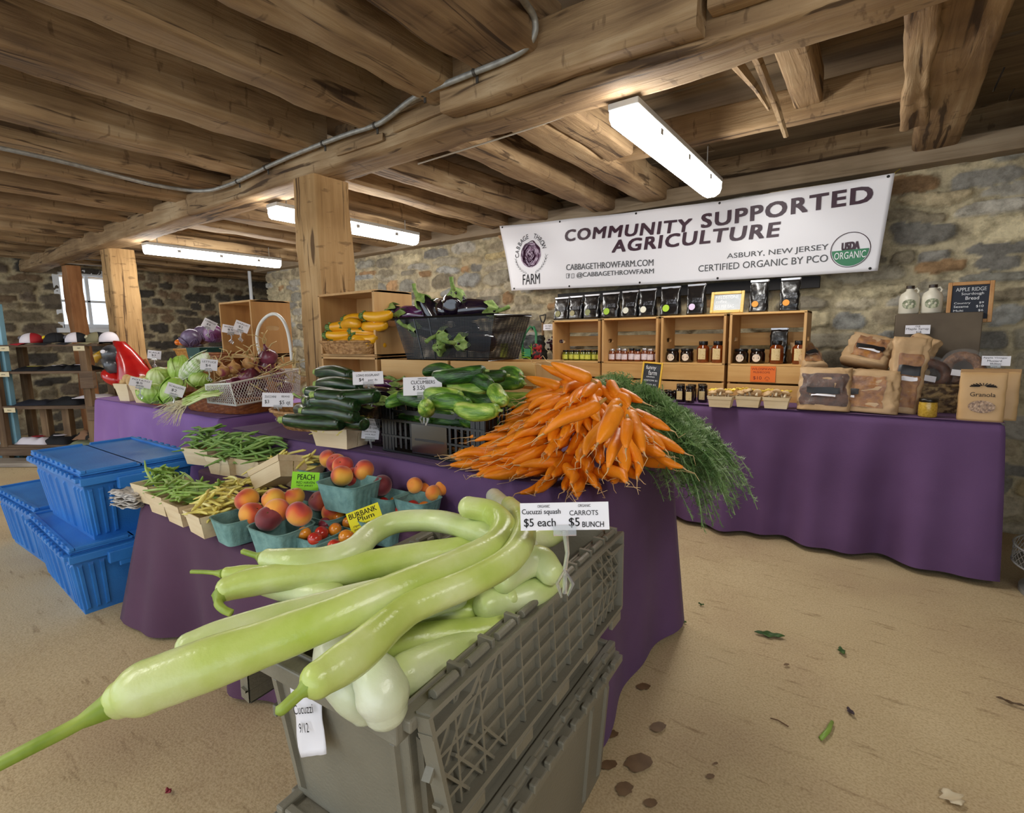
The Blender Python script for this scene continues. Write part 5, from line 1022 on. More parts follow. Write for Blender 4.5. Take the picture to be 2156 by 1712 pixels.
BW = dict(L=.13, Wd=.15, H=.075)
for (px, py, nmq, pr, cnt, rz) in ((332, 1014, 'leftmost front', gb, 26, .1), (364, 1034, 'second front', gb, 26, .05), (402, 1052, 'third front', gb, 26, 0), (449, 1072, 'fourth front', yb, 30, -.05)):
    q = P(px, py, LZ+.073); q.y += .01; colr = 'green' if pr is gb else 'yellow'
    quart('wooden_bean_basket', (q.x, q.y, LZ), rz, '%s wooden quart basket on the low bench, filled with %s beans' % (nmq, colr), **BW)
    pile_beans(pr, (q.x, q.y, LZ), .13, .13, .055, .07, cnt+4, '%s bean in the %s wooden basket' % (colr, nmq), '%s beans in the %s basket' % (colr, nmq), px, bias=.2)
q = P(325, 1000, .63); o = gb[1].copy(); COL.objects.link(o); o.location = q+Vector((-.03, 0, .0)); o.rotation_euler = (0, 1.2, .4); tag(o, 'green bean standing up out of the leftmost front basket', 'bean')
for (px, py, nmq, pr, cnt, rz, Ls) in ((437, 940, 'left back', db, 34, .25, .16), (487, 958, 'centre back', db, 34, .15, .15), (545, 962, 'right back', db, 40, .1, .19)):
    q = P(px, py, RZ+.073); q.y = min(q.y, 1.06)
    quart('wooden_bean_basket', (q.x, q.y, RZ), rz, '%s wooden basket of green beans on the step of the low bench' % nmq, Ls, .13, .075)
    pile_beans(pr, (q.x, q.y, RZ), Ls*1.0, .13, .055, .11, int(cnt*1.3), 'green bean in the %s basket on the step' % nmq, 'green beans in the %s basket' % nmq, px, bias=.6)
# tipped yellow basket
q = P(588, 992, .645); er = Euler((-.25, -.42, .12)); quart('wooden_bean_basket', q+Vector((0, 0, -.045)), 0, 'tilted wooden basket spilling yellow beans in front of the green beans', .20, .12, .075, rot=er); pile_beans(yb, q+Vector((0, 0, -.045)), .19, .11, .06, .03, 30, 'yellow bean in the tilted wooden basket', 'yellow beans in the tilted basket', 31, rot=er, bias=.25)
q = P(668, 972, .65); quart('wooden_bean_basket', (q.x, 1.07, RZ), -.1, 'wooden basket of yellow beans under the highest bean basket', .15, .11, .075); pile_beans(yb, (q.x, 1.07, RZ), .14, .10, .06, .05, 26, 'yellow bean in the basket under the highest bean basket', 'yellow beans under the highest basket', 32, bias=1.0)
q = P(688, 908, .79); quart('wooden_bean_basket', (q.x, q.y+.06, TZ+.003), .12, 'highest wooden basket of yellow beans, on the purple cloth edge', .19, .12, .075); pile_beans(yb, (q.x, q.y+.06, TZ), .17, .10, .06, .06, 30, 'yellow bean in the highest wooden basket', 'yellow beans in the highest basket', 33, bias=.5)
pile_beans(yb, P(570, 1060, .52), .22, .12, .0, .07, 34, 'yellow bean lying loose behind the peaches', 'loose yellow beans behind the peaches', 35, bias=.2)
pile_beans(yb, P(505, 1040, .56), .14, .12, .0, .06, 22, 'yellow bean heaped behind the fourth front basket', 'yellow beans behind the fourth basket', 36, bias=.5)
# pulp baskets with fruit
M_TEAL = mat('teal_pulp', '#6a9490', .85, c2='#80aaa4', scale=40, bump=.25, bscale=200)
def peachmat(name, a, b, c, sc=7): return mat(name, a, .62, c2=[b, c], scale=sc, detail=2, sheen=.4, bump=.06, bscale=90, lo=.38, hi=.64, coords='Object')
MP = [peachmat('red_orange_peach', '#a4202a', '#e0592a', '#f5a63a', 9), peachmat('yellow_peach', '#c43a24', '#f39a2c', '#f8c046', 8), peachmat('dark_peach', '#6a1c26', '#8f2f30', '#c4603a', 9), peachmat('orange_apricot', '#ea7a22', '#f5a438', '#f9b54a', 12)]
MPL = [mat('red_plum', '#b01c22', .2, c2='#d8482c', scale=14, coat=.5), mat('orange_plum', '#e2701c', .22, c2='#f09a30', scale=14, coat=.5), mat('maroon_plum', '#8a2a3c', .35, c2='#a84050', scale=18)]
def fruit(name, r_, mt, cleft=.12):
    t = empty(name, (0, 0, 0)); m = MB()
    def f(a, b):
        an = 2*PI*a; p = PI*b; rr = r_*(1-cleft*math.exp(-((an-PI)**2)*6)*math.sin(p)**.5); dz = -cleft*1.6*r_*math.exp(-(p-0)**2*9)*1
        return Vector((rr*math.sin(p)*math.cos(an), rr*math.sin(p)*math.sin(an), r_*.93*math.cos(p)+dz))
    m.grid(f, 26, 16, wrapu=True); m.build('flesh', mt, t, smooth='all'); m = MB(); m.tube([(0, 0, r_*.70), (.001, 0, r_*.80)], [r_*.07, r_*.05], 6); m.build('stem', mat('brown_stem', '#6a4a20', .8), t, smooth='all'); return t
pe = [fruit('peach', .038, MP[0]), fruit('peach', .038, MP[1]), fruit('peach', .038, MP[2]), fruit('apricot', .026, MP[3], .08)]; pl = [fruit('plum', .020, MPL[0], .04), fruit('plum', .020, MPL[1], .04), fruit('plum', .019, MPL[2], .04)]
def tealb(px, py, z0, H, L_, Wd, rz, label, rim=None, yadd=0, ymax=None, rot=None):
    q = P(px, py, z0+H); q.y += yadd
    if ymax: q.y = min(q.y, ymax)
    quart('pulp_basket', (q.x, q.y, z0), rz, label, L_, Wd, H, mt=M_TEAL, kind='pulp', rot=rot, tp=.80); return q
def fr(protos, k, px, py, z, lb, cat, sc=1, rot=None, grp=None):
    o = copy_tree(protos[k], P(px, py, z), rot or (rnd.uniform(-.9, .9), rnd.uniform(-.9, .9), rnd.uniform(0, 6)), lb, grp, scale=sc); o['category'] = cat; o.name = cat
qE = tealb(507, 1083, LZ, .078, .13, .15, -.05, 'teal pulp basket of peaches next to the fourth bean basket')
qF = tealb(592, 1104, LZ, .082, .17, .135, .06, 'big teal pulp basket of peaches at the front, with the dark peach')
qG = tealb(666, 1123, LZ, .06, .115, .10, .08, 'teal pulp basket of plums right of the front peach basket')
qH = tealb(720, 1147, LZ-.0, .06, .115, .10, .08, 'teal pulp basket of plums in front of the yellow sign')
qI = tealb(692, 1078, LZ, .078, .15, .12, .05, 'teal pulp basket behind the front peach basket, with the pointed peach')
qI2 = tealb(610, 1062, LZ, .075, .14, .10, .05, 'teal pulp basket with one peach below the green sign')
qK = tealb(703, 978, RZ, .078, .15, .12, .08, 'teal pulp basket behind the raised peach basket', ymax=1.08)
qJ = P(735, 1008, .69); quart('pulp_basket', (qJ.x, qJ.y, .60), .12, 'raised teal pulp basket of peaches stacked on the others', .17, .14, .085, mt=M_TEAL, kind='pulp', tp=.8)
qL = tealb(815, 1040, RZ, .06, .12, .10, .05, 'small teal pulp basket half hidden beside the raised basket', ymax=1.06)
qN = tealb(907, 1037, RZ, .065, .135, .10, .0, 'teal pulp basket of apricots under the purple cloth edge', ymax=1.055)
qM = tealb(862, 1068, LZ+.03, .065, .17, .12, .1, 'teal pulp basket of shiny red plums behind the squash', ymax=.96)
qO = tealb(757, 1100, LZ, .06, .12, .10, .08, 'teal pulp basket of orange plums behind the yellow sign')
for k, px, py, lb in ((1, 520, 1052, 'yellow and red peach topmost in the basket beside the fourth bean basket'), (0, 530, 1082, 'pinkish red peach low in the basket beside the fourth bean basket'), (1, 575, 1052, 'orange red peach topmost behind the dark peach'), (0, 583, 1075, 'red orange peach behind the dark peach'), (2, 566, 1092, 'dark maroon peach in the front teal basket'), (0, 630, 1082, 'red peach at the right of the front teal basket'), (3, 620, 1046, 'orange peach with a dark dimple below the green sign')):
    fr(pe if k < 3 else pe, k if k < 3 else 1, px, py, {566: .60, 530: .585}.get(px, .615), lb, 'peach', 1 if px != 620 else .85)
for k, px, py, z, lb in ((2, 672, 1056, .60, 'pointed red and gold peach behind the front basket'), (1, 700, 1080, .575, 'golden peach low beside the pointed one'), (0, 692, 966, .69, 'red orange peach at the left of the raised baskets'), (0, 708, 975, .685, 'crimson peach between the raised peaches'), (0, 722, 981, .70, 'orange red peach with a green tip in the raised basket'), (0, 766, 990, .695, 'round red peach at the right of the raised basket'), (1, 720, 1002, .685, 'small orange peach at the front of the raised basket'), (0, 745, 1006, .665, 'pink peach low in the raised basket'), (2, 803, 1022, .655, 'dark peach half hidden beside the raised basket')):
    fr(pe, k, px, py, z, lb, 'peach', .92)
for px, py, z, lb in ((873, 1022, .66, 'bright orange apricot at the left of the apricot basket'), (933, 1027, .655, 'reddish apricot at the right of the apricot basket'), (913, 1038, .645, 'small pinkish apricot at the front of the apricot basket'), (900, 1030, .64, 'dull apricot in the middle of the apricot basket')): fr(pe, 3, px, py, z, lb, 'apricot')
PL = [(1, 640, 1123, 'gold and red'), (0, 677, 1122, 'pink red'), (2, 684, 1103, 'dusty purple'), (1, 705, 1115, 'orange'), (0, 663, 1134, 'small red')]
for k, px, py, c in PL: fr(pl, k, px, py, LZ+.063, '%s plum in the plum basket right of the front peaches' % c, 'plum', 1.0)
for k, px, py, c, s in ((1, 730, 1131, 'large glossy orange', 1.15), (0, 705, 1150, 'red', 1), (1, 715, 1156, 'small orange', .8), (1, 762, 1135, 'pale orange', .9)): fr(pl, k, px, py, LZ+.065, '%s plum in the basket in front of the yellow sign' % c, 'plum', s)
for k, px, py, c in ((0, 806, 1060, 'leftmost red'), (0, 820, 1069, 'deep red'), (1, 833, 1058, 'yellow orange'), (1, 857, 1058, 'orange'), (0, 846, 1074, 'dark red'), (0, 869, 1066, 'bright red'), (1, 893, 1069, 'dull orange'), (1, 877, 1080, 'orange red'), (1, 910, 1078, 'rightmost orange')): fr(pl, k, px, py, LZ+.03+.066, '%s plum in the basket of shiny red plums' % c, 'plum', 1.05)
for k, px, py, c in ((1, 714, 1090, 'left orange'), (1, 808, 1086, 'right orange'), (1, 735, 1100, 'low orange'), (0, 785, 1104, 'hidden red')): fr(pl, k, px, py, LZ+.064, '%s plum in the basket behind the yellow sign' % c, 'plum', 1.05)
for e_ in pe+pl:
    for ch in list(e_.children): bpy.data.objects.remove(ch)
    bpy.data.objects.remove(e_)
card(P(643, 1013, .655), .085, .06, [('PEACH', .2, .72, .62, .3, .01), ('RED HAVEN', .18, .42, .66, .14), ('NEW JERSEY', .2, .24, .6, .12)], 'bright green paper sign reading PEACH', tilt=-.2, color='#9cf02a', name='paper_sign', roll=.16)
card(P(770, 1094, .60), .095, .07, [('BURBANK', .06, .82, .85, .22, .01), ('Plum', .28, .60, .5, .2, .01), ('ripe when', .1, .38, .5, .11), ('purple, red and', .1, .25, .6, .1), ('$5', .45, .1, .12, .12)], 'yellow paper sign reading BURBANK Plum', tilt=-.35, color='#f4ea16', name='paper_sign', roll=-.28)
# ---------------- grey totes ----------------
def tote(name, loc, rz, mt, label, smooth_ends=False, h=.31, L_=.70, Wd=.42, lidmode='closed', tp=.90, dark=None, lids=(True, True)):
    """long side along local Y"""
    t = empty(name, loc, rz, label, 'tote'); m = MB(); th = .006
    def ring(f, z, ins=0): return [(sx*(Wd/2*f-ins), sy*(L_/2*f-ins), z) for sx, sy in ((-1, -1), (1, -1), (1, 1), (-1, 1))]
    a, b, c, d = ring(tp, 0), ring(1, h*.97), ring(1, h*.97, th), ring(tp, .006, th)
    m.add(a+b+c+d, [(0, 3, 2, 1)]+[(i, (i+1) % 4, 4+(i+1) % 4, 4+i) for i in range(4)]+[(4+i, 4+(i+1) % 4, 8+(i+1) % 4, 8+i) for i in range(4)]+[(8+i, 8+(i+1) % 4, 12+(i+1) % 4, 12+i) for i in range(4)]+[(12, 13, 14, 15)])
    m.build('tub', mt, t, bevel=.006)
    m = MB()      # raised vertical ribs
    def side(u, z, s, ax, o=0):
        f = tp+(1-tp)*z/(h*.97)
        return (s*(Wd/2*f+o), u*L_/2*f, z) if ax == 'x' else (u*Wd/2*f, s*(L_/2*f+o), z)
    for s in (-1, 1):
        for ax, us in ((('x', (-.93, -.66, .66, .93)), ('y', (-.84, .84))) if smooth_ends else (('x', (-.93, -.8, -.66, -.25, .1, .42, .66, .8, .93)), ('y', (-.9, -.72, -.54, .54, .72, .9)))):
            m = MB()
            for u in us:
                w_ = .028*(1 if ax == 'x' else 1.6); z0, z1 = .02, h*.78; pts_ = [side(u-w_, z0, s, ax), side(u+w_, z0, s, ax), side(u+w_, z1, s, ax), side(u-w_, z1, s, ax)]; po = [side(u-w_*.6, z0+.01, s, ax, .007), side(u+w_*.6, z0+.01, s, ax, .007), side(u+w_*.6, z1-.01, s, ax, .007), side(u-w_*.6, z1-.01, s, ax, .007)]
                m.add(pts_+po, [(4, 5, 6, 7), (0, 1, 5, 4), (1, 2, 6, 5), (2, 3, 7, 6), (3, 0, 4, 7)])
            m.build('ribs', mt, t)
    m = MB()
    for s in (-1, 1):
        m.box((s*(Wd/2+.010), 0, h-.022), (.026, L_+.03, .018)); m.box((0, s*(L_/2+.012), h-.030), (Wd+.02, .03, .03))
        for q in range(12): m.box((s*(Wd/2+.020), -L_/2+.04+q*(L_-.08)/11, h-.010), (.014, .022, .018))
    m.build('rim', mt, t, bevel=.003)
    for s in (-1, 1) if lidmode == 'closed' else ():
        m = MB(); m.box((0, s*(L_/2+.026), h-.055), (Wd*.46, .03, .05)); m.box((0, s*(L_/2+.034), h-.085), (Wd*.3, .012, .03)); m.build('handle', dark or mt, t, bevel=.004)
    if lidmode == 'closed':
        for s in (-1, 1):
            m = MB(); m.box((s*Wd/4, 0, h+.0), (Wd/2+.012, L_+.02, .012)); 
            m.box((s*(Wd/2-.006), 0, h+.010), (.018, L_+.03, .014)); 
            for q in (-1, 1): m.box((s*Wd/4, q*(L_/2+.004), h+.009), (Wd/2-.03, .016, .014))
            for q in range(9): m.box((s*(Wd/2+.004), -L_/2+.06+q*(L_-.12)/8, h+.013), (.014, .03, .014))
            m.build('lid_half', mt, t, bevel=.003)
    else:
        for s in (-1, 1):
            # hanging lid half, underside lattice facing out
            lh = .186; sp_l = .05 if s < 0 else 0; y0, y1 = -L_/2-.0, L_/2+.0; sl = .10
            def LP(u, v, o=0): return Vector((s*(Wd/2+.020+.01*v+sp_l*(.4+v)+o), y0+(y1-y0)*u, h-.012-lh*v))
            m = MB(); sh = []
            for (u0, u1, v0, v1) in ((0, 1, 0, .93),): m.add([LP(u0, v0), LP(u1, v0), LP(u1-.04, v1), LP(u0+.04, v1), LP(u0, v0, .004), LP(u1, v0, .004), LP(u1-.04, v1, .004), LP(u0+.04, v1, .004)], [(0, 1, 2, 3), (7, 6, 5, 4), (0, 4, 5, 1), (1, 5, 6, 2), (2, 6, 7, 3), (3, 7, 4, 0)])
            m.build('lid_half', mt, t)
            m = MB()
            def rib(a_, b_, w_=.0022, dp=.014):
                A, B = LP(*a_, 0), LP(*b_, 0); d = (B-A).normalized(); n_ = Vector((s, 0, .2)).normalized(); wv = d.cross(n_)*w_; m.add([A-wv, A+wv, B+wv, B-wv, A-wv+n_*dp, A+wv+n_*dp, B+wv+n_*dp, B-wv+n_*dp], [(4, 5, 6, 7), (0, 1, 5, 4), (1, 2, 6, 5), (2, 3, 7, 6), (3, 0, 4, 7)])
            for q in range(1, 12): rib((q/12, .03), (q/12, .9))
            for v in (.22, .4, .58, .76): rib((.02, v), (.98, v))
            for q in range(4): rib((.0+.045*q, .5), (.10+.045*q, .06)); rib((1-.045*q, .5), (.90-.045*q, .06)); rib((.03+.045*q, .5), (.11+.045*q, .88)); rib((.97-.045*q, .5), (.89-.045*q, .88))
            for a_, b_ in (((0, 0), (1, 0)), ((0, 0), (.04, .93)), ((1, 0), (.96, .93)), ((.04, .93), (.96, .93)), ((.16, 0), (.12, .12)), ((.12, .12), (0, .16)), ((.84, 0), (.88, .12)), ((.88, .12), (1, .16))): rib(a_, b_, .0035, .024)
            m.build('lattice_ribs', mt, t)
            m = MB()
            for q in range(9):
                y = -L_/2+.05+q*(L_-.1)/8; m.tube([(s*(Wd/2+.026), y-.024, h+.000), (s*(Wd/2+.026), y+.024, h+.000)], .007, 8); m.box((s*(Wd/2+.018), y+.034, h-.002), (.028, .008, .018))
            m.build('hinge', mt, t, bevel=.001)
            m = MB()
            for q in range(5): m.box((s*(Wd/2+.05), -L_/2+.07+q*(L_-.14)/4, h-.012-lh*.98), (.010, .055, .022))
            m.build('lid_teeth', mt, t, bevel=.002)
    return t
M_GT = mat('grey_tote_plastic', '#807c6e', .42, c2='#767264', scale=5, bump=.12, bscale=160); M_BT = mat('blue_tote_plastic', '#2a74c4', .4, c2='#3a86d4', scale=4, bump=.12, bscale=140)
TX, TY = -.648, .745
tote('open_grey_tote', (TX, TY, .345), .065, M_GT, 'upper open grey tote heaped with long squash, lids hanging down', h=.315, Wd=.315, lidmode='open', smooth_ends=True)
tote('grey_tote', (TX+.015, TY+.01, 0), .065, M_GT, 'lower grey tote under the tote of squash', h=.335, Wd=.315, lidmode='closed', smooth_ends=True)
m = MB(); m.grid(lambda a, b: Vector((-.032+.064*a+.010*b*(a-.5), .004*nz(a*3, b*3, 2, 1), -.055+.11*b+(.015*(a-.5) if b < .2 else 0)+(.01*nz(a*8, 2) if b > .9 else 0))), 12, 14)
tl = empty('tape_label', P(706, 1505, .56), 0, 'torn white tape label written Cucuzzi on the end of the upper grey tote', 'label'); tl.location = (TX-.022, TY-.353, .55); tl.rotation_euler = (-.11, -.25, .095); m.build('tape', M_WHT, tl, smooth='all', solid=.0008)
m = MB(); fit_text(m, 'Cucuzzi', (-.026, -.003, .012), (.022, -.003, .020), .014, Vector((0, 0, 1)), Vector((0, -1, 0)), .003); fit_text(m, '9/12', (-.018, -.003, -.014), (.006, -.003, -.010), .014, Vector((0, 0, 1)), Vector((0, -1, 0)), .003); m.build('handwriting', M_INK, tl)
# ---------------- cucuzzi squash ----------------
def cuzmat(name, a, b, c): return mat(name, a, .26, c2=[b, c], scale=1.0, detail=4, stretch=(9, 9, 9), bump=.10, bscale=16, spec=.5, lo=.32, hi=.7, sss=.05)
MQ = [cuzmat('pale_green_squash', '#b0c456', '#c3d276', '#d6dfa0'), cuzmat('light_squash', '#bccd7c', '#ccd996', '#dde4b6'), cuzmat('whitish_squash', '#c3ccA0', '#d2d8b8', '#dfe2cc')]
M_CST = mat('squash_stem', '#7f9a30', .5, c2='#a0b44c', scale=30)
def squash(pts, rad, k, label, stem=None, srad=.007):
    pp = [P(*p) for p in pts]; o0 = pp[len(pp)//2]; t = empty('long_squash', o0, 0, label, 'squash'); t['group'] = 'cucuzzi squash in the grey tote'
    sm = smooth_path([p-o0 for p in pp], 7); n = len(sm); rr = []
    for i in range(n):
        q = i/(n-1)*(len(rad)-1); a = int(q); f = q-a; b = min(a+1, len(rad)-1); f = f*f*(3-2*f); rr.append(.80*(rad[a]*(1-f)+rad[b]*f)*(1+.02*nz(i*.35, k, len(pts))))
    # rounded ends
    h0 = (sm[0]-sm[1]).normalized(); h1 = (sm[-1]-sm[-2]).normalized(); pre = []; prr = []
    for a in (80, 60, 40, 20): pre.append(sm[0]+h0*rr[0]*.9*math.sin(math.radians(a))); prr.append(rr[0]*math.cos(math.radians(a)))
    post = []; por = []
    for a in (20, 40, 60, 80): post.append(sm[-1]+h1*rr[-1]*.9*math.sin(math.radians(a))); por.append(rr[-1]*math.cos(math.radians(a)))
    m = MB(); m.tube(pre+sm+post, prr+rr+por, 24, ridge=.012, nr=7); m.build('fruit', MQ[k], t, smooth='all')
    if stem:
        sp = smooth_path([Vector(P(*p))-o0 for p in stem], 5); m = MB(); n = len(sp); m.tube(sp, [srad*(1.9-1.0*min(1, i/(n*.25))) if i < n*.25 else srad*(.9-.15*i/n) for i in range(n)], 10, ridge=.08, nr=5); m.build('stem', M_CST, t, smooth='all')
    return t
R0 = .033
squash([(985, 1068, .80), (1035, 1080, .79), (1060, 1110, .785), (1040, 1148, .78), (970, 1184, .78), (840, 1240, .78), (709, 1297, .77), (578, 1348, .755), (440, 1398, .74), (310, 1446, .725), (258, 1470, .715)], [.026, .028, .029, .029, .028, .029, .031, .034, .038, .038, .027], 0, 'longest squash, hooked at the top and reaching out to the lower left', [(238, 1482, .712), (150, 1532, .705), (60, 1578, .70), (-40, 1630, .69)], .0085)
squash([(565, 1177, .715), (622, 1186, .715), (690, 1180, .715), (745, 1158, .725), (785, 1122, .735), (840, 1099, .745), (927, 1098, .75), (1014, 1121, .755), (1045, 1130, .755)], [.024, .034, .033, .030, .029, .028, .028, .027, .025], 1, 'wavy squash rising over the plum baskets, short brown-tipped stem', [(553, 1174, .715), (530, 1167, .715), (511, 1161, .715)], .0065)
squash([(668, 1432, .765), (752, 1376, .765), (831, 1305, .765), (883, 1271, .768), (992, 1225, .772), (1070, 1180, .775), (1100, 1136, .78), (1097, 1095, .775), (1072, 1062, .76)], [.024, .029, .0265, .026, .026, .027, .028, .027, .022], 0, 'topmost squash across the tote, stem end hanging over the taped front', [(655, 1440, .765), (625, 1465, .76), (598, 1490, .755), (588, 1496, .752)], .007)
squash([(478, 1207, .70), (530, 1208, .695), (600, 1212, .69), (700, 1214, .685)], [.014, .020, .022, .02], 0, 'small squash end with a long thin straight stem, behind the hooked-stem one', [(470, 1208, .70), (435, 1205, .70), (402, 1204, .70)], .0045)
squash([(478, 1240, .69), (534, 1225, .695), (622, 1212, .70), (731, 1201, .70), (796, 1186, .705), (900, 1170, .71), (1020, 1152, .715)], [.026, .031, .031, .031, .033, .034, .032], 0, 'long squash pointing left with a shrivelled hooked stem', [(466, 1252, .685), (460, 1270, .68), (470, 1284, .68), (488, 1292, .675)], .008)
squash([(560, 1236, .675), (610, 1244, .67), (665, 1250, .67), (705, 1254, .67)], [.020, .026, .028, .028], 1, 'squash under the hooked-stem one, at the left rim of the tote')
squash([(720, 1246, .655), (790, 1232, .655), (860, 1226, .655), (980, 1212, .66), (1080, 1200, .66)], [.022, .024, .026, .027, .025], 0, 'squash crossing behind the longest one in the middle of the tote')
squash([(398, 1362, .705), (470, 1338, .71), (560, 1310, .715), (700, 1270, .72), (800, 1240, .72)], [.024, .028, .028, .026, .022], 1, 'blunt pale squash poking out beneath the longest one')
squash([(960, 1255, .69), (880, 1275, .69), (800, 1292, .69), (742, 1315, .69), (712, 1360, .69), (717, 1410, .685), (744, 1455, .67), (770, 1490, .645)], [.028, .030, .034, .038, .040, .040, .036, .028], 2, 'fat whitish squash curling over the taped front of the tote')
squash([(782, 1402, .70), (795, 1430, .695), (806, 1462, .68), (813, 1492, .662)], [.030, .038, .042, .034], 2, 'short whitish squash with a cracked blossom end hanging over the front rim')
squash([(1022, 1275, .665), (1070, 1264, .66), (1123, 1252, .66), (1165, 1225, .655)], [.030, .034, .034, .030], 1, 'squash lying against the right rim with a rounded end', )
squash([(880, 1292, .65), (960, 1288, .65), (1060, 1284, .64)], [.026, .028, .028], 0, 'squash below the topmost one near the middle right')
squash([(820, 1362, .645), (860, 1348, .64), (940, 1338, .635), (1014, 1330, .63), (1070, 1312, .63)], [.022, .030, .031, .031, .028], 0, 'darker squash near the right rim in the lower part of the tote')
squash([(825, 1440, .64), (860, 1420, .635), (940, 1386, .625), (1010, 1362, .615)], [.030, .040, .040, .034], 1, 'thick squash at the near right corner inside the tote')
squash([(1060, 1225, .70), (1100, 1190, .71), (1136, 1182, .71), (1160, 1205, .70)], [.026, .034, .036, .030], 1, 'squash sloping down at the back right of the tote')
squash([(1110, 1150, .73), (1085, 1105, .74), (1060, 1070, .735), (1040, 1045, .72)], [.026, .028, .030, .026], 2, 'pale squash disappearing under the purple cloth at the back')
squash([(1105, 1140, .71), (1150, 1130, .705), (1175, 1120, .70)], [.026, .030, .026], 1, 'squash behind the carrot price card')
squash([(1075, 1260, .67), (1085, 1232, .675), (1110, 1215, .68)], [.018, .022, .022], 0, 'greener squash between the two at the back right')
squash([(700, 1330, .62), (820, 1330, .60), (950, 1310, .60)], [.03, .034, .034], 0, 'squash deep in the tote under the fat whitish one')
squash([(900, 1340, .58), (1000, 1290, .58), (1100, 1240, .58)], [.034, .036, .036], 1, 'squash deep in the tote along the right wall')
card(P(1188, 1087, .845), .136, .042, [('ORGANIC', .20, .88, .14, .1), ('Cucuzzi squash', .02, .66, .44, .24, .008), ('$5 each', .04, .27, .36, .34, .01), ('ORGANIC', .66, .88, .14, .1), ('CARROTS', .56, .62, .32, .18), ('$5', .55, .27, .12, .36, .01), ('BUNCH', .70, .2, .24, .2, .01)], 'white double price card for Cucuzzi squash and CARROTS clipped on the grey tote', tilt=-.2, clip=.11, roll=-.04)
# ---------------- blue totes ----------------
tote('blue_tote', (-2.90, .815, .302), PI/2+.0, M_BT, 'topmost blue lidded tote, stacked beside the plum cloth', h=.30, L_=.69, Wd=.41, tp=.84)
tote('blue_tote', (-2.90, .77, 0), PI/2-.04, M_BT, 'lower blue lidded tote directly under another blue tote', h=.30, L_=.70, Wd=.42, tp=.84)
tote('blue_tote', (-3.66, .80, 0), PI/2+.03, M_BT, 'single blue lidded tote at the left edge behind the stacked ones', h=.31, L_=.68, Wd=.42, tp=.84)
pb = empty('newspaper_stack', P(282, 1042, .52), .3, 'crumpled stack of newspapers between the top blue tote and the beans', 'newspapers'); m = MB()
for i in range(7): m.grid(lambda a, b: Vector((-.07+.14*a+.004*(i % 3), -.05+.10*b, -.035+.009*i+.012*nz(a*3+i, b*3, 0)+.006*nz(a*9, b*9, i))), 14, 12)
m.build('sheets', mat('newsprint', '#c6c0b8', .8, c2='#8f8a86', scale=60, lo=.5, hi=.62), pb, smooth='all', solid=.002)
# ---------------- left table ----------------
M_BW = mat('brown_plastic_wicker', '#7e4322', .45, c2='#a8622f', scale=30, bump=.4, bscale=150); M_GW = mat('golden_wicker', '#a8701f', .5, c2='#c98f3a', scale=30, bump=.4, bscale=150)
def obasket(loc, rz, L_, Wd, h, mt, label, flare=1.18, foot=False):
    t = empty('wicker_basket', loc, rz, label, 'basket'); m = MB(); rim = wicker(m, L_/flare, Wd/flare, h, flare, 8, 48, 3.2, .0025); m.build('woven_body', mt, t, smooth='all'); rim_tube(rim, .008).build('rim', mt, t, smooth='all'); return t
obasket((-3.06, 1.46, TZ+.002), .10, .68, .34, .085, M_BW, 'large brown basket under the white wire basket of onions')
obasket((-3.70, 1.42, TZ+.002), .0, .50, .30, .075, M_BW, 'brown basket holding the lettuces beside the potato punnets')
for px, py, lb in ((254, 846, 'splint punnet of potatoes at the left corner of the table'), (288, 850, 'splint punnet of potatoes beside the lettuce basket')):
    q = P(px, py, TZ); quart('wooden_punnet', (q.x-.02, q.y+.07, TZ+.001), .3, lb, .13, .13, .12, tp=.7)
    for k in range(5):
        o = MB().ball((0, 0, 0), (.04, .03, .028), 14, 8).build('potato', mat('tan_potato', '#c49a60', .7, c2='#d6b078', scale=25, bump=.2), smooth='all'); o.location = (q.x-.045+.028*k, q.y+.05+.04*(k % 2), TZ+.125+.012*(k % 3)); o.rotation_euler = (.3*k, .4*k, k*1.3); tag(o, 'tan potato in the '+lb.split(' of potatoes')[0]+lb.split('potatoes')[1], 'potato', 'potatoes in the '+lb[-22:])
M_LF = mat('lettuce_leaf', '#a9c858', .45, c2=['#c6dc7c', '#e2ecb0'], scale=9, bump=.35, bscale=30); M_LF2 = mat('green_lettuce_leaf', '#8bb43c', .45, c2=['#a8cc56', '#d2e498'], scale=12, bump=.4, bscale=40); M_NAP = mat('napa_leaf', '#b8d088', .4, c2=['#dbe6bc', '#eef2de'], scale=5, stretch=(1, 8, 8), bump=.4, bscale=14)
def head(loc, r_, mt, label, name='lettuce', cat='lettuce', el=(1, 1, .9), rot=(0, 0, 0), seed=0, nl=9):
    t = empty(name, loc, 0, label, cat, rot=rot); m = MB(); m.grid(lambda a, b: Vector((r_*.86*el[0]*math.sin(PI*b)*math.cos(2*PI*a), r_*.86*el[1]*math.sin(PI*b)*math.sin(2*PI*a), -r_*.86*el[2]*math.cos(PI*b)))*(1+.05*nz(a*6, b*5, seed)), 30, 16, wrapu=True); m.build('heart', mt, t, smooth='all'); rr = random.Random(seed)
    m = MB()
    for k in range(nl):
        a0 = k*2.4; e0 = rr.uniform(.15, .95); w_ = rr.uniform(.7, 1.0)
        def f(a, b):
            th = a0+(a-.5)*w_*1.6*math.sin(PI*min(1, .15+b*.8)); p = PI*(.98-b*e0*.9); rr_ = r_*(.90+.13*b*b+.035*math.sin(a*22+k)*b+.03*nz(a*4, b*4, k)); return Vector((rr_*el[0]*math.sin(p)*math.cos(th), rr_*el[1]*math.sin(p)*math.sin(th), rr_*el[2]*math.cos(p)))
        m.grid(f, 18, 10)
    m.build('outer_leaves', mt, t, smooth='all', solid=.0015); return t
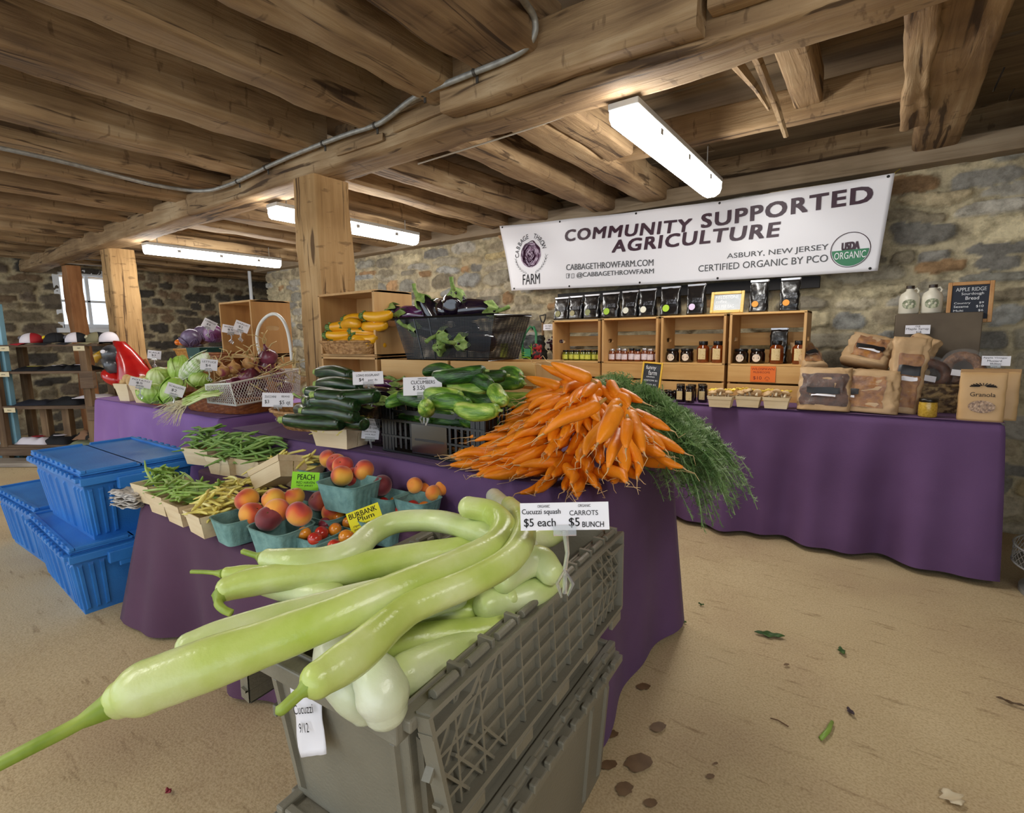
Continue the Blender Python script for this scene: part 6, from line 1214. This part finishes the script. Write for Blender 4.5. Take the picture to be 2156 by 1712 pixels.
head(P(336, 795, .90), .085, M_LF, 'round pale green lettuce head second from the left', seed=1)
head(P(380, 778, .95), .085, M_LF2, 'bright green lettuce head at the back behind the others', seed=2, el=(.8, .8, 1.15))
head(P(320, 828, .83), .075, M_LF2, 'small lettuce head at the front left by the price card', seed=3)
head(P(362, 822, .85), .085, M_LF2, 'pale ribbed lettuce head in front, leaning left', seed=4, el=(.7, .75, 1.2), rot=(0, .7, .3))
head(P(410, 772, .97), .085, M_NAP, 'long white-ribbed napa cabbage pointing up to the right', 'napa_cabbage', 'cabbage', (.62, .62, 2.0), (.0, 1.05, .25), 5, 12)
head(P(420, 800, .89), .08, M_LF2, 'leafy green lettuce under the napa cabbage', seed=6, el=(1.2, .8, .7))
M_SCA = mat('scallion_green', '#7fa838', .4, c2=['#a4c858', '#d8e2a0'], scale=4, stretch=(1, 1, 1)); M_SCR = mat('scallion_root', '#e2dcc0', .7, c2='#cfc49c', scale=60)
sc_ = empty('scallion_bunch', P(400, 840, .82), 0, 'bunch of scallions with pale straggly roots over the basket rim', 'scallions'); o0 = sc_.location; m = MB()
for i in range(16):
    a = P(470-i % 4*3, 800+i*2.2, .87); b = P(385+i % 3*4, 842+(i % 5)*3, .82); m.tube([a-o0, (a+b)/2-o0+Vector((0, 0, .012)), b-o0], [.004, .0055, .006], 6)
m.build('stalks', M_SCA, sc_, smooth='all'); m = MB()
for i in range(70):
    a = P(385+(i % 3)*4, 842+(i % 5)*3, .82); rr = rnd; e = P(345+rr.uniform(-25, 35), 868+rr.uniform(-12, 30), .80-rr.uniform(0, .05)); m.tube([a-o0, (a+e)/2-o0+Vector((0, 0, .02*rr.random())), e-o0], [.0022, .0014, .0006], 4)
m.build('roots', M_SCR, sc_)
# white wire basket
ww = empty('white_wire_basket', P(548, 846, .815)+Vector((0, 0, 0)), 0, 'white diamond-mesh wire basket with a tall arched handle, full of red onions', 'basket'); o0 = ww.location
M_WW2 = mat('white_wire', '#e4e2da', .4)
BZ = .80; pts_ = [P(438, 847, BZ), P(497, 854, BZ), P(630, 829, BZ), P(575, 820, BZ)]; bl, bm_, br, bk = [p-o0 for p in pts_]
tl_, tm_, tr_, tk_ = [PYp-o0 for PYp in (pts_[0]+Vector((-.01, -.0, .092)), pts_[1]+Vector((0, -.02, .112)), pts_[2]+Vector((.03, 0, .150)), pts_[3]+Vector((0, .02, .13)))]
m = MB()
for A, B, C_, D in ((bl, bm_, tm_, tl_), (bm_, br, tr_, tm_), (br, bk, tk_, tr_), (bk, bl, tl_, tk_)):
    n_ = max(7, int((B-A).length/.02)); hgt = max(5, int(((C_-B).length+(D-A).length)/2/.024))
    q = lambda u, v: (A*(1-u)+B*u)*(1-v)+(D*(1-u)+C_*u)*v
    for i in range(-hgt, n_+hgt):
        for s in (1, -1):
            u0 = i/n_ if s > 0 else (i+hgt)/n_; pts2 = []
            for k in range(hgt+1):
                u = u0+s*k/n_; v = k/hgt
                if -1e-6 <= u <= 1+1e-6: pts2.append(q(u, v))
            if len(pts2) > 1: m.tube([pts2[0], pts2[-1]], .0016, 4, caps=False)
m.build('diamond_mesh', M_WW2, ww)
m = MB()
for lp in ((bl, bm_, br, bk, bl), (tl_, tm_, tr_, tk_, tl_)): m.tube(lp, .005, 6, caps=False)
for a, b in ((bl, tl_), (bm_, tm_), (br, tr_), (bk, tk_)): m.tube([a, b], .004, 6)
m.build('wire_frame', M_WW2, ww, smooth=True)
m = MB(); hp = [PY(x, y, 1.58)-o0 for x, y in ((548, 750), (541, 715), (545, 688), (560, 668), (578, 661), (594, 672), (605, 695), (611, 725), (615, 760))]; m.tube(smooth_path(hp), .009, 10); m.build('handle', M_WW2, ww, smooth='all')
M_ON = mat('red_onion_skin', '#4a1a2c', .28, c2=['#6a2438', '#8a4458'], scale=7, spec=.6); M_ONP = mat('peeling_onion_skin', '#a0703a', .6, c2=['#c49458', '#8a3a44'], scale=20); M_STK = mat('dry_onion_stalk', '#b89c62', .7, c2='#d8c08a', scale=20)
for i, (px, py, z, r_, mt_, lb) in enumerate(((525, 793, 1.0, .047, M_ON, 'largest red onion with its dry stalk curling upward'), (565, 752, 1.08, .042, M_ON, 'flat red onion near the base of the white handle'), (560, 770, 1.04, .036, M_ON, 'glossy dark red onion under the flat one'), (470, 782, .98, .028, M_ONP, 'small golden-skinned onion at the left of the wire basket'), (492, 776, 1.0, .03, M_ONP, 'golden-skinned onion left of the largest red onion'), (500, 810, .96, .038, M_ON, 'red onion with torn papery skin at the front rim'), (545, 808, .96, .036, M_ON, 'red onion below the largest one'), (585, 790, 1.0, .036, M_ON, 'red onion at the right of the wire basket'), (525, 765, 1.05, .03, M_ONP, 'pale brown onion behind the largest red onion'), (600, 815, .93, .034, M_ON, 'red onion low at the right behind the mesh'), (550, 830, .87, .038, M_ON, 'red onion seen low through the mesh'), (505, 835, .87, .036, M_ON, 'red onion at the front corner behind the mesh'))):
    r_ *= 1.3
    t = empty('onion', PY(px, py, 1.40+.0026*(px-480)+.1*(.95-z)), 0, lb, 'onion', rot=(.4*math.sin(i), .5*math.cos(i*2), i)); lathe_obj('bulb', [(0, -r_*.85), (r_*.6, -r_*.72), (r_, -.05*r_), (r_*.85, r_*.45), (r_*.35, r_*.85), (r_*.16, r_*1.15), (r_*.1, r_*1.5)], mt_, t, 22)
    m = MB()
    for k in range(3): m.tube([(0, 0, r_*1.3), (.01*k, .01, r_*1.9), (.03*math.cos(k*2+i), .03*math.sin(k*2+i), r_*(2.3+.3*k)), (.07*math.cos(k*2+i), .06*math.sin(k*2+i), r_*(2.6+.2*k))], [.005, .004, .004, .002], 5, flat=.5)
    m.build('stalk', M_STK, t, smooth='all')
m = MB(); o0 = PY(540, 800, 1.45)
for i in range(46):
    px, py = rnd.uniform(445, 640), rnd.uniform(755, 818); a = PY(px, py, 1.42+.1*rnd.random()); m.tube([a-o0, a-o0+Vector((rnd.uniform(-.05, .05), rnd.uniform(-.05, .05), rnd.uniform(-.01, .035))), a-o0+Vector((rnd.uniform(-.09, .09), rnd.uniform(-.09, .09), rnd.uniform(-.03, .05)))], [.003, .005, .002], 5, flat=.35)
tag(m.build('dry_onion_tops', M_STK, org=None, loc=o0, smooth='all'), 'tangle of dry papery onion tops over the white wire basket', 'onion tops', kind='stuff')
m = MB(); o0 = P(487, 820, .90); m.grid(lambda a, b: Vector(((a-.5)*.05*(1-.4*b)+.006*math.sin(b*9), -.012+.010*nz(a*6, b*6), .02-.13*b)), 12, 16); tag(m.build('onion_skin', mat('maroon_onion_skin', '#6a2436', .4, c2='#8f4a58', scale=12, alpha=.9), org=None, loc=PY(486, 808, 1.32), smooth='all', solid=.001), 'strip of papery maroon onion skin hanging on the wire mesh', 'onion skin')
# back tier
crate('wooden_crate', (-3.40, 1.80, TZ), 0, .43, .30, .26, 'lower brown plywood crate behind the onions', solid=True, mts=(M_PLY, M_PLY))
crate('wooden_crate', (-3.36, 1.80, TZ+.302), 0, .40, .345, .26, 'upper empty plywood crate on its side left of the near post', solid=True, mts=(M_PLY, M_PLY))
crate('wooden_crate', (-3.88, 1.78, TZ), 0, .44, .235, .26, 'brown crate carrying the red cabbages and the green box', solid=True, mts=(M_PLY, M_PLY))
crate('wooden_crate', (-4.34, 1.74, TZ), 0, .42, .20, .24, 'crate half hidden behind the lettuces under the small white card', solid=True, mts=(M_PLY, M_PLY))
zt = TZ+.237
obasket((-4.00, 1.68, zt+.02), 0, .30, .20, .085, M_GW, 'golden flared basket of red cabbages on the brown crate', 1.3)
m = MB(); m.lathe([(.06, 0), (.05, .022)], n=24); tag(m.build('basket_foot', M_GW, org=None, loc=(-4.00, 1.68, zt-.001)), 'round foot under the golden basket of red cabbages', 'stand')
obasket((-3.62, 1.70, zt), 0, .34, .20, .08, M_BW, 'tan basket behind the onions under the two price cards', 1.2)
M_RC = mat('red_cabbage_leaf', '#3e2a44', .35, c2=['#5c4a66', '#8a7a98'], scale=9, bump=.3, bscale=14); M_RC2 = mat('purple_cabbage_leaf', '#54204c', .35, c2=['#6e3468', '#a07aa0'], scale=7, bump=.3, bscale=14)
head(PY(402, 712, 1.66), .075, M_RC, 'greyish veined red cabbage in the golden basket', 'red_cabbage', 'cabbage', (1, 1, 1), seed=11, nl=6)
head(PY(425, 705, 1.76), .075, M_RC, 'dark red cabbage behind the veined one', 'red_cabbage', 'cabbage', (1, 1, 1), seed=12, nl=6)
head(PY(449, 702, 1.70), .07, M_RC2, 'bright purple red cabbage in the green box', 'red_cabbage', 'cabbage', (1, 1, 1), seed=13, nl=6)
for px, lb in ((375, 'orange tomato at the left end of the golden basket'), (384, 'second orange tomato beside the veined red cabbage')):
    o = MB().ball((0, 0, 0), (.024, .024, .022), 14, 8).build('tomato', mat('orange_tomato', '#e87a1c', .25, coat=.4), smooth='all'); o.location = PY(px, 721, 1.66); tag(o, lb, 'tomato')
gbx = empty('green_box', (-3.79, 1.66, zt+.0), 0, 'dark green printed berry box between the two back baskets', 'box'); m = MB(); m.box((0, 0, .06), (.20, .16, .12), taper=(.85, 1)); m.build('carton', mat('dark_green_card', '#1f4a44', .5), gbx, bevel=.003)
m = MB(); fit_text(m, 'BERRIES', (-.05, -.075, .05), (.05, -.075, .05), .02, Vector((0, 0, 1)), Vector((0, -1, 0)), .004); fit_text(m, 'fresh', (-.03, -.073, .025), (.03, -.073, .025), .010, Vector((0, 0, 1)), Vector((0, -1, 0)), .004); m.build('lettering', mat('mint_print', '#9cc8bc', .6), gbx)
def smallcard(p, lb, tilt=-.3, roll=0, w=.08, h=.06, t1='ORGANIC', t2='$3', t3='each', clip=.06): card(p, w, h, [(t1, .1, .75, .8, .16), (t2, .3, .42, .3, .25), (t3, .35, .15, .3, .13)], lb, tilt=tilt, roll=roll, clip=clip)
smallcard(PY(441, 683, 1.62), 'small white tilted card above the purple red cabbage', roll=.5, t1='CABBAGE', t2='$4')
smallcard(PY(487, 694, 1.6), 'white card leaning back over the tan basket, left of the bluish one', tilt=-.6, roll=.2, t1='SHALLOT', t2='$5', w=.10)
smallcard(PY(509, 688, 1.58), 'bluish white tilted card left of the white basket handle', roll=.4, t1='GARLIC', t2='$2')
smallcard(PY(440, 768, 1.30), 'white card clipped in front of the napa cabbage', tilt=-.1, roll=.15, t1='LETTUCE', t2='$4')
smallcard(PY(325, 747, 1.5), 'small white card standing behind the lettuces at the left', roll=.15, tilt=-.1, t1='KALE', t2='$3')
smallcard(P(296, 806, .90), 'white card lying back over the potato punnets', tilt=-.7, roll=.3, w=.10, t1='POTATO', t2='$5')
smallcard(P(369, 821, .88), 'white card leaning over the scallion roots', tilt=-.3, roll=.4, t1='SCALLION', t2='$2')
# ---------------- parrot figure ----------------
M_RED = mat('glossy_red_paint', '#b41418', .2, c2='#c8201c', scale=12, coat=.6); M_DGR = mat('dark_grey_paint', '#2a2c30', .3, c2='#5a5c60', scale=14, coat=.4)
prr = empty('parrot_figure', (-5.22, 1.60, 0), math.radians(35.6), 'large glossy red parrot figure with a dark face behind the left table', 'figure')
def PL_(x, z, y=0): return (x, y, z)
m = MB(); m.tube([(-.03, 0, 1.13), (.02, 0, 1.10), (.05, 0, 1.03), (.09, 0, .94), (.12, 0, .84), (.15, 0, .75), (.19, 0, .66)], [.01, .05, .075, .10, .135, .135, .06], 20); m.ball((-.03, -.05, .83), (.10, .07, .06), 16, 10, R=Matrix.Rotation(.6, 3, 'Y')); m.build('red_body', M_RED, prr, smooth='all')
m = MB(); m.ball((-.03, -.03, 1.03), (.085, .075, .075), 18, 12); m.tube([(-.04, -.04, .99), (-.02, -.05, .93), (-.01, -.05, .87)], [.07, .065, .05], 14); m.build('dark_face', M_DGR, prr, smooth='all')
m = MB(); m.tube([(-.085, -.06, 1.03), (-.13, -.07, 1.01), (-.14, -.07, .96)], [.035, .03, .008], 12); m.build('beak', mat('ochre_beak', '#b8902c', .3, coat=.4), prr, smooth='all')
m = MB(); m.ball((-.05, -.10, 1.05), (.022, .01, .016), 12, 8); m.build('eye', M_WHT, prr, smooth='all')
m = MB(); m.grid(lambda a, b: Vector((.20+.07*(a-.5)*math.sin(PI*b)+.06*b, .02+.02*math.sin(a*PI), .98-.28*b)), 8, 14); m.build('wing', mat('orange_brown_wing', '#a85a20', .4), prr, smooth='all', solid=.02)
m = MB(); m.tube([(.12, 0, .70), (.06, 0, .55), (.05, 0, .0)], [.10, .12, .14], 16); m.build('black_base', mat('black_cloth_base', '#101114', .7), prr, smooth='all')
# ---------------- shelf with caps and shirts ----------------
SA = Vector((-6.72, 1.14, 0)); SB = Vector((-5.95, 1.65, 0)); sx = (SB-SA).normalized(); sang = math.atan2(sx.y, sx.x); sy_ = Vector((-sx.y, sx.x, 0))
def S(px, z, back=0): return SA+(SB-SA)*(px/208)+sy_*back+Vector((0, 0, z))
rs_ = empty('rustic_shelf', tuple(SB), sang, 'dark reclaimed-wood shelf unit with caps and shirts at the left edge', 'shelf'); M_RW = wood('dark_reclaimed_wood', ['#2c2018', '#4c3a2a', '#6a5440', '#85705a'], 0); M_RWZ = wood('dark_reclaimed_upright', ['#3c2c1e', '#5c4630', '#7a6044', '#927a5a'], 2)
for z, tt, x1 in ((1.115, .022, 0.02), (.865, .022, -.15), (.535, .03, 0), (.155, .03, .0)):
    m = MB(); m.box2((-1.5, 0, z-tt), (x1, .34, z)); m.build('shelf_board', M_RW, rs_, bevel=.003)
for x in (-.13, -1.02):
    for y in (.02, .30):
        m = MB(); m.box((x, y, .55), (.07, .05, 1.10)); m.build('upright', M_RWZ, rs_, bevel=.003)
for x in (-.50, -.72):
    m = MB(); m.box((x, .16, .33), (.07, .06, .36)); m.build('block', M_RWZ, rs_)
m = MB(); m.box((-.05, .0, .46), (.18, .04, .13)); m.box((-.75, -.01, .10), (1.5, .04, .08)); m.box((-.1, -.01, .78), (.13, .04, .16)); m.build('cross_board', M_RW, rs_, bevel=.003)
m = MB(); m.box((-.55, -.13, .02), (1.3, .22, .035)); m.build('ground_plank', wood('grey_plank', ['#6a6056', '#8f8478', '#aaa092', '#c0b6a6'], 0), rs_)
def cap(px, label, front, back, brim, emb='#6a6a72', turn=0, z=1.116):
    t = empty('cap', S(px, z, .10), sang-PI/2+.25+turn, label, 'cap'); r_ = .082
    m = MB()
    def dome(a, b): an = -PI/2+PI*a; p = PI/2*b; return Vector((r_*1.1*math.sin(p)*math.cos(an), r_*math.sin(p)*math.sin(an), .015+r_*1.15*math.cos(p)**.8))
    m.grid(dome, 20, 12); m.build('front_panel', front, t, smooth='all', solid=.002)
    m = MB(); m.grid(lambda a, b: Vector((-dome(a, b).x, -dome(a, b).y, dome(a, b).z)), 20, 12); m.build('mesh_back', back, t, smooth='all', solid=.002)
    m = MB(); m.grid(lambda a, b: Vector((r_*1.05*math.cos((a-.5)*2.2)+.075*b*math.cos((a-.5)*1.6), (r_+.004*b)*math.sin((a-.5)*2.4)*.98, .014-.010*b*b-.012*((a-.5)*2)**2*b)), 20, 7); m.build('brim', brim, t, smooth='all', solid=.003)
    m = MB(); m.ball((r_*1.02, 0, .065), (.012, .025, .018), 12, 8, R=Matrix.Rotation(-.5, 3, 'Y')); m.build('emblem', mat('emblem_'+emb[1:], emb, .5), t, smooth='all')
W_ = mat('white_cotton', '#e6dfe6', .8); RD = mat('red_mesh', '#a81c26', .7); BK = mat('black_cotton', '#141418', .8); OL = mat('olive_cotton', '#7c7658', .8)
cap(50, 'white-fronted cap with red back and red brim, leftmost on the shelf', W_, RD, RD, turn=-1.2)
cap(103, 'black cap with a yellow emblem, second from the left on the shelf', BK, BK, BK, '#e8c41c', turn=-1.0)
cap(150, 'white-fronted cap with black back on the shelf', W_, BK, BK, turn=-1.1)
cap(196, 'olive cap at the right end of the shelf', OL, BK, OL, '#c8c0a0', turn=-1.0)
cap(222, 'black and white cap half hidden behind the olive one', BK, W_, BK, turn=-2.6)
def shirt(px, z, w, label, mt, back=.15, h=.03, d=.24, pr=None):
    t = empty('folded_shirt', S(px, z, back), sang+.1*math.sin(px), label, 'shirt'); m = MB(); m.grid(lambda a, b: Vector(((a-.5)*w, (b-.5)*d, h*(1-abs(2*a-1)**6)*(1-abs(2*b-1)**6)*(.8+.5*nz(a*4, b*3, px))+.001)), 20, 14); m.box((0, 0, .002), (w, d, .004)); m.build('cloth', mt, t, smooth='all')
    if pr: m = MB(); m.ball((0, -.02, h*.95), (w*.22, d*.2, .004), 14, 6); m.build('print', pr, t, smooth='all')
YP = mat('yellow_print', '#c2b04a', .7)
shirt(40, .866, .28, 'black folded shirt with a yellow print, upper left shelf', BK, pr=YP, h=.045); shirt(95, .866, .26, 'black folded shirt beside the yellow-printed one', BK, pr=W_, h=.05); shirt(145, .866, .24, 'dark folded shirt with white edges at the right of the second shelf', BK, h=.055, pr=W_)
shirt(40, .536, .34, 'navy folded shirts on the third shelf at the left', mat('navy_cotton', '#1c1e2a', .8), h=.05); shirt(110, .536, .34, 'dark folded shirts at the middle of the third shelf', BK, h=.07); shirt(165, .60, .26, 'white printed shirt on top at the right of the third shelf', W_, h=.025)
shirt(30, .156, .34, 'white and pink shirt on the bottom shelf at the left', W_, h=.07, pr=RD); shirt(80, .156, .32, 'black shirt with a round logo on the bottom shelf', BK, h=.08, pr=W_); shirt(160, .156, .30, 'grey-green shirt on the bottom shelf at the right', mat('sage_cotton', '#7c8468', .8), h=.04, back=.08); shirt(140, .19, .24, 'tan and black shirt heaped on the bottom shelf', mat('tan_cotton', '#8f6a4e', .8, c2='#1a1614', scale=9, lo=.5, hi=.55), h=.08, back=.2)
for px, z, lb in ((10, 1.08, 'left tan tag hanging under the cap shelf'), (174, 1.075, 'right tan tag hanging under the cap shelf'), (2, .84, 'tan tag under the second shelf at the left edge'), (4, .50, 'tan tag under the third shelf at the left edge')):
    t = card(S(px, z, -.01), .11, .045, [('shirts', .3, .5, .35, .3)] if 'cap' not in lb else [('caps', .35, .5, .3, .3)], lb, rz=sang, tilt=0, color='#d8c8a0', name='shelf_tag')
wl = empty('painted_panel', (S(-6, 0, .1).x, S(-6, 0, .1).y, 0), sang, 'light blue painted board standing at the left edge beside the shelf', 'board'); m = MB(); m.box((-.14, 0, .75), (.24, .05, 1.5)); m.build('board', mat('light_blue_paint', '#7fb2c8', .5, c2='#8fc0d4', scale=3), wl, bevel=.004)
# white pipe near the window wall, grey post bracket
m = MB(); q = PY(527, 600, 3.7); m.tube([(q.x, 3.7, 2.05), (q.x, 3.7, 1.2)], .022, 10); tag(m.build('white_pipe', mat('white_pipe', '#cfd2d6', .4), org=(q.x, 3.7, 1.6), smooth=True), 'thin white pipe standing by the stone corner left of the near post', 'pipe')
# ---------------- floor debris ----------------
M_WLF = mat('wilted_leaf', '#2c4a20', .6, c2='#4a6a30', scale=30)
def flat_leaf(px0, py0, px1, py1, w, label, mt=M_WLF, name='fallen_leaf', cat='leaf'):
    a, b = P(px0, py0, .006), P(px1, py1, .006); c = (a+b)/2; d = b-a; s = Vector((-d.y, d.x, 0)).normalized(); m = MB(); m.grid(lambda u, v: d*(u-.5)+s*((v-.5)*w*math.sin(PI*min(.97, max(.03, u)))*(1+.3*math.sin(u*17)))+Vector((0, 0, .004+.006*math.sin(u*9)*math.sin(v*3))), 18, 5); tag(m.build(name, mt, loc=c, smooth='all', solid=.001), label, cat)
flat_leaf(1588, 1332, 1652, 1342, .035, 'wilted dark green leaf on the floor in front of the far table')
flat_leaf(1767, 1364, 1777, 1380, .02, 'small green leaf scrap right of the larger wilted leaf')
flat_leaf(1435, 1308, 1445, 1313, .012, 'tiny green leaf scrap near the corner of the purple cloth')
flat_leaf(1783, 1492, 1798, 1508, .015, 'curled purplish leaf scrap on the floor above the bean piece', mat('purple_scrap', '#4a3c40', .7))
flat_leaf(1470, 1272, 1482, 1276, .010, 'thin dark scrap on the floor near the purple cloth hem')
flat_leaf(2096, 1470, 2156, 1490, .012, 'dark twig like scrap at the right edge of the floor', mat('brown_scrap', '#5a4630', .8))
flat_leaf(350, 1664, 360, 1672, .012, 'tiny red petal on the floor at the lower left', mat('red_petal', '#8a2a34', .6))
flat_leaf(1985, 1662, 2025, 1700, .05, 'pale flat paper scrap on the floor at the lower right', mat('pale_scrap', '#d8c8a8', .8), 'paper_scrap', 'scrap')
a, b = P(1728, 1555, .008), P(1752, 1520, .008); m = MB(); m.tube([a-a, (b-a)*.5+Vector((.004, 0, 0)), b-a], [.006, .007, .005], 8); tag(m.build('green_bean', M_GB, loc=a, smooth='all'), 'lone piece of green bean on the open floor at right', 'bean')
a, b = P(1622, 1512, .004), P(1660, 1530, .004); m = MB(); m.tube([a-a, (b-a)*.4+Vector((0, .006, 0)), b-a], .0018, 5); tag(m.build('dry_stem', mat('brown_stem2', '#6a4e34', .8), loc=a), 'thin brown dry stem on the floor left of the bean piece', 'stem')
M_DMP = mat('damp_stain', '#6b5236', .55, c2='#7d6243', scale=20)
for i, (px, py, w_, h_) in enumerate(((1355, 1445, 30, 14), (1385, 1530, 34, 22), (1345, 1605, 60, 40), (1315, 1660, 36, 30), (1290, 1545, 24, 16), (1280, 1610, 40, 20), (1496, 1634, 18, 10), (1507, 1607, 10, 6), (1656, 1399, 12, 5), (1370, 1690, 30, 18))):
    c = P(px, py, .0075); e = P(px+w_/2, py, .0075)-c; f_ = P(px, py-h_/2, .0075)-c; m = MB(); n = 22; m.add([(0, 0, 0)]+[tuple((e*math.cos(2*PI*k/n)+f_*math.sin(2*PI*k/n))*(1+.3*nz(math.cos(2*PI*k/n)*2+i*3, math.sin(2*PI*k/n)*2))) for k in range(n)], [(0, k+1, (k+1) % n+1) for k in range(n)]); tag(m.build('damp_spot', M_DMP, loc=c), 'dark damp spot on the tan floor beside the totes' if i not in (6, 7, 8) else 'small lone dark spot on the open tan floor', 'stain', 'damp spots on the floor' if i not in (6, 7, 8) else 'small lone floor spots')
